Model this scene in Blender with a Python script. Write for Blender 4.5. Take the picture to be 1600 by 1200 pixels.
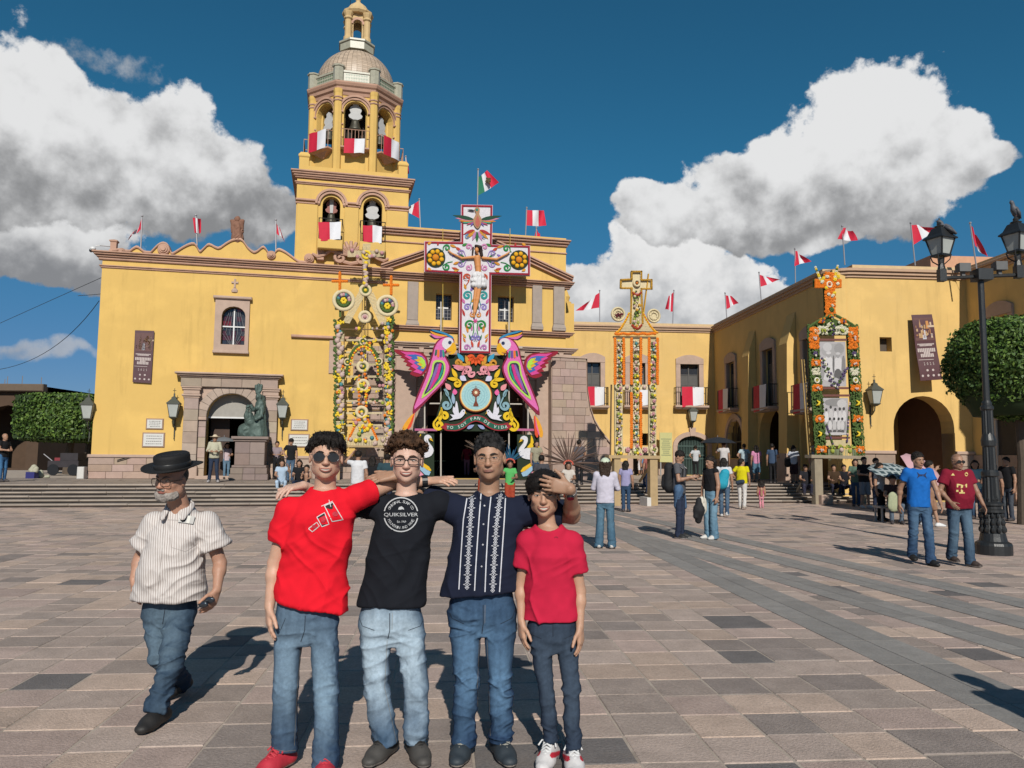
import bpy,bmesh,math,random
import numpy as np
from mathutils import Vector,Matrix
from mathutils.geometry import tessellate_polygon
from mathutils.bvhtree import BVHTree
R=math.radians
for _o in list(bpy.data.objects):bpy.data.objects.remove(_o)
SC=bpy.context.scene
COL=SC.collection
rnd=random.Random(7)
FPX,HC,PITCH,ROLL=1200.0,1.62,R(5.3),R(0.5)
cd=bpy.data.cameras.new('camera');cam=bpy.data.objects.new('camera',cd);COL.objects.link(cam)
cd.sensor_width=36;cd.lens=FPX/1600*36;cd.clip_start=.1;cd.clip_end=3000
MC=Matrix.Rotation(R(90)+PITCH,4,'X')@Matrix.Rotation(ROLL,4,'Z')
cam.matrix_world=Matrix.Translation((0,0,HC))@MC
SC.camera=cam
EYE=Vector((0,0,HC))
def ray(px,py):
 return(MC.to_3x3()@Vector(((px-800)/FPX,-(py-600)/FPX,-1))).normalized()
def at_z(px,py,z=0.0):
 d=ray(px,py);return EYE+d*((z-HC)/d.z)
def at_y(px,py,y):
 d=ray(px,py);return EYE+d*(y/d.y)
SUN_EL,SUN_AZ=R(34),R(174)
SC.view_settings.view_transform='Standard';SC.view_settings.look='None'
SC.view_settings.exposure=0.0;SC.view_settings.gamma=1.0;SC.view_settings.use_curve_mapping=False
sl=bpy.data.lights.new('sun','SUN');sl.energy=5.0;sl.angle=R(.53);sl.color=(1,.95,.86)
so=bpy.data.objects.new('sun',sl);COL.objects.link(so)
SUN_DIR=Vector((math.sin(SUN_AZ)*math.cos(SUN_EL),math.cos(SUN_AZ)*math.cos(SUN_EL),math.sin(SUN_EL)))
so.rotation_euler=SUN_DIR.to_track_quat('Z','Y').to_euler();so.location=(8,-30,30)
W=bpy.data.worlds.new('World');SC.world=W;W.use_nodes=True;W.cycles.sampling_method='NONE'
SC.cycles.max_bounces=6;SC.cycles.diffuse_bounces=3;SC.cycles.glossy_bounces=2;SC.cycles.transmission_bounces=4;SC.cycles.transparent_max_bounces=8
class X:
 nt=None
 def __init__(s,v):s.v=v
 @staticmethod
 def op(o,*a,clamp=False):
  n=X.nt.nodes.new('ShaderNodeMath');n.operation=o;n.use_clamp=clamp
  for i,q in enumerate(a):
   q=q.v if isinstance(q,X)else q
   if isinstance(q,(int,float)):n.inputs[i].default_value=q
   else:X.nt.links.new(q,n.inputs[i])
  return X(n.outputs[0])
 def __add__(s,o):return X.op('ADD',s,o)
 __radd__=__add__
 def __sub__(s,o):return X.op('SUBTRACT',s,o)
 def __rsub__(s,o):return X.op('SUBTRACT',o,s)
 def __mul__(s,o):return X.op('MULTIPLY',s,o)
 __rmul__=__mul__
 def __truediv__(s,o):return X.op('DIVIDE',s,o)
def xss(v,a,b):
 n=X.nt.nodes.new('ShaderNodeMapRange');n.interpolation_type='SMOOTHSTEP'
 X.nt.links.new(v.v,n.inputs[0]);n.inputs[1].default_value=a;n.inputs[2].default_value=b
 return X(n.outputs[0])
def xnoise(vec,scale,detail,rough=.55,off=(0,0,0)):
 nt=X.nt
 m=nt.nodes.new('ShaderNodeMapping');m.inputs['Location'].default_value=off
 nt.links.new(vec,m.inputs['Vector'])
 n=nt.nodes.new('ShaderNodeTexNoise');n.inputs['Scale'].default_value=scale
 n.inputs['Detail'].default_value=detail;n.inputs['Roughness'].default_value=rough
 nt.links.new(m.outputs[0],n.inputs['Vector']);return X(n.outputs[0])
def xmix(f,a,b):
 n=X.nt.nodes.new('ShaderNodeMix');n.data_type='RGBA'
 for i,q in((0,f),(6,a),(7,b)):
  q=q.v if isinstance(q,X)else q
  if isinstance(q,(tuple,list)):n.inputs[i].default_value=(*q,1)
  elif isinstance(q,(int,float)):n.inputs[i].default_value=q
  else:X.nt.links.new(q,n.inputs[i])
 return n.outputs[2]
def dirang(px,py):
 d=ray(px,py);return math.atan2(d.x,d.y),math.asin(d.z)
def build_world():
 nt=W.node_tree;X.nt=nt;nt.nodes.clear()
 out=nt.nodes.new('ShaderNodeOutputWorld');bg=nt.nodes.new('ShaderNodeBackground')
 S=.085;bg.inputs[1].default_value=S;nt.links.new(bg.outputs[0],out.inputs[0])
 sky=nt.nodes.new('ShaderNodeTexSky');sky.sky_type='NISHITA';sky.sun_disc=False
 sky.sun_elevation=SUN_EL;sky.sun_rotation=SUN_AZ;sky.altitude=1850
 sky.air_density=1.0;sky.dust_density=.3;sky.ozone_density=3.2
 tint=nt.nodes.new('ShaderNodeMix');tint.data_type='RGBA';tint.blend_type='MULTIPLY';tint.inputs[0].default_value=1
 nt.links.new(sky.outputs[0],tint.inputs[6])
 tc=nt.nodes.new('ShaderNodeTexCoord');vec=tc.outputs['Generated']
 sp=nt.nodes.new('ShaderNodeSeparateXYZ');nt.links.new(vec,sp.inputs[0])
 nt.links.new(xmix(xss(X(sp.outputs[2]),.0,.38),(.33,.41,.575),(.25,.80,.83)),tint.inputs[7])
 col=tint.outputs[2]
 az=X.op('ARCTAN2',X(sp.outputs[0]),X(sp.outputs[1]));el=X.op('ARCSINE',X(sp.outputs[2]))
 big=xnoise(vec,7,5,.5);fine=xnoise(vec,16,9,.6,(3,1,2))
 off=Vector((.02,-.03,.045))
 lump=xnoise(vec,11,6,.52,(5,2,7));lump2=xnoise(vec,11,6,.52,Vector((5,2,7))+off)
 relief=lump-lump2;vfine=xnoise(vec,60,6,.62,(2,7,5))
 l3=xnoise(vec,30,6,.55,(8,1,4));l4=xnoise(vec,30,6,.55,Vector((8,1,4))+off*.45);relief2=l3-l4
 vo=nt.nodes.new('ShaderNodeTexVoronoi');vo.feature='SMOOTH_F1';vo.inputs['Scale'].default_value=15;vo.inputs['Smoothness'].default_value=.6;vo.inputs['Detail'].default_value=2
 dv=nt.nodes.new('ShaderNodeMix');dv.data_type='VECTOR';dv.inputs[0].default_value=.06;nt.links.new(vec,dv.inputs[4]);ncol=nt.nodes.new('ShaderNodeTexNoise');ncol.inputs['Scale'].default_value=14;nt.links.new(vec,ncol.inputs['Vector']);nt.links.new(ncol.outputs['Color'],dv.inputs[5]);nt.links.new(dv.outputs[1],vo.inputs['Vector'])
 puff=1.0-X(vo.outputs['Distance'])
 A=az+(xnoise(vec,9,3,.5,(1,8,3))-.5)*.07
 E=el+(xnoise(vec,9,3,.5,(6,2,9))-.5)*.07
 def lobes(ls):
  f=None
  for(px,py,w,h)in ls:
   a,e=dirang(px,py)
   ka=(A-a)/(w/FPX);ke=(E-e)/(h/FPX)
   q=1-(ka*ka+ke*ke)
   f=q if f is None else X.op('SMOOTH_MAX',f,q,.35)
  return f
 groups=[([(75,562,95,13),(30,556,60,10)],590,540,1.3,.8,(.40,.42,.46),(.60,.62,.66),.75),([(130,85,60,26),(205,108,50,24),(75,75,40,24)],140,50,1.8,.9,(.40,.43,.47),(.62,.65,.69),.8),([(60,390,130,62),(140,375,70,55)],445,318,.85,.2,(.30,.31,.33),(.92,.925,.93),1),([(20,190,120,130),(150,235,150,105),(265,215,95,85),(330,270,90,70),(250,300,190,75),(400,335,100,50),(60,290,170,60)],395,190,.75,.22,(.31,.315,.325),(.96,.965,.97),1),([(1040,425,120,85),(930,470,90,75),(1000,450,130,80),(1150,450,90,55),(1060,520,230,70),(1180,480,80,50)],640,380,.85,.2,(.46,.48,.51),(1.0,1.0,1.0),1),([(1360,190,115,95),(1250,270,170,70),(1440,225,95,55),(1520,250,62,34),(1330,300,210,60),(1050,325,95,48),(1180,345,190,50),(1340,345,140,42)],400,265,.8,.22,(.33,.335,.345),(.97,.975,.98),1),]
 for ls,base,top,amp,edge,dark,light,opa in groups:
  f=lobes(ls)+(big-.5)*amp*.8+(fine-.5)*amp*1.2+(vfine-.5)*amp*.9+(puff-.35)*amp*.9
  cov=xss(f,-.02,edge)*opa
  mx=sum(l[0]for l in ls)/len(ls)
  e0,e1=dirang(mx,base)[1],dirang(mx,top)[1]
  t=(el-e0)/(e1-e0)*.84+.15+relief*1.5+relief2*.9+(big-.5)*.22+(puff-.4)*.25
  col=xmix(cov,col,xmix(xss(t,0,1.08),dark_(dark,S),dark_(light,S)))
 away=xss(X.op('ABSOLUTE',az),.80,1.05)
 f=(xnoise(vec,2.4,8,.55,(9,9,1))-.64)*9+(fine-.5)*1.2
 cov=xss(f,0,.5)*away*xss(el,.02,.10)
 col=xmix(cov,col,xmix(xss(relief*3+.5+(big-.5),0,1),dark_((.34,.345,.355),S),dark_((.92,.925,.93),S)))
 nt.links.new(col,bg.inputs[0])
def dark_(c,S):return tuple(q/S*.80 for q in c)
build_world()
def hash3(ix,iy,iz):
 h=(ix*374761393+iy*668265263+iz*2147483647+12345).astype(np.int64);h=(h^(h>>13))*1274126177&0x7fffffff;return((h^(h>>16))&0xffff)/65535.0
def vnoise(P):
 i=np.floor(P).astype(np.int64);f=P-i;f=f*f*(3-2*f);r=0
 for dx in(0,1):
  for dy in(0,1):
   for dz in(0,1):
    w=(f[:,0]if dx else 1-f[:,0])*(f[:,1]if dy else 1-f[:,1])*(f[:,2]if dz else 1-f[:,2]);r=r+w*hash3(i[:,0]+dx,i[:,1]+dy,i[:,2]+dz)
 return r
_mats={}
def lin(c):return tuple(((q/255+.055)/1.055)**2.4 if q>10 else q/255/12.92 for q in c)
def hexc(h,k=1.0):
 h=h.lstrip('#');return tuple(min(.85,q*k)for q in lin([int(h[i:i+2],16)for i in(0,2,4)]))
def mat(name,color=(.5,.5,.5),rough=.7,var=.12,scale=6,bump=.0,bscale=40,metal=0,attr=False,spec=.4,stain=0,stainc=(.2,.17,.13),sss=0,coords='Object',grain=None,streak=0):
 if name in _mats:return _mats[name]
 m=bpy.data.materials.new(name);m.use_nodes=True;nt=m.node_tree;X.nt=nt
 b=nt.nodes['Principled BSDF'];b.inputs['Roughness'].default_value=rough;b.inputs['Metallic'].default_value=metal
 b.inputs['Specular IOR Level'].default_value=spec
 tc=nt.nodes.new('ShaderNodeTexCoord');vec=tc.outputs[coords]
 if attr:
  a=nt.nodes.new('ShaderNodeAttribute');a.attribute_name='Col';base=a.outputs['Color']
 else:base=(*color,)
 n=xnoise(vec,scale,6,.6)
 k=((n-.5)*(2*var)*1.6+1.0)*.80
 if grain:k=k*((xnoise(vec,grain[0],5,.7,(7,3,1))-.5)*(2*grain[1])*1.6+1.0)
 if streak:
  mp=nt.nodes.new('ShaderNodeMapping');mp.inputs['Scale'].default_value=(1,1,.10);nt.links.new(vec,mp.inputs['Vector'])
  k=k*(1.0-xss(xnoise(mp.outputs[0],3.2,7,.68,(3,3,3)),.50,.78)*streak)*(1.0+xss(xnoise(vec,.5,6,.6,(1,6,2)),.48,.62)*streak*.55)
 mul=nt.nodes.new('ShaderNodeMix');mul.data_type='RGBA';mul.blend_type='MULTIPLY';mul.inputs[0].default_value=1
 if attr:nt.links.new(base,mul.inputs[6])
 else:mul.inputs[6].default_value=(*color,1)
 cr=nt.nodes.new('ShaderNodeCombineColor')
 for i in range(3):nt.links.new(k.v,cr.inputs[i])
 nt.links.new(cr.outputs[0],mul.inputs[7]);c=mul.outputs[2]
 if stain:
  s=xss(xnoise(vec,scale*.35,8,.68,(4,4,4)),.52,.75)*stain
  c=xmix(s,c,stainc)
 nt.links.new(c,b.inputs['Base Color'])
 if sss:
  b.inputs['Subsurface Weight'].default_value=sss;b.inputs['Subsurface Radius'].default_value=(.012,.005,.003);b.inputs['Subsurface Scale'].default_value=1
 if bump:
  bn=nt.nodes.new('ShaderNodeBump');bn.inputs['Strength'].default_value=bump;bn.inputs['Distance'].default_value=.01
  nb=xnoise(vec,bscale,4,.6,(2,2,2));nt.links.new(nb.v,bn.inputs['Height']);nt.links.new(bn.outputs[0],b.inputs['Normal'])
 _mats[name]=m;return m
class Frame:
 def __init__(s,o,deg):
  s.o=Vector(o);s.a=R(deg);s.M=Matrix.Translation(s.o)@Matrix.Rotation(s.a,4,'Z');s.I=s.M.inverted()
 def loc(s,p):return s.I@Vector(p)
 def world(s,p):return s.M@Vector(p)
 def hit(s,px,py,y=0.0):
  o=s.I@EYE;d=s.I.to_3x3()@ray(px,py);t=(y-o.y)/d.y;q=o+d*t;return Vector((q.x,y,q.z))
 def hitx(s,px,py,x=0.0):
  o=s.I@EYE;d=s.I.to_3x3()@ray(px,py);t=(x-o.x)/d.x;q=o+d*t;return Vector((x,q.y,q.z))
WF=Frame((0,0,0),0)
def props(o,label=None,cat=None,group=None,kind=None):
 for k,v in(('label',label),('category',cat),('group',group),('kind',kind)):
  if v:o[k]=v
 return o
_fr={}
def thing(name,label,cat,frame=WF,org=(0,0,0),group=None,kind=None):
 o=bpy.data.objects.new(name,None);COL.objects.link(o);o.empty_display_size=.2
 o.matrix_world=frame.M@Matrix.Translation(Vector(org))
 _fr[o.name]=Vector(org);return props(o,label,cat,group,kind)
def org_of(p):return _fr.get(p.name,Vector((0,0,0)))if p else Vector((0,0,0))
class MB:
 def __init__(s):s.v=[];s.f=[];s.c=[];s.col=None
 def add(s,vs,fs):
  n=len(s.v);s.v+=[tuple(q)for q in vs];s.f+=[tuple(i+n for i in f)for f in fs];s.c+=[s.col]*len(vs);return s
 def box(s,x0,x1,y0,y1,z0,z1):
  return s.add([(x0,y0,z0),(x1,y0,z0),(x1,y1,z0),(x0,y1,z0),(x0,y0,z1),(x1,y0,z1),(x1,y1,z1),(x0,y1,z1)],[(0,3,2,1),(4,5,6,7),(0,1,5,4),(1,2,6,5),(2,3,7,6),(3,0,4,7)])
 def bbox(s,x0,x1,y0,y1,z0,z1,b=.02):
  x0,x1=min(x0,x1),max(x0,x1);b=min(b,(x1-x0)*.3,(z1-z0)*.3)
  return s.add([(x0+b,y0,z0+b),(x1-b,y0,z0+b),(x1-b,y0,z1-b),(x0+b,y0,z1-b),(x0,y0+b,z0),(x1,y0+b,z0),(x1,y0+b,z1),(x0,y0+b,z1),(x0,y1,z0),(x1,y1,z0),(x1,y1,z1),(x0,y1,z1)],[(0,1,2,3),(4,5,1,0),(5,6,2,1),(6,7,3,2),(7,4,0,3),(8,9,5,4),(9,10,6,5),(10,11,7,6),(11,8,4,7),(9,8,11,10)])
 def loops(s,rings,closed=True,cap=True):
  n=len(rings[0]);vs=[p for r in rings for p in r];fs=[]
  for i in range(len(rings)-1):
   for j in range(n if closed else n-1):
    a,b=i*n+j,i*n+(j+1)%n;fs.append((a,b,b+n,a+n))
  if cap and closed:fs.append(tuple(reversed(range(n))));fs.append(tuple(range(len(vs)-n,len(vs))))
  return s.add(vs,fs)
 def lathe(s,c,prof,n=16,sx=1,sy=1,rot=0,cap=True):
  return s.loops([[(c[0]+r*sx*math.cos(rot+2*math.pi*k/n),c[1]+r*sy*math.sin(rot+2*math.pi*k/n),c[2]+z)for k in range(n)]for r,z in prof],cap=cap)
 def tube(s,pts,rad,n=6,cap=True):
  pts=[Vector(p)for p in pts];rings=[];m=len(pts)
  up=Vector((.13,.21,.97))if abs((pts[-1]-pts[0]).normalized().z)<.9 else Vector((0,1,.1))
  for i,p in enumerate(pts):
   t=(pts[min(i+1,m-1)]-pts[max(i-1,0)]).normalized();a=t.cross(up)
   if a.length<1e-4:a=t.cross(Vector((1,0,0)))
   a.normalize();b=t.cross(a);r=rad[i]if isinstance(rad,(list,tuple))else rad
   rings.append([tuple(p+(a*math.cos(2*math.pi*k/n)+b*math.sin(2*math.pi*k/n))*r)for k in range(n)])
  return s.loops(rings,cap=cap)
 def ball(s,c,r,n=10,m=6):
  rr=r if isinstance(r,(tuple,list))else(r,r,r)
  rings=[[(c[0]+rr[0]*math.sin(math.pi*i/m)*math.cos(2*math.pi*k/n),c[1]+rr[1]*math.sin(math.pi*i/m)*math.sin(2*math.pi*k/n),c[2]-rr[2]*math.cos(math.pi*i/m))for k in range(n)]for i in range(m+1)]
  rings[0]=[(c[0]+1e-4*rr[0]*math.cos(6.28*k/n),c[1]+1e-4*rr[0]*math.sin(6.28*k/n),c[2]-rr[2])for k in range(n)]
  rings[-1]=[(c[0]+1e-4*rr[0]*math.cos(6.28*k/n),c[1]+1e-4*rr[0]*math.sin(6.28*k/n),c[2]+rr[2])for k in range(n)]
  return s.loops(rings)
 def wall(s,outer,holes,y0,y1,back=True):
  polys=[outer]+holes
  tri=tessellate_polygon([[Vector((p[0],p[1],0))for p in q]for q in polys]);flat=[p for q in polys for p in q]
  area=lambda a,b,c:(b[0]-a[0])*(c[1]-a[1])-(b[1]-a[1])*(c[0]-a[0])
  tri=[t if area(*(flat[i]for i in t))>0 else t[::-1]for t in tri]
  n=len(flat);vs=[(p[0],y0,p[1])for p in flat]+[(p[0],y1,p[1])for p in flat]
  fs=[tuple(t)for t in tri]
  if back:fs+=[tuple(i+n for i in reversed(t))for t in tri]
  k=0
  for q in polys:
   m=len(q);sg=sum(q[i][0]*q[(i+1)%m][1]-q[(i+1)%m][0]*q[i][1]for i in range(m))
   ccw=(sg>0)==(q is outer)
   for i in range(m):
    a,b=k+i,k+(i+1)%m
    fs.append((b,a,a+n,b+n)if ccw else(a,b,b+n,a+n))
   k+=m
  return s.add(vs,fs)
 def obj(s,name,m,parent=None,smooth=False,frame=None,kind=None,label=None):
  o0=org_of(parent);me=bpy.data.meshes.new(name)
  me.from_pydata([(p[0]-o0.x,p[1]-o0.y,p[2]-o0.z)for p in s.v],[],s.f)
  if smooth:me.shade_smooth()
  if any(c is not None for c in s.c):
   ca=me.color_attributes.new('Col','FLOAT_COLOR','POINT')
   ca.data.foreach_set('color',np.array([(*(c or(.5,.5,.5)),1)for c in s.c],dtype=np.float32).ravel())
  me.materials.append(m);ob=bpy.data.objects.new(name,me);COL.objects.link(ob)
  if parent:ob.parent=parent;_fr[ob.name]=o0
  elif frame:ob.matrix_world=frame.M
  if kind:ob['kind']=kind
  if label:ob['label']=label
  return ob
def arch(x0,x1,z0,zs,n=12,rise=None):
 c=(x0+x1)/2;r=(x1-x0)/2;h=r if rise is None else rise
 return[(x0,z0),(x1,z0)]+[(c+r*math.cos(math.pi*k/n),zs+h*math.sin(math.pi*k/n))for k in range(n+1)]
def rect(x0,x1,z0,z1):return[(x0,z0),(x1,z0),(x1,z1),(x0,z1)]
def copyo(o,parent=None):
 c=o.copy();COL.objects.link(c)
 if parent:c.parent=parent
 return c
def copytree(o,M=None):
 c=copyo(o)
 if M is not None:c.matrix_world=M
 for ch in o.children:
  d=copyo(ch,c)
  for g in ch.children:copyo(g,d)
 return c
def font_mesh(txt,size=1.0,align='CENTER',ext=0.0):
 cu=bpy.data.curves.new('lettering','FONT');cu.body=txt;cu.size=size;cu.align_x=align;cu.align_y='CENTER';cu.resolution_u=2;cu.extrude=ext
 o=bpy.data.objects.new('lettering',cu);COL.objects.link(o)
 me=bpy.data.meshes.new_from_object(o.evaluated_get(bpy.context.evaluated_depsgraph_get()))
 vs=[tuple(v.co)for v in me.vertices];fs=[tuple(p.vertices)for p in me.polygons]
 bpy.data.objects.remove(o);bpy.data.curves.remove(cu);bpy.data.meshes.remove(me);return vs,fs
# ================================================================ the setting: ground, terrace, steps
YEL=mat('ochre_paint',(.69,.45,.132),.85,.05,1.2,.25,30,stain=.12,stainc=(.62,.42,.20),streak=.16)
YEL2=mat('ochre_paint_convent',(.70,.465,.165),.85,.05,1.2,.25,30,stain=.15,stainc=(.60,.44,.24),streak=.18)
STN=mat('pink_quarry_stone',(.47,.34,.27),.85,.16,3,.5,25,stain=.3,stainc=(.26,.20,.17))
STNA=mat('quarry_stone_blocks',(1,1,1),.85,.14,4,.5,25,attr=True,stain=.25,stainc=(.24,.19,.16))
MOLD=mat('pink_moulding_paint',(.50,.30,.215),.8,.12,3,.25,30,streak=.25)
DARK=mat('dark_interior',(.03,.024,.02),.9,.1)  # near-black, puts the shade of unlit insides into the colour
IRON=mat('black_iron',(.02,.02,.022),.45,.15,10,.2,30,spec=.5)
GLASS=mat('window_glass',(.035,.04,.05),.08,.2,5,0,spec=.6)
MORT=mat('light_mortar',(.43,.36,.30),.95,.28,5,.3,60,stain=.6,stainc=(.14,.11,.09))
PAVE=mat('paving_stone',(1,1,1),.78,.20,5,.8,70,attr=True,stain=.38,stainc=(.20,.165,.14),spec=.25,grain=(48,.34))
STEPM=mat('step_stone',(1,1,1),.8,.2,2.2,.5,30,attr=True,stain=.4,stainc=(.20,.165,.14))
GREY=mat('dark_paving_band',(1,1,1),.75,.2,5,.5,60,attr=True,stain=.3,stainc=(.24,.21,.19),grain=(48,.25))
F=Frame((0,0,0),13.0)
_p=at_y(140,748,29.3);F=Frame((_p.x,_p.y,0),13.0)
TER=.60
V=Frame((11.34,42.8,0),4.0)
ground=MB().box(-400,400,-60,900,-.6,-.034).obj('ground',mat('ground_earth',(.24,.2,.17),.9,.15,.5),kind='structure')
MB().box(-26,30,-8,42,-.12,-.004).obj('plaza_bed',MORT,kind='structure')
plaza=thing('plaza_pavement','broad plaza floor of square pinkish and dark grey stone slabs with pale joints','pavement',kind='structure')
ga=R(5.0);e1=Vector((math.cos(ga),math.sin(ga),0));e2=Vector((-math.sin(ga),math.cos(ga),0))
def bandline(x0,y0,x1,y1):return at_z(x0,y0),at_z(x1,y1)
BANDS=[bandline(900,802,1469,1053),bandline(945,822,1600,1014),bandline(985,815,1600,974),bandline(960,800,1600,944)]
def banddist(p):
 best=9
 for a,b in BANDS:
  d=(b-a);d.z=0;d.normalize();q=p-a;best=min(best,abs(q.x*d.y-q.y*d.x))
 return best
def slab_colour(x,y):
 t=rnd.random()+(.06 if y>11 else 0)
 if t<.05:c=(.165,.15,.14)
 elif t<.14:c=(.27,.225,.195)
 elif t<.30:c=(.345,.28,.235)
 elif t<.62:c=(.42,.333,.276)
 elif t<.85:c=(.435,.332,.278)
 else:c=(.48,.365,.285)
 k=rnd.uniform(.98,1.2);return(c[0]*k*.99,c[1]*k*.985,c[2]*k*1.02)
def slab(mb,x0,x1,y0,y1):
 g=.0045;b=.007;z=rnd.uniform(-.0015,.0025);tz=[z+rnd.uniform(-.0012,.0012)for _ in range(4)]
 cs=[(x0+g,y0+g),(x1-g,y0+g),(x1-g,y1-g),(x0+g,y1-g)]
 cs=[(x+rnd.uniform(-.004,.004),y+rnd.uniform(-.004,.004))for x,y in cs]
 ins=[(b,b),(-b,b),(-b,-b),(b,-b)]
 P=lambda x,y,zz:tuple(e1*x+e2*y+Vector((0,0,zz)))
 mb.col=slab_colour(x0,y0)
 vs=[P(x+i[0],y+i[1],tz[k])for k,((x,y),i)in enumerate(zip(cs,ins))]+[P(x,y,-.006)for x,y in cs]
 mb.add(vs,[(0,1,2,3),(4,5,1,0),(5,6,2,1),(6,7,3,2),(7,4,0,3)])
slabs=[];xx=-24.0
while xx<26:
 dx=rnd.choice([.36,.385,.39,.40,.44,.52]);yy=1.4+rnd.uniform(0,.08)
 while yy<36:
  dy=rnd.choice([.375,.385,.39,.40,.385,.58])
  if yy<7:dy=rnd.choice([.375,.385,.39,.395])
  c=e1*(xx+dx/2)+e2*(yy+dy/2);lc=F.loc(c)
  if lc.y<-7.6+.5 or c.x>9.6:
   if abs(c.x)<3+c.y*.95:slabs.append((xx,xx+dx,yy,yy+dy,c))
  yy+=dy
 xx+=dx
def inview(c):
 d=c-EYE;q=MC.to_3x3().transposed()@d
 return q.z<0 and abs(q.x/q.z)*FPX<830 and-q.y/-q.z*FPX<640
slabs.sort(key=lambda s:(not inview(s[4]),s[4].y))
rest=MB()
for k,(x0,x1,y0,y1,c)in enumerate(slabs):
 if k<290:
  mb=MB();slab(mb,x0,x1,y0,y1);mb.obj('paving_slab',PAVE,plaza)
 else:slab(rest,x0,x1,y0,y1)
rest.obj('far_paving_slabs',PAVE,plaza,kind='stuff')
for bi,(a,b)in enumerate(BANDS):
 d=b-a;L=d.length;d.normalize();n=Vector((-d.y,d.x,0));w=(.30,.26,.24,.22)[bi];t=-3.5 if bi<3 else-1
 mb=MB();z0=-.004;zt=.0048+bi*.0012
 while t<L+5:
  l=rnd.uniform(.5,1.0);k=rnd.uniform(.85,1.1);mb.col=(.25*k,.235*k,.22*k)
  for s0,s1 in((-w,-.004),(.004,w)):
   k=rnd.uniform(.9,1.1);mb.col=(.27*k,.252*k,.235*k);o=0
   q=[a+d*(t+o+.004)+n*s0,a+d*(t+o+l-.004)+n*s0,a+d*(t+o+l-.004)+n*s1,a+d*(t+o+.004)+n*s1]
   mb.add([(p.x,p.y,zt)for p in q]+[(p.x,p.y,z0)for p in q],[(0,1,2,3),(4,5,1,0),(5,6,2,1),(6,7,3,2),(7,4,0,3)])
  t+=l
 mb.obj('grey_paving_band',GREY,plaza,kind='stuff')
steps=thing('stone_steps','six long low stone steps climbing from the plaza to the church terrace','steps',F,(0,-7.4,0),kind='structure')
X0,X1=-9.0,30.0
for i in range(6):
 y0=-7.4+i*.36;z1=(i+1)*.1;x=X0
 while x<X1:
  l=rnd.uniform(1.5,2.6);mb=MB();k=rnd.uniform(.85,1.12);mb.col=(.36*k,.30*k,.25*k)
  e=min(x+l,X1)
  mb.box(x,e-.008,y0+.10,y0+.44,z1-.1,z1-.042);z2=z1+rnd.uniform(-.006,.006)
  mb.bbox(x,e-.008,y0-.004+rnd.uniform(0,.02),y0+.44,z1-.045,z2,.012)
  mb.obj('step_stone',STEPM,steps);x=e
tm=MB();tm.box(X0-14,X1,-5.25,14,TER-.3,TER-.006);tm.box(-40,X0,-5.25,14,-.1,TER-.006)
tm.obj('terrace',MORT,frame=F,kind='structure')
tm=MB();y=-5.25;r_=0
while y<0.4:
 x=X0-8
 while x<X1:
  l=rnd.uniform(.5,.8);k=rnd.uniform(.8,1.1);tm.col=(.30*k,.245*k,.205*k)
  tm.bbox(x+.004,x+l-.004,y,y+.54,TER-.2,TER+rnd.uniform(-.002,.002),.003);x+=l
 y+=.55
tm.obj('terrace_paving',STEPM,frame=F,kind='stuff')
# ================================================================ the church
def sub(p,d):return Vector((p.x,p.y+d,p.z))
def fh(px,py,off=0.0):return F.hit(px,py,-off)
def zx(px,py,off=0.0):p=fh(px,py,off);return(p.x,p.z)
church=thing('church','yellow baroque church with bell tower, stone doorways and pink mouldings','church',F,(0,0,TER))
def stones(parent,x0,x1,z0,z1,y0,y1,ch,lmin,lmax,base=(.42,.305,.245),name='stone_block',holes=None,matl=None,gap=.007):
 0
 n=max(1,round((z1-z0)/ch));h=(z1-z0)/n
 for r_ in range(n):
  x=x0;za=z0+r_*h
  while x<x1-1e-3:
   l=rnd.uniform(lmin,lmax)
   if x+l>x1-lmin*.5:l=x1-x
   if not(holes and holes(x+l/2,za+h/2)):
    k=rnd.uniform(.88,1.10);mb=MB();mb.col=(base[0]*k,base[1]*k*rnd.uniform(.95,1.04),base[2]*k*rnd.uniform(.93,1.05))
    mb.bbox(x+gap/2,x+l-gap/2,y0-rnd.uniform(0,.012),y1,za+gap/2,za+h-gap/2,.012);mb.obj(name,matl or STNA,parent)
   x+=l
WL=18.9
zc=fh(160,402).z
zc2=fh(470,424).z;zc=(zc+zc2)/2
dl,dr=zx(321,700)[0],zx(399,700)[0];dsp=zx(360,652)[1]
wl,wr=zx(346,520)[0],zx(383,520)[0];w0,w1=zx(365,539)[1],zx(365,494)[1]
pw=[(zx(681,480)[0],zx(706,480)[0],zx(692,500)[1],zx(692,459)[1]),(zx(778,480)[0],zx(803,480)[0],zx(790,503)[1],zx(790,463)[1])]
pdl,pdr,pdt=zx(662,650)[0],zx(822,650)[0],zx(740,600)[1]
xs0=zx(606,640)[0]
xe=zx(884,520)[0]
holes=[arch(dl,dr,TER+.02,dsp,14),arch(wl,wr,w0,w1,8,rise=(wr-wl)*.42)]+[rect(a,b,c,d)for a,b,c,d in pw]+[rect(pdl,pdr,TER+.02,pdt)]
za=fh(760,374).z
xat=zx(600,370)[0]
outer=[(0,0),(xe,0),(xe,za),(xat,za),(xat,zc),(0,zc)]
MB().wall(outer,holes,0,.55,back=True).obj('wall',YEL,church)
mb=MB();mb.box(0,.5,.55,12,0,zc);mb.box(xe-.5,xe,.55,9,0,za);mb.box(0,xe,12,12.4,0,zc+.3);mb.obj('side_wall',YEL,church)
mb=MB();mb.box(.0,xat,.55,12,zc-.25,zc-.003);mb.box(xat,xe,.55,9,za-.35,za-.05);mb.obj('roof',mat('roof_screed',(.4,.3,.22),.9),church)
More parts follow.
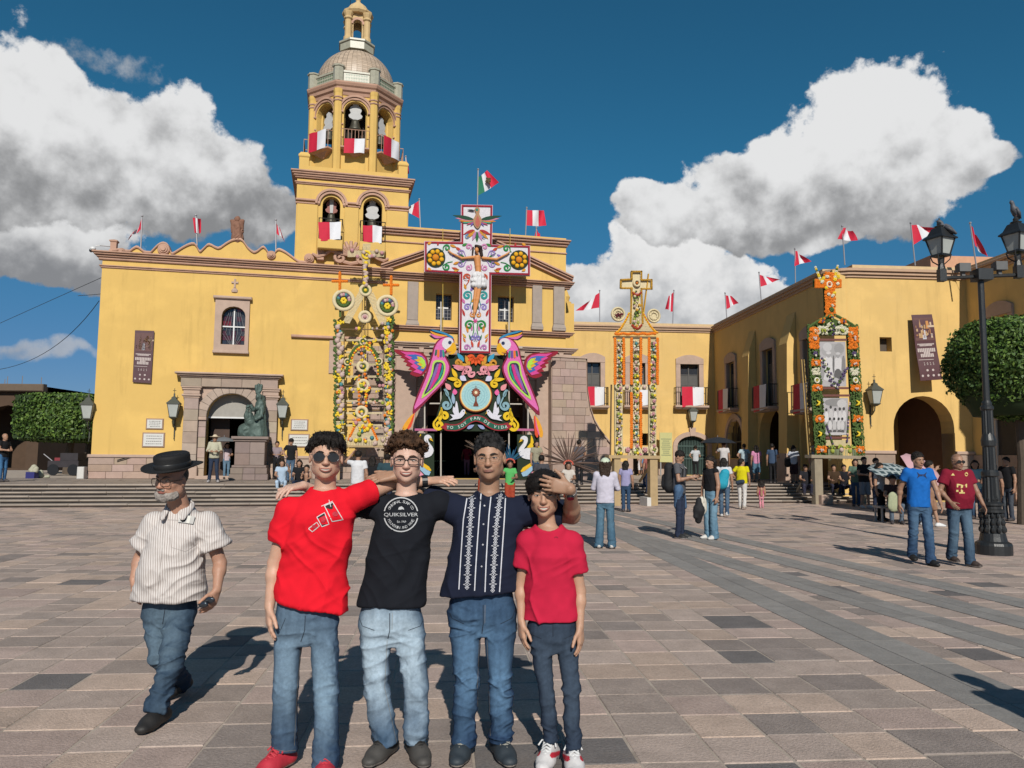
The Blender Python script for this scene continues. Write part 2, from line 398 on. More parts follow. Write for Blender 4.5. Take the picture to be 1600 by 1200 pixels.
mb=MB();mb.box(xat+.1,xat+.5,.56,12,0,zc-.26);mb.box(.5,xat,6,6.3,0,zc-.26);mb.box(xat+.5,xe-.5,7,7.3,0,za-.4);mb.box(.5,xat+.1,.7,6,TER-.1,TER+.005);mb.box(xat+.5,xe-.5,.7,7,TER-.1,TER+.005);mb.box(xe-.6,xe-.502,.56,9,0,za-.4);mb.obj('shade_partition',DARK,church)  # inner walls and floors added in near-black, painted shade behind the doorways
pz=zx(140,711)[1]
px_l,px_r=zx(284,710)[0],zx(437,710)[0]
for a,b in((-.06,px_l),(px_r,xs0)):
 stones(church,a,b,TER+.0,pz-.09,-.10,.1,.235,.45,.95)
 MB().bbox(a-.03,b+.005,-.15,.1,pz-.085,pz+.03,.02).obj('plinth_cap',STN,church)
stones(church,-.06,.09,TER,pz-.09,-.08,.8,.235,.45,.95)
mb=MB();a=fh(183,719,.12);b=fh(207,712,.12)
for dz in(0,-.055):mb.tube([(a.x,a.y,a.z+dz),(b.x,b.y,b.z+dz)],.013,5)
mb.obj('wall_rail',IRON,church)
def cornice(name,x0,x1,z,steps_,m=MOLD,parent=None,y=0,cap0=.0,cap1=.0):
 mb=MB()
 for(o,a,b)in steps_:mb.bbox(x0-cap0*o,x1+cap1*o,y-o,y+.1,z+a,z+b,.03)
 return mb.obj(name,m,parent or church)
cornice('cornice',-.05,xat+.4,zc,[(.08,-.06,.04),(.14,.045,.12),(.22,.125,.19),(.28,.195,.26)],cap0=1)
cornice('string_course',0,xat+.2,zx(165,417)[1],[(.05,-.04,.02),(.09,.025,.07)],cap0=1)
par=[(176,393),(190,391),(199,396),(213,387),(222,392),(232,398),(243,388),(249,383),(256,381),(263,385),(268,397),(276,394),(291,385),(304,382),(312,394),(319,389),(327,383),(341,389),(353,382),(362,377),(371,375),(379,377),(387,388),(396,395),(403,393),(412,387),(420,397),(426,401),(434,391),(444,394),(453,400),(461,406),(468,410),(480,411)]
pts=[]
for i in range(len(par)-1):
 for k in range(3):
  t=k/3;p0=par[max(i-1,0)];p1=par[i];p2=par[i+1];p3=par[min(i+2,len(par)-1)]
  pts.append(tuple(.5*(2*p1[c]+(p2[c]-p0[c])*t+(2*p0[c]-5*p1[c]+4*p2[c]-p3[c])*t*t+(3*p1[c]-p0[c]-3*p2[c]+p3[c])*t**3)for c in(0,1)))
pts.append(par[-1]);top=[zx(*q)for q in pts];zb=zc+.262
top=[(x,max(z,zb+.06))for x,z in top]
MB().wall([(top[0][0],zb),(top[-1][0],zb)]+top[::-1],[],.0,.35).obj('parapet',YEL,church)
mb=MB();prof=[(-.06,-.02),(-.08,.02),(-.06,.075),(.38,.075),(.38,-.02)]
rings=[[(x,y,z+h)for y,h in prof]for x,z in top]
mb.loops(rings);mb.obj('parapet_coping',MOLD,church)
mb=MB()
for cx,cy,r in((256,390,9),(424,399,7),(483,404,8),(191,393,5)):
 c=fh(cx,cy);rr=r*.0255
 for j,q in enumerate((1,.72,.42)):
  n=18;rg=[[(c.x+rr*q*s*math.cos(6.2832*k/n),-.06-.05*j-dy,c.z+rr*q*s*math.sin(6.2832*k/n))for k in range(n)]for s,dy in((1,-.4 if j==0 else-.03),(1,.0),(.86,.035))]
  mb.loops(rg)
mb.obj('volute',MOLD,church)
c=fh(176,392);MB().lathe((c.x,.15,zb),[(.2,0),(.2,.1),(.15,.14),(.16,.42),(.21,.46),(.21,.5),(.05,.55)],4,rot=R(45)).obj('parapet_post',MOLD,church)
c=fh(367,446);mb=MB();mb.box(c.x-.035,c.x+.035,-.05,0.02,c.z-.1,c.z+.26);mb.box(c.x-.13,c.x+.13,-.045,0.02,c.z+.08,c.z+.15)
mb.lathe((c.x,-.0,c.z-.28),[(.12,0),(.13,.08),(.05,.18)],8,sy=.5);mb.obj('relief_cross',STN,church)
a0,b0=zx(334,547);a1,b1=zx(391,470)
wh=arch(wl,wr,w0,w1,8,rise=(wr-wl)*.42)
win=MB().wall([(a0,b0),(a1,b0),(a1,b1),(a0,b1)],[wh],-.12,.05).obj('window',STN,church)
mb=MB();mb.bbox(a0-.08,a1+.08,-.22,.02,b1+.003,b1+.12,.03);mb.bbox(a0-.03,a1+.03,-.16,.02,b0-.12,b0-.003,.02);mb.obj('window_cornice',STN,win)
mb=MB();random.seed(3)
mb.col=(.04,.035,.045)
cells=5
for i in range(cells):
 for j in range(8):
  x=wl+(wr-wl)*i/cells;z=w0+(w1+.4-w0)*j/8;mb.col=random.choice([(.04,.04,.05),(.03,.035,.05),(.16,.02,.025),(.05,.05,.06),(.07,.02,.03)])
  mb.box(x+.005,x+(wr-wl)/cells-.005,.16,.17,z+.005,z+(w1+.4-w0)/8-.005)
mb.obj('stained_glass',mat('stained_glass',(1,1,1),.15,.25,4,attr=True,spec=.6),win)
mb=MB();cx=(wl+wr)/2
mb.box(cx-.025,cx+.025,.09,.13,w0,w1+.3);mb.box(wl,wr,.095,.125,w0+(w1-w0)*.62,w0+(w1-w0)*.62+.05)
mb.obj('cross_bars',mat('white_metal',(.7,.7,.7),.5),win)
mb=MB()
for k in range(7):
 t=-1+k/3;mb.tube([(cx+t*.1,.12,w0),(cx+t*.45,.12,w0+.5),(cx+t*.2,.12,w1+.2)],.008,4)
mb.obj('window_grille',mat('grey_lead',(.25,.25,.27),.5),win)
side=MB().box(dl-.02,dr+.02,.35,.40,dsp+.02,dsp+(dr-dl)/2+.02).obj('doorway',mat('grey_tympanum',(.35,.33,.30),.8),church)
MB().box(dl,dr,.33,.41,dsp-.03,dsp+.03).obj('door_transom',mat('white_metal'),side)
for px0,px1 in((286,309),(410,432)):
 a,b=zx(px0,700)[0],zx(px1,700)[0];zt=zx(350,606)[1]
 stones(side,a,b,TER+.5,zt-.45,-.28,.02,.44,2,2.1,(.40,.315,.255))
 mb=MB();mb.bbox(a-.06,b+.06,-.34,.02,TER,TER+.45,.03);mb.bbox(a-.04,b+.04,-.31,.02,TER+.452,TER+.5,.02)
 for o,z0_,z1_ in((.03,.45,.38),(.08,.375,.3),(.03,.295,.14),(.07,.135,.06),(.1,.055,.0)):mb.bbox(a-o,b+o,-.28-o,.02,zt-z0_,zt-z1_,.015)
 mb.obj('pilaster_mouldings',STN,side)
zi=zx(350,606)[1];xa,xb=zx(309,640)[0],zx(410,640)[0];cx=(dl+dr)/2;rad=(dr-dl)/2
stones(side,xa+.003,dl-.003,TER,dsp,-.12,.5,.42,2,2.1,(.42,.325,.265));stones(side,dr+.003,xb-.003,TER,dsp,-.12,.5,.42,2,2.1,(.42,.325,.265))
mb=MB();mb.bbox(xa+.01,dl+.01,-.2,.3,dsp-.14,dsp-.004,.02);mb.bbox(dr-.01,xb-.01,-.2,.3,dsp-.14,dsp-.004,.02);mb.obj('impost',STN,side)
nv=13
for k in range(nv):
 t0,t1=math.pi*k/nv+.006,math.pi*(k+1)/nv-.006;mb=MB();q=rnd.uniform(.85,1.1);mb.col=(.42*q,.325*q,.265*q);ro=rad+.36
 poly=lambda y,r0,r1:[(cx+r0*math.cos(t0),y,dsp+r0*math.sin(t0)),(cx+r1*math.cos(t0),y,dsp+r1*math.sin(t0)),(cx+r1*math.cos((t0+t1)/2),y,dsp+r1*math.sin((t0+t1)/2)),(cx+r1*math.cos(t1),y,dsp+r1*math.sin(t1)),(cx+r0*math.cos(t1),y,dsp+r0*math.sin(t1)),(cx+r0*math.cos((t0+t1)/2),y,dsp+r0*math.sin((t0+t1)/2))]
 mb.loops([poly(.5,rad,ro),poly(-.13,rad,ro),poly(-.15,rad+.02,ro-.02)][::-1]);mb.obj('voussoir',STNA,side)
sp=[(xa,dsp),(xa,zi),(xb,zi),(xb,dsp)]+[(cx+(rad+.37)*math.cos(math.pi*k/16),dsp+(rad+.37)*math.sin(math.pi*k/16))for k in range(17)]
sp=[(xb,dsp),(xb,zi),(xa,zi),(xa,dsp)]+[(cx-(rad+.37)*math.cos(math.pi*k/16),dsp+(rad+.37)*math.sin(math.pi*k/16))for k in range(17)]
sp=[p for p in sp if xa-.01<=p[0]<=xb+.01]
MB().wall(sp,[],-.10,.02).obj('spandrel',STN,side)
ea,eb=zx(284,600)[0],zx(435,600)[0];ez=zx(350,592)[1]
stones(side,ea,eb,zi+.005,ez,-.24,.02,ez-zi-.005,.5,.8,(.36,.28,.23))
mb=MB();et=zx(350,584)[1]
for o,f0,f1 in((.04,.0,.3),(.12,.3,.62),(.2,.63,1.0)):mb.bbox(ea-o,eb+o,-.26-o,.02,ez+(et-ez)*f0+.002,ez+(et-ez)*f1,.02)
mb.obj('door_cornice',STN,side)
mb=MB();mb.box(dl+.02,dl+.75,.95,1.02,TER,dsp+.1);mb.obj('door_leaf',mat('old_wood',(.06,.03,.018),.6,.3,3),side)
MB().bbox(dl-.3,dr+.3,-.35,.5,TER-.02,TER+.12,.02).obj('doorstep',STN,side)
for k,(a,b,c,d)in enumerate(pw):
 w=MB().box(a,b,.3,.33,c,d).obj('window',mat('leaded_glass',(.03,.03,.04),.2,.3,8,spec=.6),church);mb=MB()
 for i in range(6):x=a+(b-a)*i/5;mb.box(x-.008,x+.008,.27,.30,c,d)
 for i in range(8):z=c+(d-c)*i/7;mb.box(a,b,.275,.295,z-.008,z+.008)
 xm=(a+b)/2;zm=(c+d)/2
 mb.obj('lattice',mat('grey_lead'),w);mb=MB();mb.box(xm-.03,xm+.03,.24,.268,c+.15,d-.15);mb.box(a+.12,b-.12,.242,.266,zm-.03,zm+.03);mb.obj('cross_bars',mat('white_metal'),w)
for p0,p1,yb,yt in((636,653,512,441),(831,846,516,446),(864,881,518,448)):
 a,b=zx(p0,480)[0],zx(p1,480)[0];z0,z1=zx((p0+p1)/2,yb)[1],zx((p0+p1)/2,yt)[1];mb=MB()
 mb.bbox(a,b,-.14,.02,z0+.3,z1,.02);mb.bbox(a-.05,b+.05,-.19,.02,z0,z0+.12,.02)
 mb.loops([[(a-.05,-.19,z0+.12),(b+.05,-.19,z0+.12),(b+.05,0,z0+.12),(a-.05,0,z0+.12)],[(a,-.14,z0+.3),(b,-.14,z0+.3),(b,0,z0+.3),(a,0,z0+.3)]],cap=False)
 mb.obj('pilaster',mat('grey_quarry_stone',(.36,.30,.26),.85,.14,4,.4,25),church)
xl,xr=zx(598,436)[0],zx(888,440)[0]
zp=(zx(600,436)[1]+zx(886,445)[1])/2
cornice('pediment_base',xl,xr,zp,[(.10,-.10,-.02),(.18,-.015,.06),(.28,.065,.13),(.34,.135,.18)],cap0=.4,cap1=.6)
apx,apz=zx(745,374)
mb=MB()
for(xa_,xb_)in((xl-.1,apx),(xr+.15,apx)):
 for o,h0,h1 in((.16,0,.12),(.28,.125,.2),(.36,.205,.27)):
  pa,pb=(xa_,zp+.18),(xb_,apz)
  mb.loops([[(pa[0],-o,pa[1]+h0),(pa[0],.1,pa[1]+h0),(pa[0],.1,pa[1]+h1),(pa[0],-o,pa[1]+h1)],[(pb[0],-o,pb[1]+h0),(pb[0],.1,pb[1]+h0),(pb[0],.1,pb[1]+h1),(pb[0],-o,pb[1]+h1)]])
mb.obj('pediment',MOLD,church)
cornice('attic_cornice',xat,xe,za,[(.06,-.42,-.36),(.10,-.10,-.0),(.2,.004,.1),(.28,.105,.17)],cap0=1,cap1=.6)
MB().box(xat,xe,-.02,.6,za+.172,za+.3).obj('attic_coping',YEL,church)
zs=(zx(620,516)[1]+zx(880,522)[1])/2
cornice('string_course',zx(612,516)[0],xe+.05,zs,[(.12,-.08,-.01),(.22,-.005,.07),(.28,.075,.12)],cap1=1)
cornice('string_course',zx(455,525)[0],zx(606,525)[0],zx(500,527)[1],[(.14,-.06,.06)])
ze=zx(740,541)[1];xr2=zx(888,600)[0];dep=.22
hol=lambda x,z:pdl-.0<x<pdr and z<pdt+.03
stones(church,xs0,pdl,TER,ze-.55,-dep,.05,.42,.45,.8,(.50,.38,.30));stones(church,pdr,xr2-.02,TER,ze-.55,-dep,.05,.42,.45,.8,(.50,.38,.30))
stones(church,pdl,pdr,pdt,ze-.55,-dep,.05,.42,.5,.8,(.40,.31,.25))
mb=MB()
for o,f0,f1 in((.30,-.55,-.42),(.27,-.415,-.2),(.36,-.195,-.12),(.44,-.115,-.05),(.5,-.045,.02)):mb.bbox(xs0-o+.2,xr2+o-.2,-o,.02,ze+f0,ze+f1,.02)
for k in range(9):x=xs0+(xr2-xs0)*(k+.5)/9;mb.bbox(x-.1,x+.1,-.40,-.2,ze-.40,ze-.20,.02)
mb.obj('entablature',STN,church)
for a,b in((xs0+.25,pdl-.35),(pdr+.35,xr2-.25)):
 mb=MB();mb.bbox(a,b,-.36,-.2,TER+.4,ze-.58,.04);mb.bbox(a-.06,b+.06,-.42,-.2,TER,TER+.39,.04);mb.obj('portal_pilaster',STN,church)
MB().box(pdl-.0,pdl+.16,-.05,.6,TER,pdt).obj('door_jamb',mat('brown_wood',(.10,.05,.03),.6,.25,3),church)
MB().box(pdr-.16,pdr,-.05,.6,TER,pdt).obj('door_jamb',mat('brown_wood'),church)
MB().box(pdl+.16,pdr-.16,.56,.6,pdt-1.35,pdt).obj('door_panel',mat('brown_wood'),church)
a,b=zx(514,560)[0],zx(532,560)[0];MB().bbox(a,b,-.05,.05,zx(520,584)[1],zx(520,532)[1]).obj('stone_strip',STN,church)
stones(church,zx(551,600)[0],xs0-.02,zx(575,640)[1],zx(575,540)[1],-.03,.05,.35,.4,.6,(.40,.29,.235))
stones(church,zx(556,680)[0],xs0-.02,TER+.9,zx(575,640)[1]-.02,-.06,.05,.35,.4,.7,(.42,.32,.26))
off=.9;q=[(862,735),(955,735),(955,694),(940,676),(929,657),(922,637),(918,610),(917,560),(862,557)]
qp=[zx(x,y,off)for x,y in q];qp[0]=(qp[0][0],TER);qp[1]=(qp[1][0],TER)
but=MB().wall(qp,[],-off+.06,1.4).obj('buttress',STN,church)
bx0=qp[0][0]
def bhole(x,z):
 for i in range(2,7):
  (xa_,z0_),(xb_,z1_)=qp[i],qp[i+1]
  if z0_<=z<=z1_:return x>xa_+(xb_-xa_)*(z-z0_)/(z1_-z0_+1e-6)-.28
 return x>qp[1][0]
def bst(parent):
 z=TER+.75;h=.33
 while z<qp[7][1]-.05:
  z1=min(z+h,qp[7][1]);xm=None
  for i in range(2,7):
   (xa_,z0_),(xb_,zz)=qp[i],qp[i+1]
   if z0_<=z+h*.9<=zz:xm=xa_+(xb_-xa_)*(z+h*.9-z0_)/(zz-z0_+1e-6)
  if xm is None:xm=qp[2][0]if z<qp[2][1]else qp[7][0]
  stones(parent,bx0,xm-.03,z,z1,-off,-off+.1,h,.35,.65,(.40,.29,.24));z=z1
bst(but)
stones(but,bx0,qp[1][0]+.05,TER,TER+.7,-off-.12,-off+.1,.35,.5,.9,(.36,.27,.22))
mb=MB();mb.loops([[(x,y,z+h)for y,h in((-off-.05,-.02),(-off-.05,.06),(1.4,.06),(1.4,-.02))]for x,z in qp[2:]]);mb.obj('buttress_coping',STN,but)
c=fh(128,740,.3);MB().bbox(c.x-.12,c.x+.12,-.5,-.1,TER,TER+.45).obj('kerb_block',mat('white_stone',(.6,.58,.55)),church)
tl,tr=zx(462,340)[0],zx(638,340)[0];tw=tr-tl;tc=(tl+tr)/2;ty=tw/2+.1
z1=zx(550,285)[1];zt0=zc+.27
ow=[]
for p0,p1,pb,ps in((503,531,377,318),(567,597,381,321)):
 a,b=zx(p0,350,0)[0],zx(p1,350)[0];ow.append((a,b,zx(p0,pb)[1],zx(p0,ps)[1]))
tower=MB().wall([(tl,zt0),(tr,zt0),(tr,z1),(tl,z1)],[arch(a,b,c,d,10)for a,b,c,d in ow],.1,.6).obj('tower_wall',YEL,church)
mb=MB();mb.box(tl,tl+.5,.6,ty*2-.1,zt0-.3,z1);mb.box(tr-.5,tr,.6,ty*2-.1,zt0-.3,z1);mb.box(tl+.5,tr-.5,ty*2-.5,ty*2-.1,zt0-.3,z1);mb.box(tl+.5,tr-.5,.6,ty*2-.5,z1-.3,z1-.01);mb.box(tl+.5,tr-.5,.6,ty*2-.5,zt0,ow[0][2]-.01);mb.obj('tower_side_wall',YEL,tower)
def archband(mb,a,b,zs,r0,r1,y0,y1,n=14):
 c=(a+b)/2;R0=(b-a)/2+r0;R1=(b-a)/2+r1
 rings=[[(c+q*math.cos(math.pi*k/n),y,zs+q*math.sin(math.pi*k/n))for q,y in((R0,y1),(R0,y0),(R1,y0),(R1,y1))]for k in range(n+1)]
 mb.loops(rings)
mb=MB()
for a,b,c,d in ow:archband(mb,a,b,d,.1,.2,.0,.12);archband(mb,a,b,d,.21,.3,-.05,.12)
zi_=zx(480,312)[1]
segs=[(tl-.03,ow[0][0]-.12),(ow[0][1]+.12,ow[1][0]-.12),(ow[1][1]+.12,tr+.03)]
for a,b in segs:
 mb.bbox(a,b,.0,.12,zi_-.03,zi_+.06,.02);mb.bbox(a,b,.02,.12,zi_-.16,zi_-.09,.02)
 mb.bbox(a+.1,b-.1,.06,.12,zi_-1.35,zi_-1.29,.01)
mb.obj('tower_moulding',MOLD,tower)
for a,b in segs:MB().bbox(a+.06,b-.06,.03,.12,zt0,zi_-.17,.02).obj('tower_pilaster',YEL,tower)
mb=MB()
for o,f0,f1 in((.05,-.32,-.27),(.09,-.265,-.21),(.08,-.06,.0),(.14,.004,.08),(.20,.085,.16),(.25,.165,.24)):mb.bbox(tl-o,tr+o,.1-o,ty*2+o,z1+f0+.1,z1+f1+.1,.03)
mb.obj('tower_cornice',MOLD,tower)
zo=z1+.342
mb=MB();mb.box(tl+.05,tr-.05,.2,ty*2-.1,zo,zo+.28)
for sx in(tl+.25,tr-.25):
 for sy in(.4,ty*2-.3):mb.lathe((sx,sy,zo+.28),[(.28,0),(.28,.35),(.33,.4),(.33,.46),(.2,.6)],4,rot=R(45))
mb.obj('tower_base',YEL,tower)
oc=Vector((tc,ty,0));ap=(zx(630,200)[0]-zx(487,200)[0])/2*.965;
z2=zx(558,150,-1)[1];zob=zo+.28
def rotz(v,a,c=oc):x,y=v[0]-c.x,v[1]-c.y;return(c.x+x*math.cos(a)-y*math.sin(a),c.y+x*math.sin(a)+y*math.cos(a),v[2])
fw=ap*math.tan(math.pi/8);oh=.49
zs_=zx(555,182,-1)[1];zb_=zx(555,240,-1)[1]
bel=None
for k in range(8):
 mb=MB();mb.wall([(tc-fw,zob),(tc+fw,zob),(tc+fw,z2),(tc-fw,z2)],[arch(tc-oh,tc+oh,zb_,zs_,10)],ty-ap,ty-ap+.45)
 mb.v=[rotz(p,k*math.pi/4)for p in mb.v];w=mb.obj('belfry_wall',YEL,tower)
 m2=MB();archband(m2,tc-oh,tc+oh,zs_,.06,.15,ty-ap-.05,ty-ap+.05);archband(m2,tc-oh,tc+oh,zs_,.16,.25,ty-ap-.1,ty-ap+.05)
 for s in(-1,1):
  a,b=sorted((tc+s*(oh+.02),tc+s*(oh+.30)));m2.bbox(a,b,ty-ap-.1,ty-ap+.05,zs_-.08,zs_,.02);m2.bbox(a,b,ty-ap-.06,ty-ap+.05,zs_-.62,zs_-.55,.02)
 m2.bbox(tc-fw*.7,tc+fw*.7,ty-ap-.06,ty-ap+.05,z2-.42,z2-.36,.02)
 m2.v=[rotz(p,k*math.pi/4)for p in m2.v];m2.obj('belfry_moulding',MOLD,w)
 m3=MB();c=(tc+fw,ty-ap+.02,0);m3.lathe((c[0],c[1],zob),[(.19,0),(.19,z2-zob-.5)],8);m3.lathe((c[0],c[1],z2-.5),[(.19,0),(.195,.3),(.21,.38),(.22,.5)],8)
 m3.v=[rotz(p,k*math.pi/4)for p in m3.v];m3.obj('belfry_pier',YEL,w);m6=MB();[m6.lathe((c[0],c[1],z2-zz),[(.2,0),(.225,.02),(.225,.06),(.2,.08)],8)for zz in(.56,.42)];m6.v=[rotz(p,k*math.pi/4)for p in m6.v];m6.obj('pier_moulding',MOLD,w)
 m4=MB();m4.loops([[(tc+s*oh*1.0,y,z)for s,y in((-1,ty-ap),(1,ty-ap),(.8,ty-ap-.42),(-.8,ty-ap-.42))]if False else[(tc-q,ty-ap,z),(tc+q,ty-ap,z),(tc+q,ty-ap-d,z),(tc-q,ty-ap-d,z)]for q,d,z in((.06,.05,zb_-.34),(.40,.22,zb_-.12),(.60,.36,zb_-.06),(.60,.36,zb_-.0))])
 for i in range(9):x=tc-.58+i*.145;m4.tube([(x,ty-ap-.34,zb_),(x,ty-ap-.34,zb_+.75)],.012,4)
 m4.tube([(tc-.6,ty-ap,zb_+.75),(tc-.6,ty-ap-.34,zb_+.75),(tc+.6,ty-ap-.34,zb_+.75),(tc+.6,ty-ap,zb_+.75)],.018,4)
 m4.v=[rotz(p,k*math.pi/4)for p in m4.v];m4.obj('belfry_balcony',MOLD,w)
mb=MB();rr=ap/math.cos(math.pi/8)
MB().lathe((tc,ty,z2-.02),[(rr-.3,-.2),(rr+.03,-.2),(rr+.07,-.08),(rr+.15,-.02),(rr+.18,.1),(rr+.25,.16),(rr+.30,.26),(rr+.30,.32),(rr-.1,.36)],8,rot=R(22.5)).obj('belfry_cornice',MOLD,tower)
MB().lathe((tc,ty,zb_-.5),[(.1,0),(rr-.35,.0),(rr-.35,.15),(.1,.16)],8,rot=R(22.5)).obj('belfry_floor',DARK,tower)
TILE=mat('talavera_tile',(.40,.385,.30),.35,.2,9,.15,30,spec=.45)
z3=z2+.34;mb=MB();mb.lathe((tc,ty,z3),[(rr-.28,0),(rr+.06,0),(rr+.06,.42),(rr+.1,.44),(rr+.1,.52),(rr-.28,.52)],8,rot=R(22.5))
for k in range(8):
 a=R(22.5)+k*math.pi/4;mb.lathe((tc+rr*math.cos(a),ty+rr*math.sin(a),z3),[(.24,0),(.24,.62),(.28,.64),(.28,.7),(.1,.76)],8)
tp=mb.obj('tile_parapet',TILE,tower);mb=MB();fh_=(rr+.06)*math.cos(math.pi/8)+.004;fwd=(rr+.06)*math.sin(math.pi/8)-.3
for k in range(8):
 n0=len(mb.v)
 for i in range(9):
  for j_ in range(3):
   x_,z_=tc+fwd*(-1+2*(i+.5)/9),z3+.08+.14*j_;q_=.05;mb.add([(x_-q_,ty-fh_,z_),(x_,ty-fh_,z_-q_),(x_+q_,ty-fh_,z_),(x_,ty-fh_,z_+q_)],[(0,1,2,3)])
 mb.v[n0:]=[rotz(p,k*math.pi/4)for p in mb.v[n0:]]
mb.obj('tile_motif',mat('green_tile',(.13,.19,.11),.3,.2,9,spec=.5),tp,kind='stuff')
dr_=rr-.22;dome_b=z3+.55;dh=dr_*.98
DOME=mat('dome_tile',(1,1,1),.45,.12,6,.1,30,attr=True,spec=.5)
dome=MB().lathe((tc,ty,dome_b),[(dr_*math.cos(t*math.pi/2/12)-.03,dh*math.sin(t*math.pi/2/12)-.02)for t in range(0,12)]+[(.3,dh)],32).obj('dome',mat('dome_mortar',(.38,.29,.21)),tower,smooth=True)
mb=MB();nr=24
for i in range(nr):
 t0,t1=i/nr*1.42,(i+.93)/nr*1.42
 for k in range(48):
  a0_,a1_=2*math.pi*(k+.04)/48,2*math.pi*(k+.96)/48;q=rnd.uniform(.82,1.12);mb.col=(.50*q,.385*q,.285*q)
  mb.add([(tc+dr_*math.cos(t)*math.cos(a),ty+dr_*math.cos(t)*math.sin(a),dome_b+dh*math.sin(t))for t,a in((t0,a0_),(t0,a1_),(t1,a1_),(t1,a0_))],[(0,1,2,3)])
mb.obj('dome_tiles',DOME,dome,kind='stuff')
z4=dome_b+dh*.965;lr=(zx(584,60)[0]-zx(545,60)[0])/2*1.0
MB().lathe((tc,ty,z4),[(lr+.28,0),(lr+.28,.34),(lr+.34,.36),(lr+.34,.44),(lr,.46)],8,rot=R(22.5)).obj('lantern_base',TILE,tower)
z5=z4+.46;lh=zx(563,22,-2)[1]-z5
for k in range(4):
 mb=MB();mb.wall([(tc-lr*.8,z5),(tc+lr*.8,z5),(tc+lr*.8,z5+lh),(tc-lr*.8,z5+lh)],[arch(tc-lr*.36,tc+lr*.36,z5+.12,z5+lh*.62,8)],ty-lr*.8,ty-lr*.8+.2)
 mb.v=[rotz(p,k*math.pi/2)for p in mb.v];lw=mb.obj('lantern_wall',mat('lantern_paint',(.62,.44,.22),.8),tower)
 m3=MB();m3.lathe((tc+lr*.8,ty-lr*.8,z5),[(.2,0),(.2,.15),(.15,.2),(.15,lh*.72),(.21,lh*.76),(.21,lh*.8),(.16,lh*.84),(.22,lh*.95),(.24,lh)],10)
 m3.v=[rotz(p,k*math.pi/2)for p in m3.v];m3.obj('lantern_column',mat('lantern_paint'),lw)
 m5=MB();archband(m5,tc-lr*.36,tc+lr*.36,z5+lh*.62,.02,.13,ty-lr*.8-.05,ty-lr*.8+.02,8);m5.v=[rotz(p,k*math.pi/2)for p in m5.v];m5.obj('lantern_moulding',MOLD,lw)
mb=MB().lathe((tc,ty,z5+lh),[(lr*1.2,0),(lr*1.35,.1),(lr*1.35,.18),(lr*1.0,.2),(lr*.95,.35),(lr*.7,.55),(lr*.3,.72),(.1,.8),(.12,.95),(.02,1.05)],12);mb.obj('lantern_cap',mat('lantern_paint'),tower,smooth=False)
mb=MB();zq=z5+lh+1.0;mb.tube([(tc,ty,zq),(tc,ty,zq+.9)],.02,5);mb.tube([(tc-.2,ty,zq+.6),(tc+.2,ty,zq+.6)],.018,5);mb.tube([(tc-.35,ty,zq-.6),(tc-.35,ty,zq+.4)],.012,4);mb.obj('tower_cross',IRON,tower)
BRZ=mat('bell_bronze',(.10,.095,.075),.45,.2,6,metal=.6)
def bell(x,y,z,s,red=False,rot=0):
 b=thing('bell','bell','bell',F,(x,y,z),'bells of the tower')
 m=MB();m.lathe((x,y,z),[(.30*s,0),(.29*s,.05*s),(.22*s,.18*s),(.18*s,.36*s),(.15*s,.46*s),(.06*s,.5*s)],14);m.obj('bell_body',BRZ,b,smooth=True)
 hh=[(-.10,.48),(.10,.48),(.26,.56),(.30,.66),(.2,.76),(.26,.9),(.22,1.04),(.12,1.1),(.13,1.24),(0,1.32),(-.13,1.24),(-.12,1.1),(-.22,1.04),(-.26,.9),(-.2,.76),(-.30,.66),(-.26,.56)]
 m=MB();m.wall([(x+p*s,z+q*s)for p,q in hh],[],y-.09*s,y+.09*s)
 if rot:m.v=[(x+(p[0]-x)*math.cos(rot)-(p[1]-y)*math.sin(rot),y+(p[0]-x)*math.sin(rot)+(p[1]-y)*math.cos(rot),p[2])for p in m.v]
 m.obj('yoke',mat('yoke_red',(.30,.12,.10),.7)if red else mat('yoke_white',(.75,.74,.72),.6),b)
 if red:m=MB();m.wall([(x-.07*s,z+.5*s),(x+.07*s,z+.5*s),(x+.1*s,z+1.2*s),(x-.1*s,z+1.2*s)],[],y-.12*s,y-.091*s);m.obj('yoke_panel',mat('yoke_white'),b)
 return b
a,b,c,d=ow[0];props(bell((a+b)/2,.55,c+.95,.85,True),'bell with a dark red yoke in the lower left tower arch')
a,b,c,d=ow[1];props(bell((a+b)/2,.55,c+.75,1.0),'bronze bell with a white yoke in the lower right tower arch')
props(bell(tc,ty-ap+.35,zb_+.98,1.0),'bell with white yoke in the front arch of the octagonal belfry')
for k,lab in((-1,'bell with white yoke in the left belfry arch'),(1,'bell with white yoke in the right belfry arch')):
 q=rotz((tc,ty-ap+.3,0),k*math.pi/4);props(bell(q[0],q[1],zb_+.55,1.0,rot=k*math.pi/4),lab)
mb=MB();mb.lathe((tc,ty,zob),[(ap*.55,0),(ap*.55,z2-zob-.1)],8);mb.obj('belfry_core',DARK,tower)  # near-black colour stands in for the shade inside the belfry
mb=MB();mb.box(tl+.6,tr-.6,1.3,1.4,ow[0][2]-.1,z1-.32);mb.obj('tower_core',DARK,tower)  # near-black sheet, shade behind the lower arches as colour
for a,b,c,d in ow:
 mb=MB();mb.bbox(a-.14,b+.14,-.5,.12,c-.42,c-.02,.03);bal=mb.obj('tower_balcony',YEL,tower);mb=MB()
 for i in range(8):x=a-.1+(b-a+.2)*i/7;mb.tube([(x,-.45,c-.02),(x,-.45,c+.85)],.013,4)
 mb.tube([(a-.12,.1,c+.85),(a-.12,-.45,c+.85),(b+.12,-.45,c+.85),(b+.12,.1,c+.85)],.02,4);mb.obj('balcony_rail',IRON,bal)
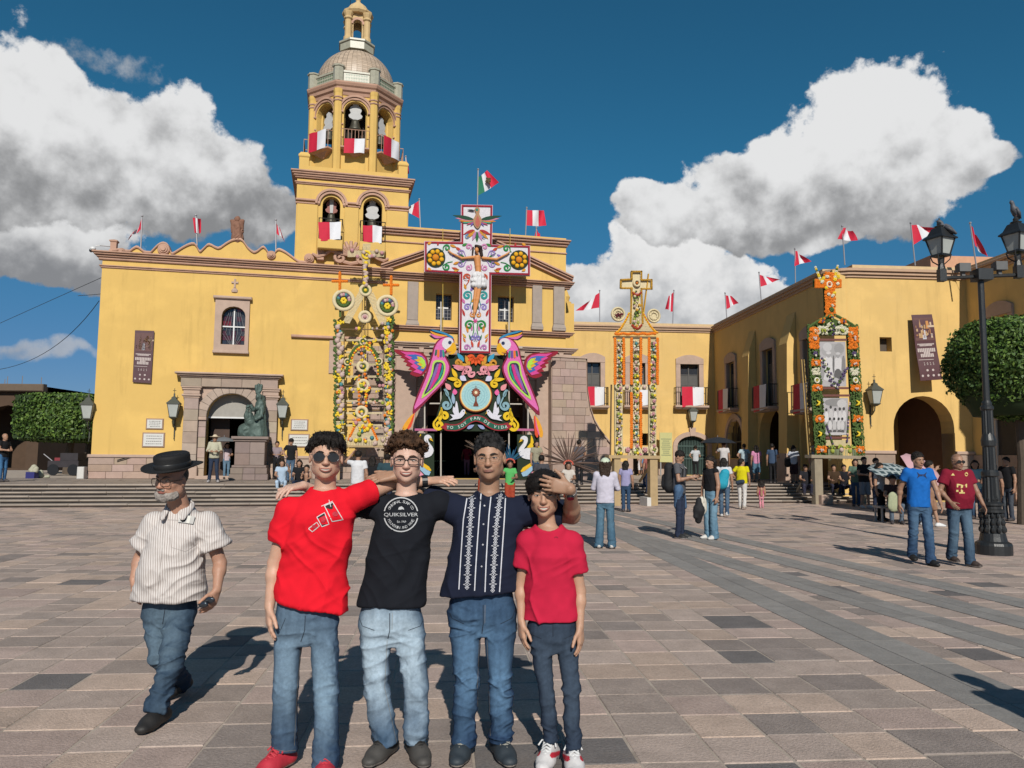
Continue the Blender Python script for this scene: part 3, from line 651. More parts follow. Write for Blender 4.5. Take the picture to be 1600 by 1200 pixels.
mb=MB();c=fh(501,396);mb.bbox(c.x-.14,c.x+.14,-.15,.1,c.z-.3,c.z+.3);mb.obj('tower_corbel',MOLD,tower)
c=fh(548,398);mb=MB()
for k in range(9):
 t=math.pi*(k+.5)/9;mb.tube([(c.x,-.16,c.z-.1),(c.x+.62*math.cos(t)*.6,-.22,c.z-.1+.62*math.sin(t)*.6),(c.x+.62*math.cos(t),-.14,c.z-.1+.62*math.sin(t))],[.04,.08,.07],6)
def spiral_pts(cx,cz,r0,r1,t0,turns,n=18):return[(cx+(r0+(r1-r0)*i/n)*math.cos(t0+turns*6.2832*i/n),cz+(r0+(r1-r0)*i/n)*math.sin(t0+turns*6.2832*i/n))for i in range(n+1)]
for s in(-1,1):
 mb.tube([(x,-.15,z)for x,z in spiral_pts(c.x+s*.42,c.z-.2,.26,.03,R(90),-s*1.3)],.075,6)
 mb.tube([(c.x+s*.5,-.12,c.z+.02),(c.x+s*.8,-.14,c.z+.1),(c.x+s*1.1,-.14,c.z-.12),(c.x+s*1.35,-.12,c.z-.2),(c.x+s*1.55,-.1,c.z-.08)],[.1,.09,.08,.08,.05],6)
mb.tube([(c.x-.5,-.1,c.z-.3),(c.x,-.15,c.z-.42),(c.x+.5,-.1,c.z-.3)],.08,6)
mb.obj('shell_ornament',MOLD,tower)
# ================================================================ the convent
HB=V.hit(1000,512).z
def vx(px,py,off=0.0,y=0):p=V.hit(px,py,y-off);return(p.x,p.z)
def vy(px,py):p=V.hitx(px,py,0);return(p.y,p.z)
conv=thing('convent','two storey yellow convent wing with stone framed windows, buttresses and arcade','convent',V,(0,0,0))
YF=V.hitx(1306,600,0).y
XF=V.hit(1514,560,YF).x
HF=V.hit(1400,422,YF).z;
HB=(HB+HF)/2
def swap_x(mb,x=0.0):
 mb.v=[(x+p[1],-p[0],p[2])for p in mb.v];return mb
VL=-12.0
fw_=[]
for p0,p1,yt,yb in((914,938,566,634),(984,1008,567,634),(1063,1092,569,634)):fw_.append((vx(p0,600)[0],vx(p1,600)[0],vx(p0,yb)[1],vx(p0,yt)[1]))
ga_=(vx(1058,700)[0],vx(1105,700)[0],TER+.02,vx(1080,697)[1])
gd=(vx(989,740)[0],vx(1013,740)[0],TER+.02,vx(1000,714)[1]);gs=(vx(1002,690)[0],vx(1014,690)[0],vx(1005,696)[1],vx(1005,677)[1])
hl=[rect(a,b,c,d)for a,b,c,d in fw_]+[arch(*ga_[:4],10,rise=.55),rect(*gd),rect(*gs)]
wall_back=MB().wall([(VL,0),(0,0),(0,HB),(VL,HB)],hl,0,.5).obj('wall',YEL2,conv)
rw=[]
for p0,p1,yt,yb in((1137,1149,566,640),(1194,1210,545,638)):
 y0,y1=vy(p0,600)[0],vy(p1,600)[0];rw.append((-y0,-y1,vy(p0,yb)[1],vy((p0+p1)/2,yt)[1]))
y0=vy(1258,600)[0];y1=vy(1276,600)[0];rw.append((-y0,-y1,vy(1258,640)[1],vy(1266,528)[1]))
ra=[]
for p0,p1,ys in((1187,1225,668),(1252,1296,662)):
 ra.append((-vy(p0,700)[0],-vy(p1,700)[0],TER-.1,vy(p1,ys)[1]-.35))
rl=(-vy(1137,700)[0],-vy(1163,700)[0],vy(1140,716)[1],vy(1150,690)[1])
hl=[rect(a,b,c,d)for a,b,c,d in rw]+[arch(a,b,c,d,12,rise=min((b-a)/2,1.3))for a,b,c,d in ra]+[arch(*rl,8)]
wall_side=swap_x(MB().wall([(0,0),(-YF,0),(-YF,HB),(0,HB)],hl,0,.5),0).obj('wall',YEL2,conv)
fa=(vx(1397,690,0,YF)[0],vx(1492,690,0,YF)[0],.02,vx(1440,668,0,YF)[1]);sq=[vx(x,y,0,YF)for x,y in((1375,549),(1393,527))]
rc=.8
wall_front=MB().wall([(rc,0),(XF,0),(XF,HB),(rc,HB)],[arch(*fa,14),rect(sq[0][0],sq[1][0],sq[0][1],sq[1][1])],YF,YF+.8).obj('wall',YEL2,conv)
mb=MB();mb.loops([[(rc-rc*math.cos(t),YF+rc-rc*math.sin(t),z)for t in[R(90)*k/8 for k in range(9)]]for z in(0,HB)],closed=False);mb.obj('wall_corner',YEL2,conv,smooth=True)
mb=MB();mb.box(sq[0][0]-.05,sq[1][0]+.05,YF+.35,YF+.4,sq[0][1]-.05,sq[1][1]+.05);mb.obj('wall_recess',mat('brown_shutter',(.08,.06,.045),.7),conv)
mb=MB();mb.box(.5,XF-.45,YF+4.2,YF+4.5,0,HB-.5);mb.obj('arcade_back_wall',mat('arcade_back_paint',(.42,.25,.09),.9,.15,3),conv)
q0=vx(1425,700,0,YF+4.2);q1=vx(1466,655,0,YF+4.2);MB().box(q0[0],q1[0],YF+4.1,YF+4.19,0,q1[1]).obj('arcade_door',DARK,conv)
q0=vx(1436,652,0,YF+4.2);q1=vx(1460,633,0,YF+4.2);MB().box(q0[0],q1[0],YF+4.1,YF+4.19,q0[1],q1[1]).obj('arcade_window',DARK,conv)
mb=MB();mb.box(3.4,3.6,YF+4.5,.5,0,HB-.5);mb.box(XF-.45,XF-.05,YF+.8,.0,0,HB-.5);mb.box(.5,4.0,-.8,.0,0,HB-.5);mb.box(.5,XF-.3,YF+.8,.0,fa[3]+2.2,fa[3]+2.4);mb.obj('arcade_inner_wall',mat('arcade_shade_paint',(.20,.10,.055),.9,.15,3),conv)  # dark brown colour carries the shade inside the arcade
mb=MB();mb.box(VL,XF+12,0.5,8,HB-.4,HB-.02);mb.box(0.5,XF,YF+.8,0.5,HB-.4,HB-.02);mb.box(VL,0,3.2,3.4,0,HB-.4);mb.obj('roof',mat('roof_screed'),conv)
wall_right=swap_x(MB().wall([(-YF,0),(-YF+9,0),(-YF+9,HB),(-YF,HB)],[],0,.5),XF).obj('wall',YEL2,conv)
CORN=mat('convent_cornice',(.50,.33,.22),.8,.1,3,.25,30)
mb=MB()
for o,a,b in((.06,-.28,-.18),(.14,-.175,-.06),(.22,-.055,.05)):
 mb.bbox(VL,-o,-o,.1,HB+a,HB+b,.02)
 pth=[(-o,0-o),(-o,YF+rc)]+[(rc-(rc+o)*math.cos(R(90)*k/6),YF+rc-(rc+o)*math.sin(R(90)*k/6))for k in range(1,7)]+[(XF-o,YF-o)]
 inn=[(.1,0),(.1,YF+rc)]+[(rc-(rc-.1)*math.cos(R(90)*k/6),YF+rc-(rc-.1)*math.sin(R(90)*k/6))for k in range(1,7)]+[(XF,YF+.1)]
 mb.loops([[(p[0],p[1],HB+a),(p[0],p[1],HB+b),(i[0],i[1],HB+b),(i[0],i[1],HB+a)]for p,i in zip(pth,inn)])
 swap=MB().bbox(-YF+o,-YF+9,-o,.1,HB+a,HB+b,.02);mb.add(swap_x(swap,XF).v,swap.f)
mb.obj('cornice',CORN,conv)
mb=MB();mb.box(VL,.5,-.0,.5,HB+.052,HB+.22);mb.box(0,.5,YF+rc,0,HB+.052,HB+.22);mb.box(rc,XF,YF,YF+.5,HB+.052,HB+.22);mb.box(XF,XF+.5,YF-9,YF,HB+.052,HB+.22)
mb.obj('parapet',mat('parapet_paint',(.62,.45,.25),.85),conv)
SHUT=mat('grey_shutter',(.09,.085,.08),.6,.2,4)
def window(a,b,c,d,turn=None,balcony=True,seg=True,parent=conv,y=0.0):
 T=(lambda m:swap_x(m,turn))if turn is not None else(lambda m:m)
 s=.26;mb=MB()
 mb.bbox(a-s,a-.0,y-.08,y+.12,c,d,.015);mb.bbox(b,b+s,y-.08,y+.12,c,d,.015)
 n=8;w=(b-a)/2+s;cx=(a+b)/2
 topz=lambda x:d+.30+.22*(1-((x-cx)/w)**2)
 poly=[(a-s,d),(b+s,d)]+[(b+s-2*w*k/n,topz(b+s-2*w*k/n))for k in range(n+1)]
 mb.wall(poly,[],y-.1,y+.1)
 wi=T(mb).obj('window',STN,parent)
 mb=MB();mb.box(a,b,y+.25,y+.3,c,d);T(mb).obj('pane',GLASS,wi)
 mb=MB()
 for k in range(5):z=c+(d-c)*k/4;mb.box(a,b,y+.20,y+.249,z-.025,z+.025)
 for x in(a,cx,b):mb.box(x-.03,x+.03,y+.19,y+.248,c,d)
 mb.box(a+.03,cx-.03,y+.22,y+.246,c,c+(d-c)*.75-.03);mb.box(cx+.03,b-.03,y+.22,y+.246,c,c+(d-c)*.75-.03);T(mb).obj('shutter',SHUT,wi)
 if balcony:
  mb=MB();mb.bbox(a-.42,b+.42,y-.5,y+.05,c-.13,c-.0,.03);mb.bbox(a-.36,b+.36,y-.4,y+.05,c-.2,c-.132,.02);T(mb).obj('balcony_slab',STN,wi);mb=MB()
  n=14
  for k in range(n+1):x=a-.36+(b-a+.72)*k/n;mb.tube([(x,y-.44,c),(x,y-.44,c+1.0)],.011,4)
  for k in range(3):
   for x in(a-.36,b+.36):mb.tube([(x,y-.42+k*.14,c),(x,y-.42+k*.14,c+1.0)],.011,4)
  for z in(.12,1.0):mb.tube([(a-.36,y,c+z),(a-.36,y-.44,c+z),(b+.36,y-.44,c+z),(b+.36,y,c+z)],.018,4)
  T(mb).obj('balcony_rail',IRON,wi)
 return wi
for a,b,c,d in fw_:window(a,b,c,d)
for a,b,c,d in rw:window(a,b,c,d,turn=0.0)
a,b,c,d=ga_;mb=MB();rings=[]
for k in range(13):
 t=math.pi*k/12;cx=(a+b)/2;w=(b-a)/2
 rings.append([(cx+(w+q)*math.cos(t),y,d+(.55+q)*math.sin(t))for q,y in((0,.1),(0,-.1),(.25,-.1),(.25,.1))])
mb.loops(rings);mb.bbox(a-.25,a,-.1,.1,c,d,.02);mb.bbox(b,b+.25,-.1,.1,c,d,.02);cx=(a+b)/2;mb.wall([(cx-.14,d+.56),(cx+.14,d+.56),(cx+.18,d+1.02),(cx-.18,d+1.02)],[],-.16,.1)
dw=mb.obj('doorway',STN,conv);mb=MB();mb.box(a,b,.36,.4,c,d+.55);mb.obj('door_backing',mat('green_door',(.035,.06,.05),.6),dw);mb=MB()
for k in range(19):x=a+(b-a)*(k+.5)/19;mb.box(x-.018,x+.018,.2,.23,c,d+.55*math.sqrt(max(0,1-((x-cx)/(b-a)*2)**2)))
for z in(c+.9,d,d-.5):mb.box(a,b,.19,.24,z-.03,z+.03)
mb.obj('door_grille',mat('green_iron',(.05,.09,.08),.5),dw)
a,b,c,d=gd;mb=MB();mb.bbox(a-.3,a,-.08,.1,c,d,.02);mb.bbox(b,b+.3,-.08,.1,c,d,.02);mb.bbox(a-.3,b+.3,-.1,.1,d+.003,d+.35,.02);dw=mb.obj('doorway',STN,conv)
a,b,c,d=gs;mb=MB();mb.box(a-.3,a-.0,-.06,.1,c-.3,d+.3);mb.box(b,b+.3,-.06,.1,c-.3,d+.3);mb.obj('window_surround',STN,conv)
a,b,c,d=rl;mb=MB();archband(mb,a,b,d,.0,.24,-.1,.1);mb.bbox(a-.24,a,-.1,.1,c,d,.02);mb.bbox(b,b+.24,-.1,.1,c,d,.02);dw=swap_x(mb,0).obj('window',STN,conv);mb=MB()
for k in range(11):x=a+(b-a)*(k+.5)/11;mb.box(x-.016,x+.016,.2,.23,c,d+(b-a)/2)
mb.box(a,b,.19,.24,d-.03,d+.03);swap_x(mb,0).obj('window_grille',IRON,dw)
q=vy(1147,652);mb=MB().bbox(-q[0]-.3,-q[0]+.3,-.03,.02,q[1]-.22,q[1]+.22);swap_x(mb,0).obj('wall_plaque',STN,conv)
for p0,p1,p2,yt,ym in((1160,1170,1182,520,545),(1218,1231,1246,493,524)):
 y1=V.hitx(p2,600,0).y;o=-V.hit(p1,600,y1).x;y0=V.hitx(p0,600,-o).y;zt=vy(p1,yt)[1];zm=V.hitx(p1,ym,-o).z
 prof=[(-.0,0),(-o-.15,0),(-o,zm-.3),(-o*.8,zm),(-.02,zt)]
 mb=MB();mb.loops([[(x,y,z)for x,z in prof]for y in(y0,y1)]);bt=mb.obj('buttress',YEL2,conv)
 mb=MB();mb.box(-o-.22,0,y1-.06,y0+.06,TER,TER+1.2);mb.obj('buttress_foot',STN,bt)
def vstones(x0,x1,z0,z1,y,turn=None,h=.42):
 n=max(1,round((z1-z0)/h));hh=(z1-z0)/n
 for r_ in range(n):
  x=x0
  while x<x1-.01:
   l=rnd.uniform(.5,1.0);l=x1-x if x+l>x1-.3 else l;k=rnd.uniform(.8,1.12);mb=MB();mb.col=(.38*k,.28*k,.22*k)
   mb.bbox(x+.006,x+l-.006,y-.07-rnd.uniform(0,.01),y+.05,z0+r_*hh+.006,z0+(r_+1)*hh-.006,.012)
   if turn is not None:swap_x(mb,turn)
   mb.obj('stone_block',STNA,conv);x+=l
zd=vx(1050,722)[1];zf=vx(1440,706,0,YF)[1]
for a,b in((VL+6,gd[0]-.3),(gd[1]+.3,ga_[0]-.26),(ga_[1]+.26,-.1)):vstones(a,b,TER,zd,0)
for a,b in((rc-.1,fa[0]),(fa[1],XF)):
 vstones(a,b,0,zf-.1,YF);MB().bbox(a,b+(.1 if b==XF else .02),YF-.13,YF+.05,zf-.095,zf+.03,.02).obj('dado_cap',STN,conv)
vstones(-YF,-YF+3,0,zf-.1,0,XF)
for a,b in((.1,ra[0][0]-1.9),(ra[0][1],ra[1][0]-.2),(ra[1][1],-YF-.1)):vstones(a,b,TER,zd+.2,0,0.0)if b-a>.6 else None
mb=MB();z_=fa[3];mb.bbox(fa[1]-.0,fa[1]+.001,YF-.02,YF+.8,.0,z_-.2);mb.obj('arch_jamb',STN,conv)
a,b=F.hit(882,500,1.2).x,F.hit(897,500,1.2).x;zt=F.hit(890,474,1.2).z
mb=MB();mb.box(a,b,1.2,3,5,zt);mb.lathe(((a+b)/2-.05,1.5,zt),[(.24,0),(.24,.1),(.12,.15),(.18,.35),(.1,.5),(.02,.7)],8);mb.obj('corner_block',YEL,church)
q0=V.hit(1455,432,YF+3);q1=V.hit(1565,402,YF+3);MB().box(q0.x,q1.x+2,YF+3,YF+9,HB-.1,q1.z).obj('upper_wall',mat('terracotta_paint',(.62,.33,.2),.85),conv)
z0_,z1_=.02,V.hitx(1575,655,XF).z;ya,yb=V.hitx(1561,690,XF).y,V.hitx(1596,690,XF).y
m=MB();m.bbox(-ya-.25,-ya,-.1,.05,0,z1_,.02);m.bbox(-yb,-yb+.25,-.1,.05,0,z1_,.02);m.bbox(-ya-.25,-yb+.25,-.12,.05,z1_+.003,z1_+.3,.02);m.wall([(-(ya+yb)/2-.12,z1_+.0),(-(ya+yb)/2+.12,z1_+.0),(-(ya+yb)/2+.16,z1_+.45),(-(ya+yb)/2-.16,z1_+.45)],[],-.2,.05);dw=swap_x(m,XF).obj('doorway',mat('pale_stone',(.50,.43,.36),.85,.12,4,.3,25),conv)
swap_x(MB().box(-ya,-yb,-.03,.0,0,z1_),XF).obj('door_leaf',mat('dark_door',(.035,.033,.033),.5),dw)
z0_,z1_=V.hitx(1560,505,XF).z,V.hitx(1565,492,XF).z;ya,yb=V.hitx(1549,500,XF).y,V.hitx(1577,500,XF).y;window(-ya,-yb,z0_-1.3,z1_,turn=XF,balcony=False)
# ================================================================ things fixed to the walls
PAPER=mat('marble_plaque',(.62,.61,.58),.5,.05,6)
INK=mat('dark_lettering',(.06,.055,.05),.7)
def flat_text(txt,x,z,y,w,h,m,parent,frame,name='lettering'):
 vs,fs=font_mesh(txt)
 if not vs:return
 xs=[v[0]for v in vs];ys=[v[1]for v in vs];sx=w/(max(xs)-min(xs));sz=h/(max(ys)-min(ys));cx=(max(xs)+min(xs))/2;cy=(max(ys)+min(ys))/2
 mb=MB();mb.add([(x+(v[0]-cx)*sx,y,z+(v[1]-cy)*sz)for v in vs],fs);return mb.obj(name,m,parent)
def plaque(frame,x0,x1,z0,z1,y,label,rows):
 t=thing('wall_plaque',label,'plaque',frame,((x0+x1)/2,y,z0),'stone plaques beside the side door')
 MB().bbox(x0-.05,x1+.05,y-.04,y+.0,z0-.05,z1+.05,.02).obj('frame',mat('plaque_frame',(.34,.22,.16),.7),t);MB().box(x0,x1,y-.055,y-.038,z0,z1).obj('face',PAPER,t)
 mb=MB()
 for k in range(rows):
  z=z1-(z1-z0)*(k+.9)/(rows+.8);x=x0+.06+rnd.uniform(0,.05)
  while x<x1-.09:l=rnd.uniform(.02,.08);mb.box(x,min(x+l,x1-.06),y-.0575,y-.0565,z-.010,z+.010);x+=l+.018
 mb.obj('lettering',INK,t,kind='stuff')
for(x0,y0,x1,y1,lab,n)in((230,669,254,656,'small white inscribed plaque, upper of the two left of the stone doorway',4),(224,697,256,678,'larger white plaque just above the stone plinth left of the doorway',4),(456,671,480,657,'small white inscribed plaque, upper of the two right of the stone doorway',4),(452,697,482,680,'larger white plaque below another, right of the stone doorway',3)):
 a=fh(x0,y0);b=fh(x1,y1);plaque(F,a.x,b.x,a.z,b.z,0,lab,n)
LGL=mat('frosted_lantern_glass',(.42,.44,.42),.3,.1,5,spec=.5)
VERD=mat('lantern_green_iron',(.07,.075,.06),.6,.2,8,.2)
def wall_lantern(frame,x,y,z,s,label,turn=None):
 t=thing('wall_lantern',label,'lantern',frame,(x,y,z),'lanterns bracketed to the yellow walls');yy=y-.42*s
 T=lambda m:m
 MB().loops([[(x+sx*w*s,yy+sy*w*s,z+h*s)for sx,sy in((-1,-1),(1,-1),(1,1),(-1,1))]for w,h in((.14,0),(.23,.55))]).obj('lamp_glass',LGL,t)
 mb=MB();mb.loops([[(x+sx*w*s,yy+sy*w*s,z+h*s)for sx,sy in((-1,-1),(1,-1),(1,1),(-1,1))]for w,h in((.27,.55),(.27,.59),(.10,.78),(.10,.84),(.03,.9),(.03,1.02))])
 mb.loops([[(x+sx*w*s,yy+sy*w*s,z+h*s)for sx,sy in((-1,-1),(1,-1),(1,1),(-1,1))]for w,h in((.06,-.12),(.17,-.03),(.17,0))]);mb.obj('lamp_cap',VERD,t)
 mb=MB()
 for sx in(-1,1):
  for sy in(-1,1):mb.tube([(x+sx*.143*s,yy+sy*.143*s,z),(x+sx*.233*s,yy+sy*.233*s,z+.55*s)],.014*s,4)
 mb.tube([(x,yy,z-.1*s),(x,yy+.05*s,z-.3*s),(x,y-.2*s,z-.45*s),(x,y-.02,z-.5*s)],.028*s,5);mb.tube([(x,yy,z-.1*s),(x,yy+.25*s,z-.12*s),(x,y,z-.05*s)],.02*s,5)
 mb.tube([(x,y-.03,z-.85*s),(x,y-.03,z+.15*s)],.03*s,5);mb.tube([(x,y-.03,z-.85*s),(x,y-.1,z-.98*s)],.02*s,4)
 mb.tube([(x,yy,z+1.0*s),(x,yy,z+1.25*s)],.012*s,4);mb.tube([(x-.07*s,yy,z+1.15*s),(x+.07*s,yy,z+1.15*s)],.012*s,4)
 mb.obj('bracket',VERD,t);return t
for px,py,lab in((270.5,651,'green glass wall lantern left of the stone doorway'),(441,652,'green glass wall lantern right of the bronze statue')):p=fh(px,py,.42);wall_lantern(F,p.x,0,p.z,.88,lab)
p=V.hit(1083.5,657,-.5);wall_lantern(V,p.x,0,p.z,.92,'wall lantern over the arched green grille door')
p=V.hit(1370,630,YF-.5);wall_lantern(V,p.x,YF,p.z,.88,'large wall lantern beside the big round arch')
p=fh(134,653,.3);t=wall_lantern(F,p.x,.3,p.z,.9,'wall lantern at the far left corner of the church')
def banner(frame,c4,label,ripple=.0):
 0
 tl_,tr_,br_,bl_=c4;t=thing('festival_banner',label,'banner',frame,tuple((tl_+tr_)/2),'maroon festival banners');n,mrow=6,24
 def P(u,v,d=0):a=tl_.lerp(tr_,u);b=bl_.lerp(br_,u);q=a.lerp(b,v);return(q.x,q.y-d-ripple*math.sin(v*9)*.02,q.z)
 mb=MB();vs=[P(i/n,j/mrow)for j in range(mrow+1)for i in range(n+1)]+[P(i/n,j/mrow,-.012)for j in range(mrow+1)for i in range(n+1)];N=(n+1)*(mrow+1)
 fs=[(j*(n+1)+i,(j+1)*(n+1)+i,(j+1)*(n+1)+i+1,j*(n+1)+i+1)for j in range(mrow)for i in range(n)];fs+=[tuple(k+N for k in f[::-1])for f in fs]
 mb.add(vs,fs);mb.obj('cloth',mat('maroon_vinyl',(.075,.022,.03),.45,.2,3,spec=.5),t,smooth=True)
 art=MB();Q=lambda pts,col:(setattr(art,'col',col),art.add([P(u,v,.006)for u,v in pts],[tuple(range(len(pts)))]))
 Q([(.06,.05),(.06,.40),(.94,.40),(.94,.05)],(.12,.05,.045))
 for k in range(26):
  u=rnd.uniform(.08,.85);v=rnd.uniform(.2,.38);w=rnd.uniform(.03,.09);h=rnd.uniform(.02,.07);Q([(u,v-h),(u,v),(u+w,v),(u+w,v-h)],rnd.choice([(.35,.16,.07),(.45,.28,.12),(.22,.09,.07),(.30,.24,.25),(.5,.33,.18)]))
 Q([(.30,.12),(.22,.36),(.40,.36)],(.42,.25,.12));Q([(.33,.06),(.28,.2),(.38,.2)],(.4,.22,.1));Q([(.80,.12),(.80,.36),(.88,.36),(.88,.12)],(.55,.42,.3));Q([(.68,.17),(.68,.2),(1.0,.2),(1.0,.17)],(.55,.42,.3))
 Q([(.44,.24),(.40,.38),(.58,.38),(.54,.24)],(.5,.5,.55));Q([(.62,.1),(.60,.22),(.76,.22),(.74,.1)],(.5,.22,.06))
 for v,h,n_,wd in((.455,.010,14,.8),(.475,.010,10,.6),(.545,.028,10,.84),(.585,.014,4,.3),(.625,.026,8,.62),(.69,.004,1,.9)):
  x=.5-wd/2
  for k in range(n_):Q([(x,v-h),(x,v+h),(x+wd/n_*.78,v+h),(x+wd/n_*.78,v-h)],(.5,.42,.40));x+=wd/n_
 for k,ch in enumerate('2025'):
  vs,fs=font_mesh(ch);art.col=(.55,.48,.45);xs=[q[0]for q in vs];cx=(min(xs)+max(xs))/2;art.add([P(.29+k*.14+(q[0]-cx)*.13,.755-(q[1])*.06,.0065)for q in vs],fs)
 for u,v in((.38,.85),(.64,.85),(.13,.93),(.38,.93),(.63,.93),(.87,.93)):Q([(u+.055*math.cos(k*.785),v+.018*math.sin(-k*.785))for k in range(8)],(.5,.42,.40))
 art.obj('print',mat('banner_print',(1,1,1),.5,.15,8,attr=True),t,kind='stuff')
banner(F,[fh(211,516,.08),fh(241,517,.08),fh(236,599,.08),fh(207,597,.08)],'maroon printed festival banner hung flat on the church wall left of the window')
banner(V,[V.hit(1424,492,YF-.25),V.hit(1456,491,YF-.25),V.hit(1472,593,YF-.6),V.hit(1438,595,YF-.6)],'maroon printed festival banner swinging away from the wall above the big arch',1)
a,b=V.hit(1031,722,-.6),V.hit(1050,676,-.6);t=thing('notice_board','pale yellow notice board standing left of the arched green door','notice board',V,((a.x+b.x)/2,-.6,TER));MB().box(a.x,b.x,-.62,-.58,a.z,b.z).obj('panel',mat('pale_yellow_board',(.52,.50,.22),.5,.05),t);mb=MB()
for k in range(9):
 z=b.z-(b.z-a.z)*(.22+k*.068);w=(b.x-a.x)*rnd.uniform(.25,.42);cx=(a.x+b.x)/2;mb.box(cx-w,cx+w,-.6235,-.6215,z-.018,z+.018)
mb.obj('lettering',mat('green_print',(.16,.20,.12),.6),t,kind='stuff');mb=MB()
for x in(a.x+.05,b.x-.05):mb.box(x-.03,x+.03,-.6,-.54,TER,b.z)
mb.obj('stand',mat('grey_metal',(.3,.3,.3),.4),t)
y_=vy(1231,664);t=thing('street_sign','small round black sign on the arcade wall between two arches','sign',V,(0,y_[0],y_[1]));m=MB();m.loops([[(-.06+d,y_[0]+.26*math.cos(k*.5236),y_[1]+.3*math.sin(k*.5236))for k in range(12)]for d in(0,.05)]);m.obj('sign_plate',IRON,t)
# ================================================================ flags and drapes
RED=mat('flag_red',(.58,.012,.045),.75,.12,5);WHT=mat('flag_white',(.74,.74,.78),.75,.05,5);GRN=mat('flag_green',(.012,.17,.09),.75,.1,5)
POLE=mat('pole_grey',(.32,.31,.33),.4,.1,4,metal=.3)
def cloth_grid(parent,corners,bands,amp,seed,name='cloth',waves=2.2,y_amp=1.0,offset=None):
 0
 a,b,c,d=[Vector(p)for p in corners];rg=random.Random(seed);ph=rg.uniform(0,6);nb=len(bands);nv=8
 def P(u,v):
  q=a.lerp(b,u).lerp(d.lerp(c,u),v);w=amp*(.15+.85*u)
  q=q+Vector((0,math.sin(u*6.28*waves*.5+ph+v*1.7)*w*y_amp,math.sin(u*6.28*waves*.4+ph*1.7+v)*w*.35));return tuple(q)
 for k,m in enumerate(bands):
  n=6;mb=MB();vs=[P((k+i/n)/nb,j/nv)for j in range(nv+1)for i in range(n+1)]
  mb.add(vs,[(j*(n+1)+i,(j+1)*(n+1)+i,(j+1)*(n+1)+i+1,j*(n+1)+i+1)for j in range(nv)for i in range(n)]);mb.obj(name+'_panel',m,parent,smooth=True)
def flag(frame,pole0,pole1,pts,depth,label,bands=(RED,WHT,RED),seed=0,amp=.12,group='red and white flags on the rooftops',waves=2.2):
 0
 H=lambda p,o=0:frame.hit(p[0],p[1],depth+o)
 b0,b1=H(pole0),H(pole1);t=thing('flag',label,'flag',frame,tuple(b0),group)
 mb=MB();mb.tube([b0,b1],.028,6);mb.ball(tuple(b1+Vector((0,0,.04))),.05,6,4);mb.obj('flagpole',POLE,t)
 cloth_grid(t,[H(p,0)for p in pts],list(bands),amp,seed);return t
FL=[(F,(220,388),(222,339),[(222,341),(209,368),(198,376),(220,358)],.3,'red and white flag drooping left, first on the church parapet'),(F,(308,384),(306,338),[(301,340),(313,341),(314,364),(304,364)],.3,'mostly red flag curled round its pole, middle of the church parapet'),(F,(431,392),(431,345),[(431,346),(439,362),(445,377),(432,364)],.3,'small drooping flag on the parapet just left of the bell tower'),(F,(657,360),(655,313),[(654,314),(634,326),(620,322),(655,341)],.8,'red and white flag streaming towards the bell tower'),(F,(821,372),(823,326),[(822,328),(851,329),(853,354),(821,352)],.8,'square red and white flag flying above the pediment, right of the cross'),(V,(937,510),(937,455),[(937,457),(917,472),(899,486),(936,481)],.2,'flag streaming left on the far wing, nearest the church'),(V,(1051,511),(1053,455),[(1052,457),(1044,464),(1040,484),(1052,487)],.2,'limp flag on the far wing right of the flower cross'),(V,(1136,503),(1133,459),[(1134,461),(1144,463),(1153,474),(1135,483)],-1.2,'small flag with white centre at the inner corner of the convent'),(V,(1190,476),(1186,427),[(1187,429),(1200,433),(1218,438),(1188,448)],-4.2,'flag flying right, second along the receding convent roof'),(V,(1243,450),(1242,390),[(1242,391),(1252,398),(1266,408),(1241,416)],-7.4,'red and white flag above the roof just left of the orange flower cross'),(V,(1320,414),(1316,355),[(1317,356),(1330,360),(1339,376),(1308,374)],YF+.3,'flag bowing over its pole above the rounded convent corner'),(V,(1430,415),(1423,350),[(1423,351),(1447,354),(1472,357),(1426,383)],YF+.3,'big square flag flying right beside the street lamp lantern'),(V,(1526,420),(1516,350),[(1516,351),(1524,366),(1540,401),(1523,384)],YF-1.4,'flag drooping between the two lanterns of the street lamp'),]
for k,(fr_,p0,p1,pts,dep_,lab)in enumerate(FL):flag(fr_,p0,p1,pts,dep_,lab,seed=k,amp=.14)
for p0,p1,pts,lab in(((838,374),(838,357),[(838,358),(843,365),(844,371),(835,370)],'tiny red pennant under the square flag on the attic'),((630,360),(630,340),[(630,341),(636,346),(635,357),(629,356)],'tiny red pennant at the foot of the bell tower'),((636,276),(634,246),[(634,248),(638,256),(639,272),(635,270)],'small red flag furled on the right edge of the tower cornice')):
 flag(F,p0,p1,pts,.6,lab,bands=(RED,),seed=5,amp=.06)
mx=flag(F,(745,372),(747,266),[(747,277),(762,266),(779,287),(746,306)],.9,'green white and red national flag flying above the great flower cross',bands=(GRN,WHT,RED),seed=3,amp=.16,group='national flag')
e=F.hit(762,284,.9);mb=MB()
for k in range(14):t_=k*.45;mb.ball((e.x+.11*math.cos(t_)*(k%3+1)/3,e.y-.17,e.z+.12*math.sin(t_)*(k%3+1)/3),.05,6,4)
mb.obj('emblem',mat('emblem_brown',(.10,.07,.03),.8),mx)
def drape(frame,c4,label,seed,group,swapx=None,bands=(RED,WHT)):
 t=thing('drape',label,'drape',frame,tuple(c4[0]),group);cloth_grid(t,c4,list(bands),.05,seed,waves=3);return t
G1='red and white drapes on the bell tower'
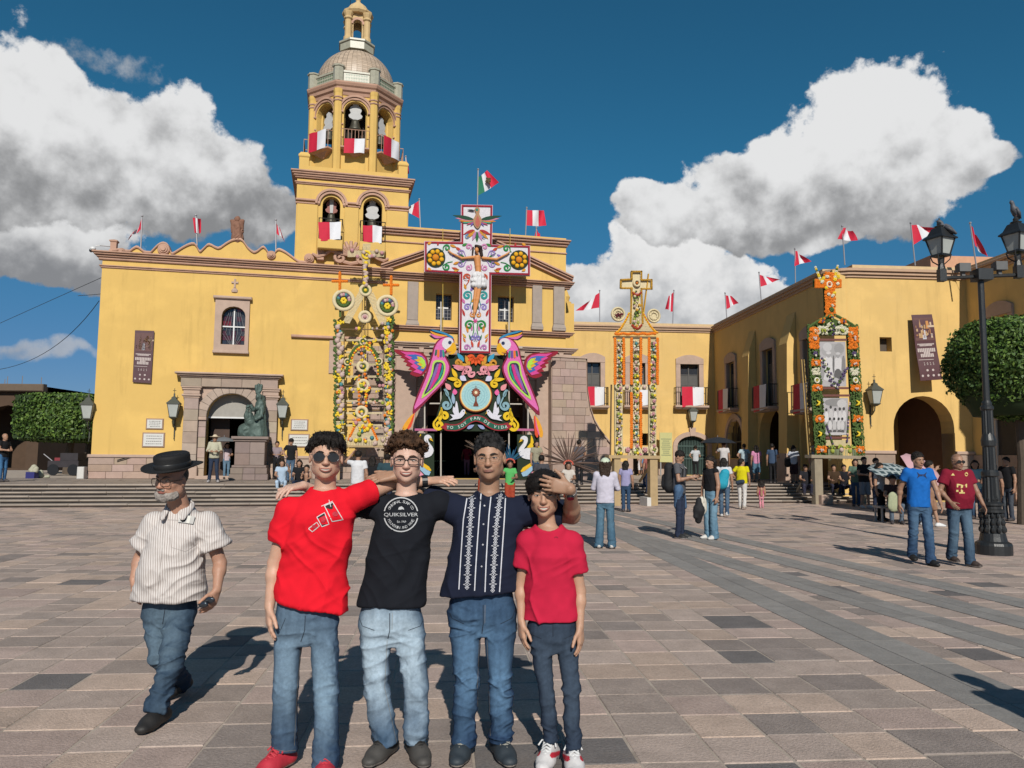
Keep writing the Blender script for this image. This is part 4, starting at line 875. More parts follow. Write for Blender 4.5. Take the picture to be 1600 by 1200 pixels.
for(x0,y0,x1,y1,x2,y2,x3,y3),lab,s in(((497,347,533,347,532,374,499,377),'red and white drape over the lower left tower balcony',1),((567,352,597,353,596,380,568,378),'red and white drape over the lower right tower balcony',2)):
 drape(F,[F.hit(x,y,-.50)for x,y in((x0,y0),(x1,y1),(x2,y2),(x3,y3))],lab,s,G1)
yb=ty-ap-.40
drape(F,[F.hit(x,y,yb)for x,y in((538,216),(570,217),(569,239),(537,239))],'red and white drape on the front balcony of the octagonal belfry',3,G1)
for k,lab in((-1,'red and white drape hanging on the left belfry balcony'),(1,'red and white drape hanging on the right belfry balcony')):
 P=lambda x,z:Vector(rotz((tc+x,ty-ap-.40,z),k*math.pi/4))
 drape(F,[P(-.5,zb_+.76),P(.5,zb_+.76),P(.5,zb_-.05),P(-.5,zb_-.1)],lab,6+k,G1)
G2='red and white drapes on the convent balconies'
for(a,b,c,d),lab in zip(fw_,('drape on the first far wing balcony, beside the stone buttress','drape on the far wing balcony behind the flower cross','drape on the far wing balcony above the wall lantern')):
 y=-.475;drape(V,[Vector((a-.05,y,c+1.02)),Vector((b+.12,y,c+1.02)),Vector((b+.12,y-.02,c+.05)),Vector((a-.05,y-.02,c-.12))],lab,11,G2)
for(a,b,c,d),lab in zip(rw,('drape on the shaded wing balcony nearest the inner corner','drape on the shaded wing balcony between the two buttresses','drape on the shaded wing balcony behind the photo shrine')):
 x=-.475;drape(V,[Vector((x,-a+.1,c+1.02)),Vector((x,-b-.2,c+1.02)),Vector((x-.02,-b-.2,c-.1)),Vector((x-.02,-a+.1,c-.2))],lab,12,G2)
# ================================================================ trees
LEAF=mat('leaf',(1,1,1),.55,.25,3,attr=True,spec=.3)
BARK=mat('bark',(.10,.075,.055),.9,.25,8,.5,30)
def leafy(name,pts_fn,n,size,cols,parent,seed):
 0
 g=np.random.default_rng(seed);P,N=pts_fn(n,g);n=len(P)
 d=N+g.normal(0,.75,(n,3));d/=np.linalg.norm(d,axis=1,keepdims=True)
 a=np.cross(d,g.normal(0,1,(n,3)));a/=np.linalg.norm(a,axis=1,keepdims=True)+1e-9;b=np.cross(d,a)
 s=size*g.uniform(.6,1.3,(n,1));vs=np.stack([P-a*s,P-b*s*.5+d*s*.12,P+a*s,P+b*s*.5+d*s*.12],1).reshape(-1,3)
 me=bpy.data.meshes.new(name);me.vertices.add(4*n);me.vertices.foreach_set('co',vs.ravel().astype(np.float32));me.loops.add(4*n);me.polygons.add(n)
 me.loops.foreach_set('vertex_index',np.arange(4*n));me.polygons.foreach_set('loop_start',np.arange(n)*4);me.update()
 ci=g.integers(0,len(cols),n);k=g.uniform(.7,1.25,(n,1));c=np.clip(np.array(cols)[ci]*k,0,1);c=np.repeat(np.hstack([c,np.ones((n,1))]),4,0)
 ca=me.color_attributes.new('Col','FLOAT_COLOR','POINT');ca.data.foreach_set('color',c.astype(np.float32).ravel());me.materials.append(LEAF)
 o=bpy.data.objects.new(name,me);COL.objects.link(o);o.parent=parent;return o
GC=[(.055,.11,.018),(.075,.14,.025),(.10,.17,.03),(.04,.085,.016),(.12,.19,.035)]
c0=at_y(1592,655,19.5);top_=at_y(1592,497,19.5);lft=at_y(1484,575,19.5);rr_=(c0.x-lft.x)*.90;hh_=top_.z-c0.z
t=thing('laurel_tree','round clipped laurel tree behind the street lamp','tree',WF,(c0.x,c0.y,0))
def drum(n,g):
 u=g.normal(0,1,(n,3));u/=np.linalg.norm(u,axis=1,keepdims=True);k=2.6
 q=u/(np.sum(np.abs(u)**k,axis=1,keepdims=True)**(1/k));lump=1+.045*np.sin(u[:,:1]*9+1)*np.cos(u[:,2:]*8)+.05*(vnoise(u*7)[:,None]-.5)+.04*(vnoise(u*16+9)[:,None]-.5)+g.normal(0,.012,(n,1))
 q=q*lump*g.choice([1,.97,.93,.86],(n,1));taper=1-.28*np.clip(-q[:,2:],0,1)**1.5
 q[:n//60]*=g.uniform(1.02,1.09,(n//60,1));return np.hstack([q[:,:2]*rr_*taper,q[:,2:]*hh_/2+c0.z+hh_/2]),u
leafy('crown',drum,26000,.055,GC,t,1)
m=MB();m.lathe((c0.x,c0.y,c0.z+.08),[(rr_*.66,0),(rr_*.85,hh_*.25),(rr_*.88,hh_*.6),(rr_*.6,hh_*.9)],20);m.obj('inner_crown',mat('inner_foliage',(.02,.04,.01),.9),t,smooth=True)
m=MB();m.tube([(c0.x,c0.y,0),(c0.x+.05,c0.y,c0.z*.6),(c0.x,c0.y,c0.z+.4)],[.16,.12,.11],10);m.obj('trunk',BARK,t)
def boxtree(px0,px1,pyt,pyb,Y,label,seed,n,dep):
 a=at_y(px0,pyb,Y);b=at_y(px1,pyt,Y);cx,cz=(a.x+b.x)/2,(a.z+b.z)/2;w,h=(b.x-a.x)/2,(b.z-a.z)/2
 t=thing('laurel_tree',label,'tree',WF,(cx,Y+dep,TER),'box clipped laurels left of the church')
 def fn(n,g):
  u=g.normal(0,1,(n,3));k=7;q=u/(np.sum(np.abs(u)**k,axis=1,keepdims=True)**(1/k));q=q*g.choice([1,.985,.95],(n,1))*(1+.07*(vnoise(u*8)[:,None]-.5)+.05*(vnoise(u*20+5)[:,None]-.5));q[:n//70]*=1.05;q=q*1+g.normal(0,.012,(n,3));u/=np.linalg.norm(u,axis=1,keepdims=True)
  return np.hstack([q[:,:1]*w,q[:,1:2]*dep,q[:,2:]*h+cz-TER]),q/np.linalg.norm(q,axis=1,keepdims=True)
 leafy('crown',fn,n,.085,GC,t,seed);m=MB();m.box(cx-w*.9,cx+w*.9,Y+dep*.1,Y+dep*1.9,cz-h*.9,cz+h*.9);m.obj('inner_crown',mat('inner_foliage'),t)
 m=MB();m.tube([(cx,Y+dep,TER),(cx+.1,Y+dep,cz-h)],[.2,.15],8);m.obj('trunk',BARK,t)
boxtree(9,140,614,688,33.5,'box clipped laurel hedge tree just left of the church corner',3,13000,1.7)
boxtree(70,150,632,680,39,'further clipped laurel in shade behind the front one',4,4000,1.7)
WL_=mat('shade_ochre_wall',(.085,.05,.03),.85,.2,2)  # ochre darkened so that the colour itself carries the walls' shade
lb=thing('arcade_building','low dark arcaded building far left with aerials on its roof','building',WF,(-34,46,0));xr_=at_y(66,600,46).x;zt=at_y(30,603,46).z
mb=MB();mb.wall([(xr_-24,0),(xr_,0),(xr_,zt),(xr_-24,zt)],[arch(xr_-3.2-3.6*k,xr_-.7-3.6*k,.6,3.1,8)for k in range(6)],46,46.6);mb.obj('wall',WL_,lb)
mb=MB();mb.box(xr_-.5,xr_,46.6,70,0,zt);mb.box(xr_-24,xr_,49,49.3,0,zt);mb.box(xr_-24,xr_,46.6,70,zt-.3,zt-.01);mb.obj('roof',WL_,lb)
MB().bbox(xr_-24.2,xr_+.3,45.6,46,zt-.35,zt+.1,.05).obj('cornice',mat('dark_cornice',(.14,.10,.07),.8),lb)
q=at_y(52,614,44);
mb=MB()
for px in(7,11,34,64):a=at_y(px,606,48);mb.tube([(a.x,48,zt),(a.x,48,a.z+rnd.uniform(.5,1.2))],.03,4)
mb.obj('aerial',POLE,lb)
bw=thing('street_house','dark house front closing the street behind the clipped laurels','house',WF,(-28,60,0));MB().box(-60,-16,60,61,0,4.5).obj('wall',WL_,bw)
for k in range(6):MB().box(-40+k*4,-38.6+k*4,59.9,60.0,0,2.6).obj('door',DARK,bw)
# ================================================================ street lamp with pigeons
p=at_z(1553,866);LX,LY=p.x,p.y
CAST=mat('black_cast_iron',(.018,.019,.020),.42,.2,8,.25,40,spec=.55)
sl_=thing('street_lamp','tall black cast iron street lamp with two lanterns on a crossarm','street lamp',WF,(LX,LY,0))
k_=(LY)/1200.0;zb=lambda py:at_y(1545,py,LY).z
H_=zb(432);pr=[(.285,0),(.285,.16),(.27,.20),(.215,.23),(.20,.30),(.19,.36)]
MB().lathe((LX,LY,0),pr,24).obj('base',CAST,sl_)
mb=MB();zc1=zb(628)
def flute(r0,r1,z0,z1,n=14,steps=6):
 rings=[]
 for j in range(steps+1):
  t_=j/steps;r=r0+(r1-r0)*t_;rings.append([(LX+r*(1+(.10 if i%2 else-.04))*math.cos(6.2832*i/(2*n)),LY+r*(1+(.10 if i%2 else-.04))*math.sin(6.2832*i/(2*n)),z0+(z1-z0)*t_)for i in range(2*n)])
 mb.loops(rings)
z_a,z_b,z_c,z_d=zb(800),zb(745),zb(690),zb(635)
flute(.165,.135,.36,z_a);flute(.125,.105,z_a+.16,z_b+.1);flute(.095,.08,z_b+.12,z_d-.05)
mb.obj('fluted_shaft',CAST,sl_,smooth=False)
mb=MB();mb.lathe((LX,LY,z_a-.02),[(.14,0),(.19,.02),(.19,.06),(.15,.08),(.15,.12),(.18,.14),(.18,.17),(.13,.2)],20);mb.lathe((LX,LY,z_b),[(.12,0),(.14,.02),(.14,.08),(.11,.12)],18);mb.lathe((LX,LY,z_c-.1),[(.09,0),(.115,.03),(.12,.12),(.1,.2),(.085,.25)],18);mb.lathe((LX,LY,z_d-.08),[(.08,0),(.105,.03),(.105,.07),(.08,.1),(.08,.14),(.06,.18)],18);mb.obj('collar',CAST,sl_)
mb=MB()
for zz,rr2,n,s in((.42,.178,12,.045),(.54,.168,12,.038),(.66,.160,12,.032),(z_a+.22,.118,10,.028),(z_c,.094,9,.024)):
 for i in range(n):
  t_=6.2832*i/n;x,y=LX+rr2*math.cos(t_),LY+rr2*math.sin(t_);mb.ball((x,y,zz),(s*.8,s*.8,s*1.2),7,5);mb.ball((x*1.0,y,zz+s*1.1),(s*.4,s*.4,s*.9),6,4)
mb.obj('leaf_ornament',CAST,sl_,kind='stuff')
MB().lathe((LX,LY,z_d),[(.055,0),(.05,H_-z_d)],14).obj('pole',CAST,sl_)
lpl,lpr=at_y(1478,430,LY),at_y(1582,436,LY);dirx=(Vector((lpr.x,lpr.y,0))-Vector((lpl.x,lpl.y,0)))
box_c=at_y(1534,434,LY);mb=MB();mb.box(LX-.13+(box_c.x-LX),LX+.13+(box_c.x-LX),LY-.13,LY+.13,H_-.08,H_+.12);mb.obj('junction_box',CAST,sl_)
ang=R(-14)
AR=lambda d,z,o=0:(box_c.x+d*math.cos(ang)-o*math.sin(ang),LY+d*math.sin(ang)+o*math.cos(ang),z)
mb=MB();mb.tube([AR(-.66,H_+.0),AR(.60,H_+.0)],.035,8)
for d in(-.64,.58):x,y,z=AR(d,H_);mb.lathe((x,y,z-.06),[(.085,0),(.085,.22)],4,rot=R(45));mb.lathe((x,y,z+.16),[(.07,0),(.05,.1),(.06,.2)],8)
mb.obj('crossarm',CAST,sl_)
ltn=[]
for d in(-.64,.58):
 x,y,z=AR(d,H_+.36);s=.40
 Q4=lambda w,h:[(x+(sx*w*math.cos(.4)-sy*w*math.sin(.4))*.82,y+(sx*w*math.sin(.4)+sy*w*math.cos(.4))*.82,z+h*.80)for sx,sy in((-1,-1),(1,-1),(1,1),(-1,1))]
 mb=MB();mb.loops([Q4(.12,.08),Q4(.195,.44)]);lamp=mb.obj('lantern',LGL,sl_)
 mb=MB();mb.loops([Q4(.145,.04),Q4(.145,.085)]);mb.loops([Q4(.245,.435),Q4(.245,.46),Q4(.18,.53),Q4(.12,.68),Q4(.09,.70)]);mb.lathe((x,y,z+.56),[(.08,0),(.095,.025),(.04,.05),(.05,.08),(.018,.13),(.012,.18)],10);mb.obj('lantern_roof',CAST,lamp)
 mb=MB()
 for(a,b)in zip(Q4(.124,.08),Q4(.199,.44)):mb.tube([a,b],.016,5)
 for sx in(-1,1):
  for sy in(-1,1):mb.tube([(x+sx*.03,y+sy*.03,z-.12),(x+sx*.10,y+sy*.10,z-.04),(x+sx*.12,y+sy*.12,z+.05)],.012,4)
 mb.lathe((x,y,z-.2),[(.06,0),(.05,.1),(.04,.16)],8);mb.obj('lantern_frame',CAST,lamp);ltn.append((x,y,z))
for d in(-.30,.28):
 x,y,z=AR(d,H_+.04);mb=MB();mb.box(x-.10,x+.10,y-.09,y+.02,z+.05,z+.2);mb.box(x-.03,x+.03,y-.03,y+.03,z-.02,z+.05);fl=mb.obj('floodlight',mat('grey_cast',(.12,.12,.12),.5),sl_);mb=MB()
 for i in range(5):mb.box(x-.09+i*.04,x-.075+i*.04,y+.02,y+.08,z+.06,z+.19)
 mb.obj('cooling_fins',mat('grey_cast'),fl)
PIG=mat('pigeon_feathers',(.09,.095,.11),.6,.4,12)
def pigeon(x,y,z,s,a,label,lean):
 t=thing('pigeon',label,'pigeon',WF,(x,y,z),'pigeons on the street lamp');mb=MB();f=Vector((math.cos(a),math.sin(a),0));c=Vector((x,y,z))
 U=Vector((0,0,1));A=f*math.cos(lean)+U*math.sin(lean)
 pts=[(-.17,.012),(-.12,.03),(-.06,.052),(0,.065),(.05,.06),(.085,.042),(.10,.034),(.125,.036),(.15,.03),(.165,.012)]
 mb.tube([c+U*.09+A*(d*s)+U*(.04*s if d>.09 else 0)for d,r in pts],[r*s for d,r in pts],10);mb.tube([c+U*.125+A*.16*s,c+U*.115+A*.2*s],[.009,.002],5);mb.obj('body',PIG,t,smooth=True)
 mb=MB()
 for s_ in(-.02,.02):mb.tube([c+Vector((-f.y,f.x,0))*s_,c+Vector((-f.y,f.x,0))*s_+U*.07],.006,5)
 mb.obj('legs',mat('pigeon_leg',(.3,.08,.07),.6),t);mb=MB()
 for s_ in(-1,1):o=Vector((-f.y,f.x,0))*s_*.05*s;mb.tube([c+U*.09+o+A*.04*s,c+U*.09+o-A*.06*s,c+U*.075+o*.8-A*.15*s],[.03*s,.032*s,.006],7)
 mb.obj('wings',mat('pigeon_wing',(.06,.063,.075),.6,.3,14),t,smooth=True)
x,y,z=ltn[0];pigeon(x+.10,y-.05,z+.45,1.15,R(150),'dark pigeon hunched on the lantern roof at the left',R(38))
x,y,z=ltn[1];pigeon(x-.0,y,z+.70,1.0,R(190),'pigeon standing upright on the lantern finial at the right',R(60))
# ================================================================ the great flower cross and parrot gateway
def cm(h,k=.82,rough=.8):return mat('seed_'+h,hexc(h,k),rough,.22,26,.6,60)
class Board:
 0
 def __init__(s,frame,y):s.fr,s.y=frame,y
 def p(s,x,y,o=0.0):q=s.fr.hit(x,y,s.y);return(q.x,q.y-o,q.z)
 def poly(s,name,pts,m,parent,o=.06,th=.05,mir=None):
  if mir is not None:pts=[(2*mir-x,y+.012*(2*mir-2*x))for x,y in pts]
  q=[s.p(x,y)for x,y in pts];q=[(a[0],a[2])for a in q]
  if sum(q[i][0]*q[(i+1)%len(q)][1]-q[(i+1)%len(q)][0]*q[i][1]for i in range(len(q)))<0:q=q[::-1]
  mb=MB();mb.wall(q,[],s.y-o,s.y-o+th);return mb.obj(name,m,parent)
def petal(x,y,ang,l,w,n=7,tipw=.0):
 a=R(ang);ca,sa=math.cos(a),-math.sin(a);up=[];dn=[]
 for k in range(n+1):
  t=k/n;h=w*math.sin(math.pi*min(1,t**.8))*.5*(1 if tipw==0 else 1);up.append((x+ca*l*t-sa*h,y+sa*l*t+ca*h));dn.append((x+ca*l*t+sa*h,y+sa*l*t-ca*h))
 return up+dn[-2:0:-1]
def swirl(x,y,r,a0,turns,w,n=22,r1=.12,tail=None):
 0
 c=[]
 for k in range(n+1):
  t=k/n;a=R(a0)+turns*6.2832*t;q=r*(1-(1-r1)*t);c.append((x+q*math.cos(a),y-q*math.sin(a)))
 if tail:c=[tail,((tail[0]+c[0][0])/2+(c[0][0]-c[1][0])*.8,(tail[1]+c[0][1])/2+(c[0][1]-c[1][1])*.8)]+c
 return band(c,lambda t:w*(.35+.65*min(1,t*3))*(1 if t<.85 else 1.15))
def band(c,wf):
 L=[];Rr=[]
 for i,q in enumerate(c):
  a,b=c[max(i-1,0)],c[min(i+1,len(c)-1)];dx,dy=b[0]-a[0],b[1]-a[1];l=math.hypot(dx,dy)+1e-6;w=(wf(i/(len(c)-1))if callable(wf)else wf)/2
  L.append((q[0]-dy/l*w,q[1]+dx/l*w));Rr.append((q[0]+dy/l*w,q[1]-dx/l*w))
 return L+Rr[::-1]
def circ(x,y,rx,ry=None,n=20):ry=rx if ry is None else ry;return[(x+rx*math.cos(6.2832*k/n),y-ry*math.sin(6.2832*k/n))for k in range(n)]
def smooth(pts,n=3,closed=True):
 out=[];m=len(pts)
 for i in range(m if closed else m-1):
  p0,p1,p2,p3=pts[(i-1)%m],pts[i],pts[(i+1)%m],pts[(i+2)%m]
  for k in range(n):
   t=k/n;out.append(tuple(.5*(2*p1[c]+(p2[c]-p0[c])*t+(2*p0[c]-5*p1[c]+4*p2[c]-p3[c])*t*t+(3*p1[c]-p0[c]-3*p2[c]+p3[c])*t**3)for c in(0,1)))
 return out
PB=Board(F,-1.35);CX=743.2
WHITE=cm('e8e4ea',.8);RED_=cm('a01030');DG=cm('1c3018',.75)
b0=PB.p(743,745)
gate=thing('festival_gateway','tall gateway of seed mosaic boards with big cross and two pink parrots','gateway',F,(b0[0],-1.35,TER))
cr=[(720.4,319.4),(770,320.4),(769,382),(828.5,383.5),(828.5,431),(768,429.5),(767,553),(717,551.7),(718.5,428.5),(663,425),(663,376.7),(720,377.7)]
cross=PB.poly('cross_board',cr,cm('e6c8d4'),gate,.0,.12)
def inset(pts,d):
 out=[];m=len(pts)
 for i in range(m):
  a,b,c=pts[i-1],pts[i],pts[(i+1)%m];n1=(-(b[1]-a[1]),b[0]-a[0]);n2=(-(c[1]-b[1]),c[0]-b[0])
  l1,l2=math.hypot(*n1),math.hypot(*n2);n1=(n1[0]/l1,n1[1]/l1);n2=(n2[0]/l2,n2[1]/l2);k=d/max(.3,1+n1[0]*n2[0]+n1[1]*n2[1]);out.append((b[0]+(n1[0]+n2[0])*k,b[1]+(n1[1]+n2[1])*k))
 return out
i1,i2=inset(cr,1.0),inset(cr,3.6)
q=lambda pts:[(a[0],a[2])for a in(PB.p(x,y)for x,y in pts)]
MB().wall(q(i1)[::-1],[q(i2)[::-1]],-1.39,-1.352).obj('cross_border',RED_,cross)
PB.poly('cross_panel',inset(cr,4.0),WHITE,cross,.012,.01)
def mot(name,pts,col,par=None,mirror=True,o=.045,th=.035,mx=None):
 PB.poly(name,pts,cm(col)if isinstance(col,str)else col,par or cross,o,th)
 if mirror:PB.poly(name,pts,cm(col)if isinstance(col,str)else col,par or cross,o,th,mir=mx or CX+.8)
MX=744.5
hum=PB.poly('hummingbird',smooth([(745,324),(749,328),(748,335),(752,344),(750,353),(745.5,358),(740,352),(739,344),(743,335),(741,328)]),cm('b98d68'),cross,.09,.05)
PB.poly('bird_breast',petal(745.5,356,90,18,7),cm('c46a5a'),hum,.105,.02);PB.poly('bird_eye',circ(744.5,329,2),cm('2c8a74'),hum,.1,.02);PB.poly('bird_beak',petal(741,330,172,11,2.2),cm('2a3038'),hum,.09,.04)
for k,(x1,y1,col,w)in enumerate(((707,337,'1c4a34',6),(711,341.5,'d88aa8',5),(716,346,'d98a2c',5),(722,349,'3aa588',5),(729,352,'c4506e',4),(735,354,'7a5fae',4))):
 a=math.degrees(math.atan2(344-y1,x1-741));mot('wing_feather',petal(741,344,a,math.hypot(x1-741,y1-344),w),col,hum,o=.075-k*.004,mx=745.3)
for k,(a,l,col)in enumerate(((-90,17,'1f6b3a'),(-112,16,'c48ab8'),(-138,19,'d9962c'),(-158,19,'b02c30'))):
 pt=petal(745+4*math.cos(R(a)),360-4*math.sin(R(a))-2,a,l,5.2);mot('tail_feather',pt,col,hum,mirror=k>0,mx=745.3)
for fx,fy in((680.5,403),(810.5,406.5)):
 ro=PB.poly('rosette',circ(fx,fy,15.2),DG,cross,.05,.04)
 for k in range(8):
  a=6.2832*k/8+.3;c=PB.p(fx+9.8*math.cos(a),fy+9.8*math.sin(a),.05);m=MB();m.ball(c,(.098,.06,.098),10,6);m.obj('yellow_petal',cm('f2b417'),ro,smooth=True)
 m=MB();m.ball(PB.p(fx,fy,.05),(.145,.08,.145),12,7);m.obj('flower_centre',cm('e08a14'),ro,smooth=True)
for(x,y,r,a0,tn,w,col,tail)in((698,388,6,200,-1.2,2.6,'1e8a44',(690,392)),(697.5,417,6,160,1.2,2.6,'1e8a44',(707,409)),(720,396,5.5,0,1.2,2.4,'a58ac8',(729,404)),(720,412,5.5,0,-1.2,2.4,'a58ac8',(730,406)),(732,386,5.5,300,1.2,2.6,'d48ab8',None),(732,418,5.5,60,-1.2,2.6,'d48ab8',None)):
 mot('scroll',swirl(x,y,r,a0,tn,w,tail=tail),col,mx=MX)
for(x,y,a,l,w,col)in((668,382,30,7,4,'e8a02c'),(668,419,-30,7,4,'e8a02c'),(684,384,90,6,3,'b8302c'),(703,383,-20,11,4,'d9922c'),(712,387,-30,10,4,'c4442c'),(722,384,20,9,4,'3a8a3a'),(708,413,20,11,4,'d9922c'),(716,422,160,11,4,'c4442c'),(726,402,150,14,2.2,'1e7a40'),(726,408,200,15,2.2,'1e7a40'),(709,424,20,9,4,'e0a838'),(706,401,30,8,3.4,'8a6fc0')):mot('leaf',petal(x,y,a,l,w),col,mx=MX)
for(x,y,r,a0,tn,w,col,tail)in((730,370,4,60,1.2,2,'7aa6d0',(727,364)),(729,434,6,30,1.25,3,'c8502c',(728,446)),(730,462,7,30,1.25,3.2,'2a9a9a',(734,478)),(730,480,5.5,40,1.2,2.4,'9a86cc',(736,490)),(733,508,7.5,40,1.25,3.2,'1e8a3c',(738,526)),(738,529,5,300,1.2,2.4,'8a7ac8',(742,520)),(729,543,5,330,1.2,2.4,'c07ab8',(737,540)),(738,492,4.5,90,1.2,2,'e0903c',None)):
 mot('scroll',swirl(x,y,r,a0,tn,w,tail=tail),col,mx=742.6)
for(x,y,a,l,w,col)in((728,452,110,9,4,'d9922c'),(735,455,60,10,4,'7a5fae'),(726,474,120,9,4,'d070a8'),(736,472,40,9,4,'e0a030'),(726,494,110,12,3.4,'b8302c'),(738,484,80,10,3,'1a4a34'),(731,520,100,14,4,'e0902c'),(736,532,110,10,2.6,'1e7a40'),(728,528,130,9,3.4,'e0b040'),(737,517,90,9,3,'d070a8'),(739,543,105,12,3.6,'c8442c'),(727,535,115,9,3,'d9742c')):mot('leaf',petal(x,y,a,l,w),col,mx=742.6)
fl6=PB.poly('pink_flower',sum([[(742.5+4.6*math.cos(k*6.2832/6),501.5+4.6*math.sin(k*6.2832/6)),(742.5+1.8*math.cos((k+.5)*6.2832/6),501.5+1.8*math.sin((k+.5)*6.2832/6))]for k in range(6)],[]),cm('d8408a'),cross,.045,.035)
SKN=mat('painted_skin',(.62,.26,.085),.6,.12,20,.2,40)
FQ=lambda x,y,o:PB.p(x,y,o)
def zp(pts):return[(610+x/6.154,500+y/6.154)for x,y in pts]
PM=743.4
def parrot(mir,label):
 par=gate
 def P(name,pts,col,o,th=.03,parent=None,sm=2):return PB.poly(name,smooth(pts,sm)if sm else pts,cm(col),parent or body,o,th,mir=mir)
 body0=zp([(612,215),(600,178),(560,158),(500,165),(445,205),(412,262),(396,330),(368,420),(322,560),(240,760),(212,880),(240,892),(400,725),(505,620),(556,530),(574,450),(545,380),(522,330),(560,310),(600,280)])
 body=PB.poly('parrot',smooth(body0,2),cm('8a1038'),gate,.11,.09,mir=mir)
 P('pink_body',zp([(600,215),(588,182),(556,170),(505,177),(455,215),(424,268),(410,335),(382,425),(338,565),(255,765),(230,862),(395,708),(494,610),(543,525),(560,450),(532,385),(508,330),(530,300),(590,275)]),'e870b8',.13)
 P('lime_drop',zp([(455,388),(500,396),(522,430),(522,490),(495,570),(420,660),(295,760),(330,660),(385,520),(400,430),(420,396)]),'b8e060',.15);P('navy_drop',zp([(458,408),(492,414),(508,445),(506,495),(482,560),(410,645),(320,722),(352,640),(402,520),(414,440),(432,412)]),'2c2848',.158)
 for pts,col in(((445,425,425,470,360,660,338,700,362,682,440,520,462,425),'8a64b0'),((465,422,440,510,372,668,385,668,455,560,486,440,484,422),'d8308a'),((490,428,488,480,450,580,395,662,470,570,500,500,502,445),'1a9a86')):
  P('stripe',zp(list(zip(pts[0::2],pts[1::2]))),col,.168,sm=0)
 for(a,b,c,d),col in(((428,290,418,350),'2a6a5c'),((448,290,442,366),'f07a2c'),((472,292,468,366),'6a4a9a'),((492,292,494,366),'2a9a8a')):P('neck_feather',zp([(a,b),(a+18,b),(c+24,d-18),(c+14,d),(c+2,d-12)]),col,.15,sm=0)
 P('eye_patch',zp([(548+58*math.cos(k*.524),232-60*math.sin(k*.524))for k in range(12)]),'e4e0e6',.155,sm=0);P('pupil',zp([(566+17*math.cos(k*.628),222-17*math.sin(k*.628))for k in range(10)]),'1c2c58',.165,sm=0)
 P('beak',zp([(592,222),(612,228),(628,262),(625,300),(606,328),(572,336),(556,330),(582,312),(540,300),(528,290),(556,270),(578,248)]),'f0b41c',.17);P('beak_lower',zp([(540,300),(578,308),(566,322),(536,316)]),'d08a14',.175,sm=0)
 for pts,col,o in((((600,195),(596,165),(530,128),(450,100),(382,92),(372,112),(400,150),(368,150),(420,190),(480,180),(540,160)),'2a2a40',.095),(((598,186),(590,160),(520,126),(440,104),(384,97),(430,120),(510,142)),'2f8ab8',.14),(((560,160),(480,142),(430,130),(380,110),(400,138),(470,162)),'eda02c',.135),(((520,164),(440,156),(378,134),(410,168),(450,182)),'e070b0',.13)):P('crest_feather',zp(pts),col,o)
 w=PB.poly('wing',smooth(zp([(362,430),(350,370),(310,322),(240,304),(150,300),(36,284),(60,325),(110,345),(96,362),(140,380),(122,402),(160,416),(146,440),(190,456),(168,480),(210,488),(186,520),(250,548),(310,530),(350,480)]),2),cm('98102c'),gate,.10,.08,mir=mir)
 Pw=lambda n,pts,col,o:P(n,zp(pts),col,o,parent=w,sm=0)
 Pw('wing_pink',[(345,430),(330,370),(290,332),(220,314),(150,312),(90,304),(150,340),(130,350),(190,385),(160,395),(215,430),(190,445),(245,480),(215,500),(290,522),(335,470)],'e04a9a',.12)
 Pw('wing_blue',[(342,440),(332,390),(300,350),(240,334),(150,338),(210,362),(190,372),(245,402),(220,415),(270,450),(250,470),(310,500),(335,468)],'3a6ab8',.13)
 Pw('wing_yellow',[(338,440),(328,395),(300,362),(250,352),(262,380),(225,385),(275,415),(250,425),(300,455),(285,470),(320,472)],'e8b02c',.137)
 Pw('wing_lime',[(334,440),(324,392),(295,366),(258,362),(290,395),(262,405),(305,430),(290,448),(318,462)],'b4e44c',.145)
 tails=[((228,892),(160,960),(112,1040),(130,1062),(190,1010),(224,940)),((228,892),(190,980),(150,1062),(196,1030),(228,920))]if mir is None else[((262,905),(215,960),(180,1060),(190,1118),(230,1080),(262,960)),((262,905),(240,1000),(228,1112),(258,1090),(268,950))]
 for pts,col,o in zip(tails,('f0a82c','e8502c'),(.1,.12)):P('tail_feather',zp(pts),col,o,.05,sm=2)
 if mir is not None:P('tail_feather',zp([(256,915),(238,1000),(214,1085),(222,1098),(250,1010)]),'f06aa0',.13,sm=0)
parrot(None,'');parrot(PM,'')
ctr=PB.poly('centre_board',zp([(560,330),(1082,338),(1096,600),(1150,800),(1204,980),(1216,1072),(425,1066),(432,980),(482,800),(542,600)]),DG,gate,-.06,.08)
def cmot(name,pts,col,mirror=True,o=.045,th=.05):mot(name,zp(pts)if pts[0][0]>300 and pts[0][1]>-1 else pts,col,ctr,mirror,o-.03,th,mx=PM)
zc_=lambda x,y:(610+x/6.154,500+y/6.154)
for k in range(7):
 a=180+k*30;x,y=zc_(820,350);PB.poly('flower_petal',petal(x+2*math.cos(R(a)),y-2*math.sin(R(a)),a,12.5,6.5),cm('ee5a1c'),ctr,.045,.05)
def cp(x,y,a,l,w,col,name='leaf'):x,y=zc_(x,y);mot(name,petal(x,y,a,l/6.154,w/6.154),col,ctr,True,.03,.05,mx=PM)
def cs(x,y,r,a0,tn,w,col,tail=None,name='scroll'):x,y=zc_(x,y);mot(name,swirl(x,y,r/6.154,a0,tn,w/6.154,tail=zc_(*tail)if tail else None),col,ctr,True,.03,.05,mx=PM)
cp(705,400,128,105,44,'38a0c8','blue_drop');cs(660,412,34,200,-1.1,26,'d8962c',(770,440));cp(760,440,112,108,44,'d8962c');cp(770,436,175,150,26,'e0a434')
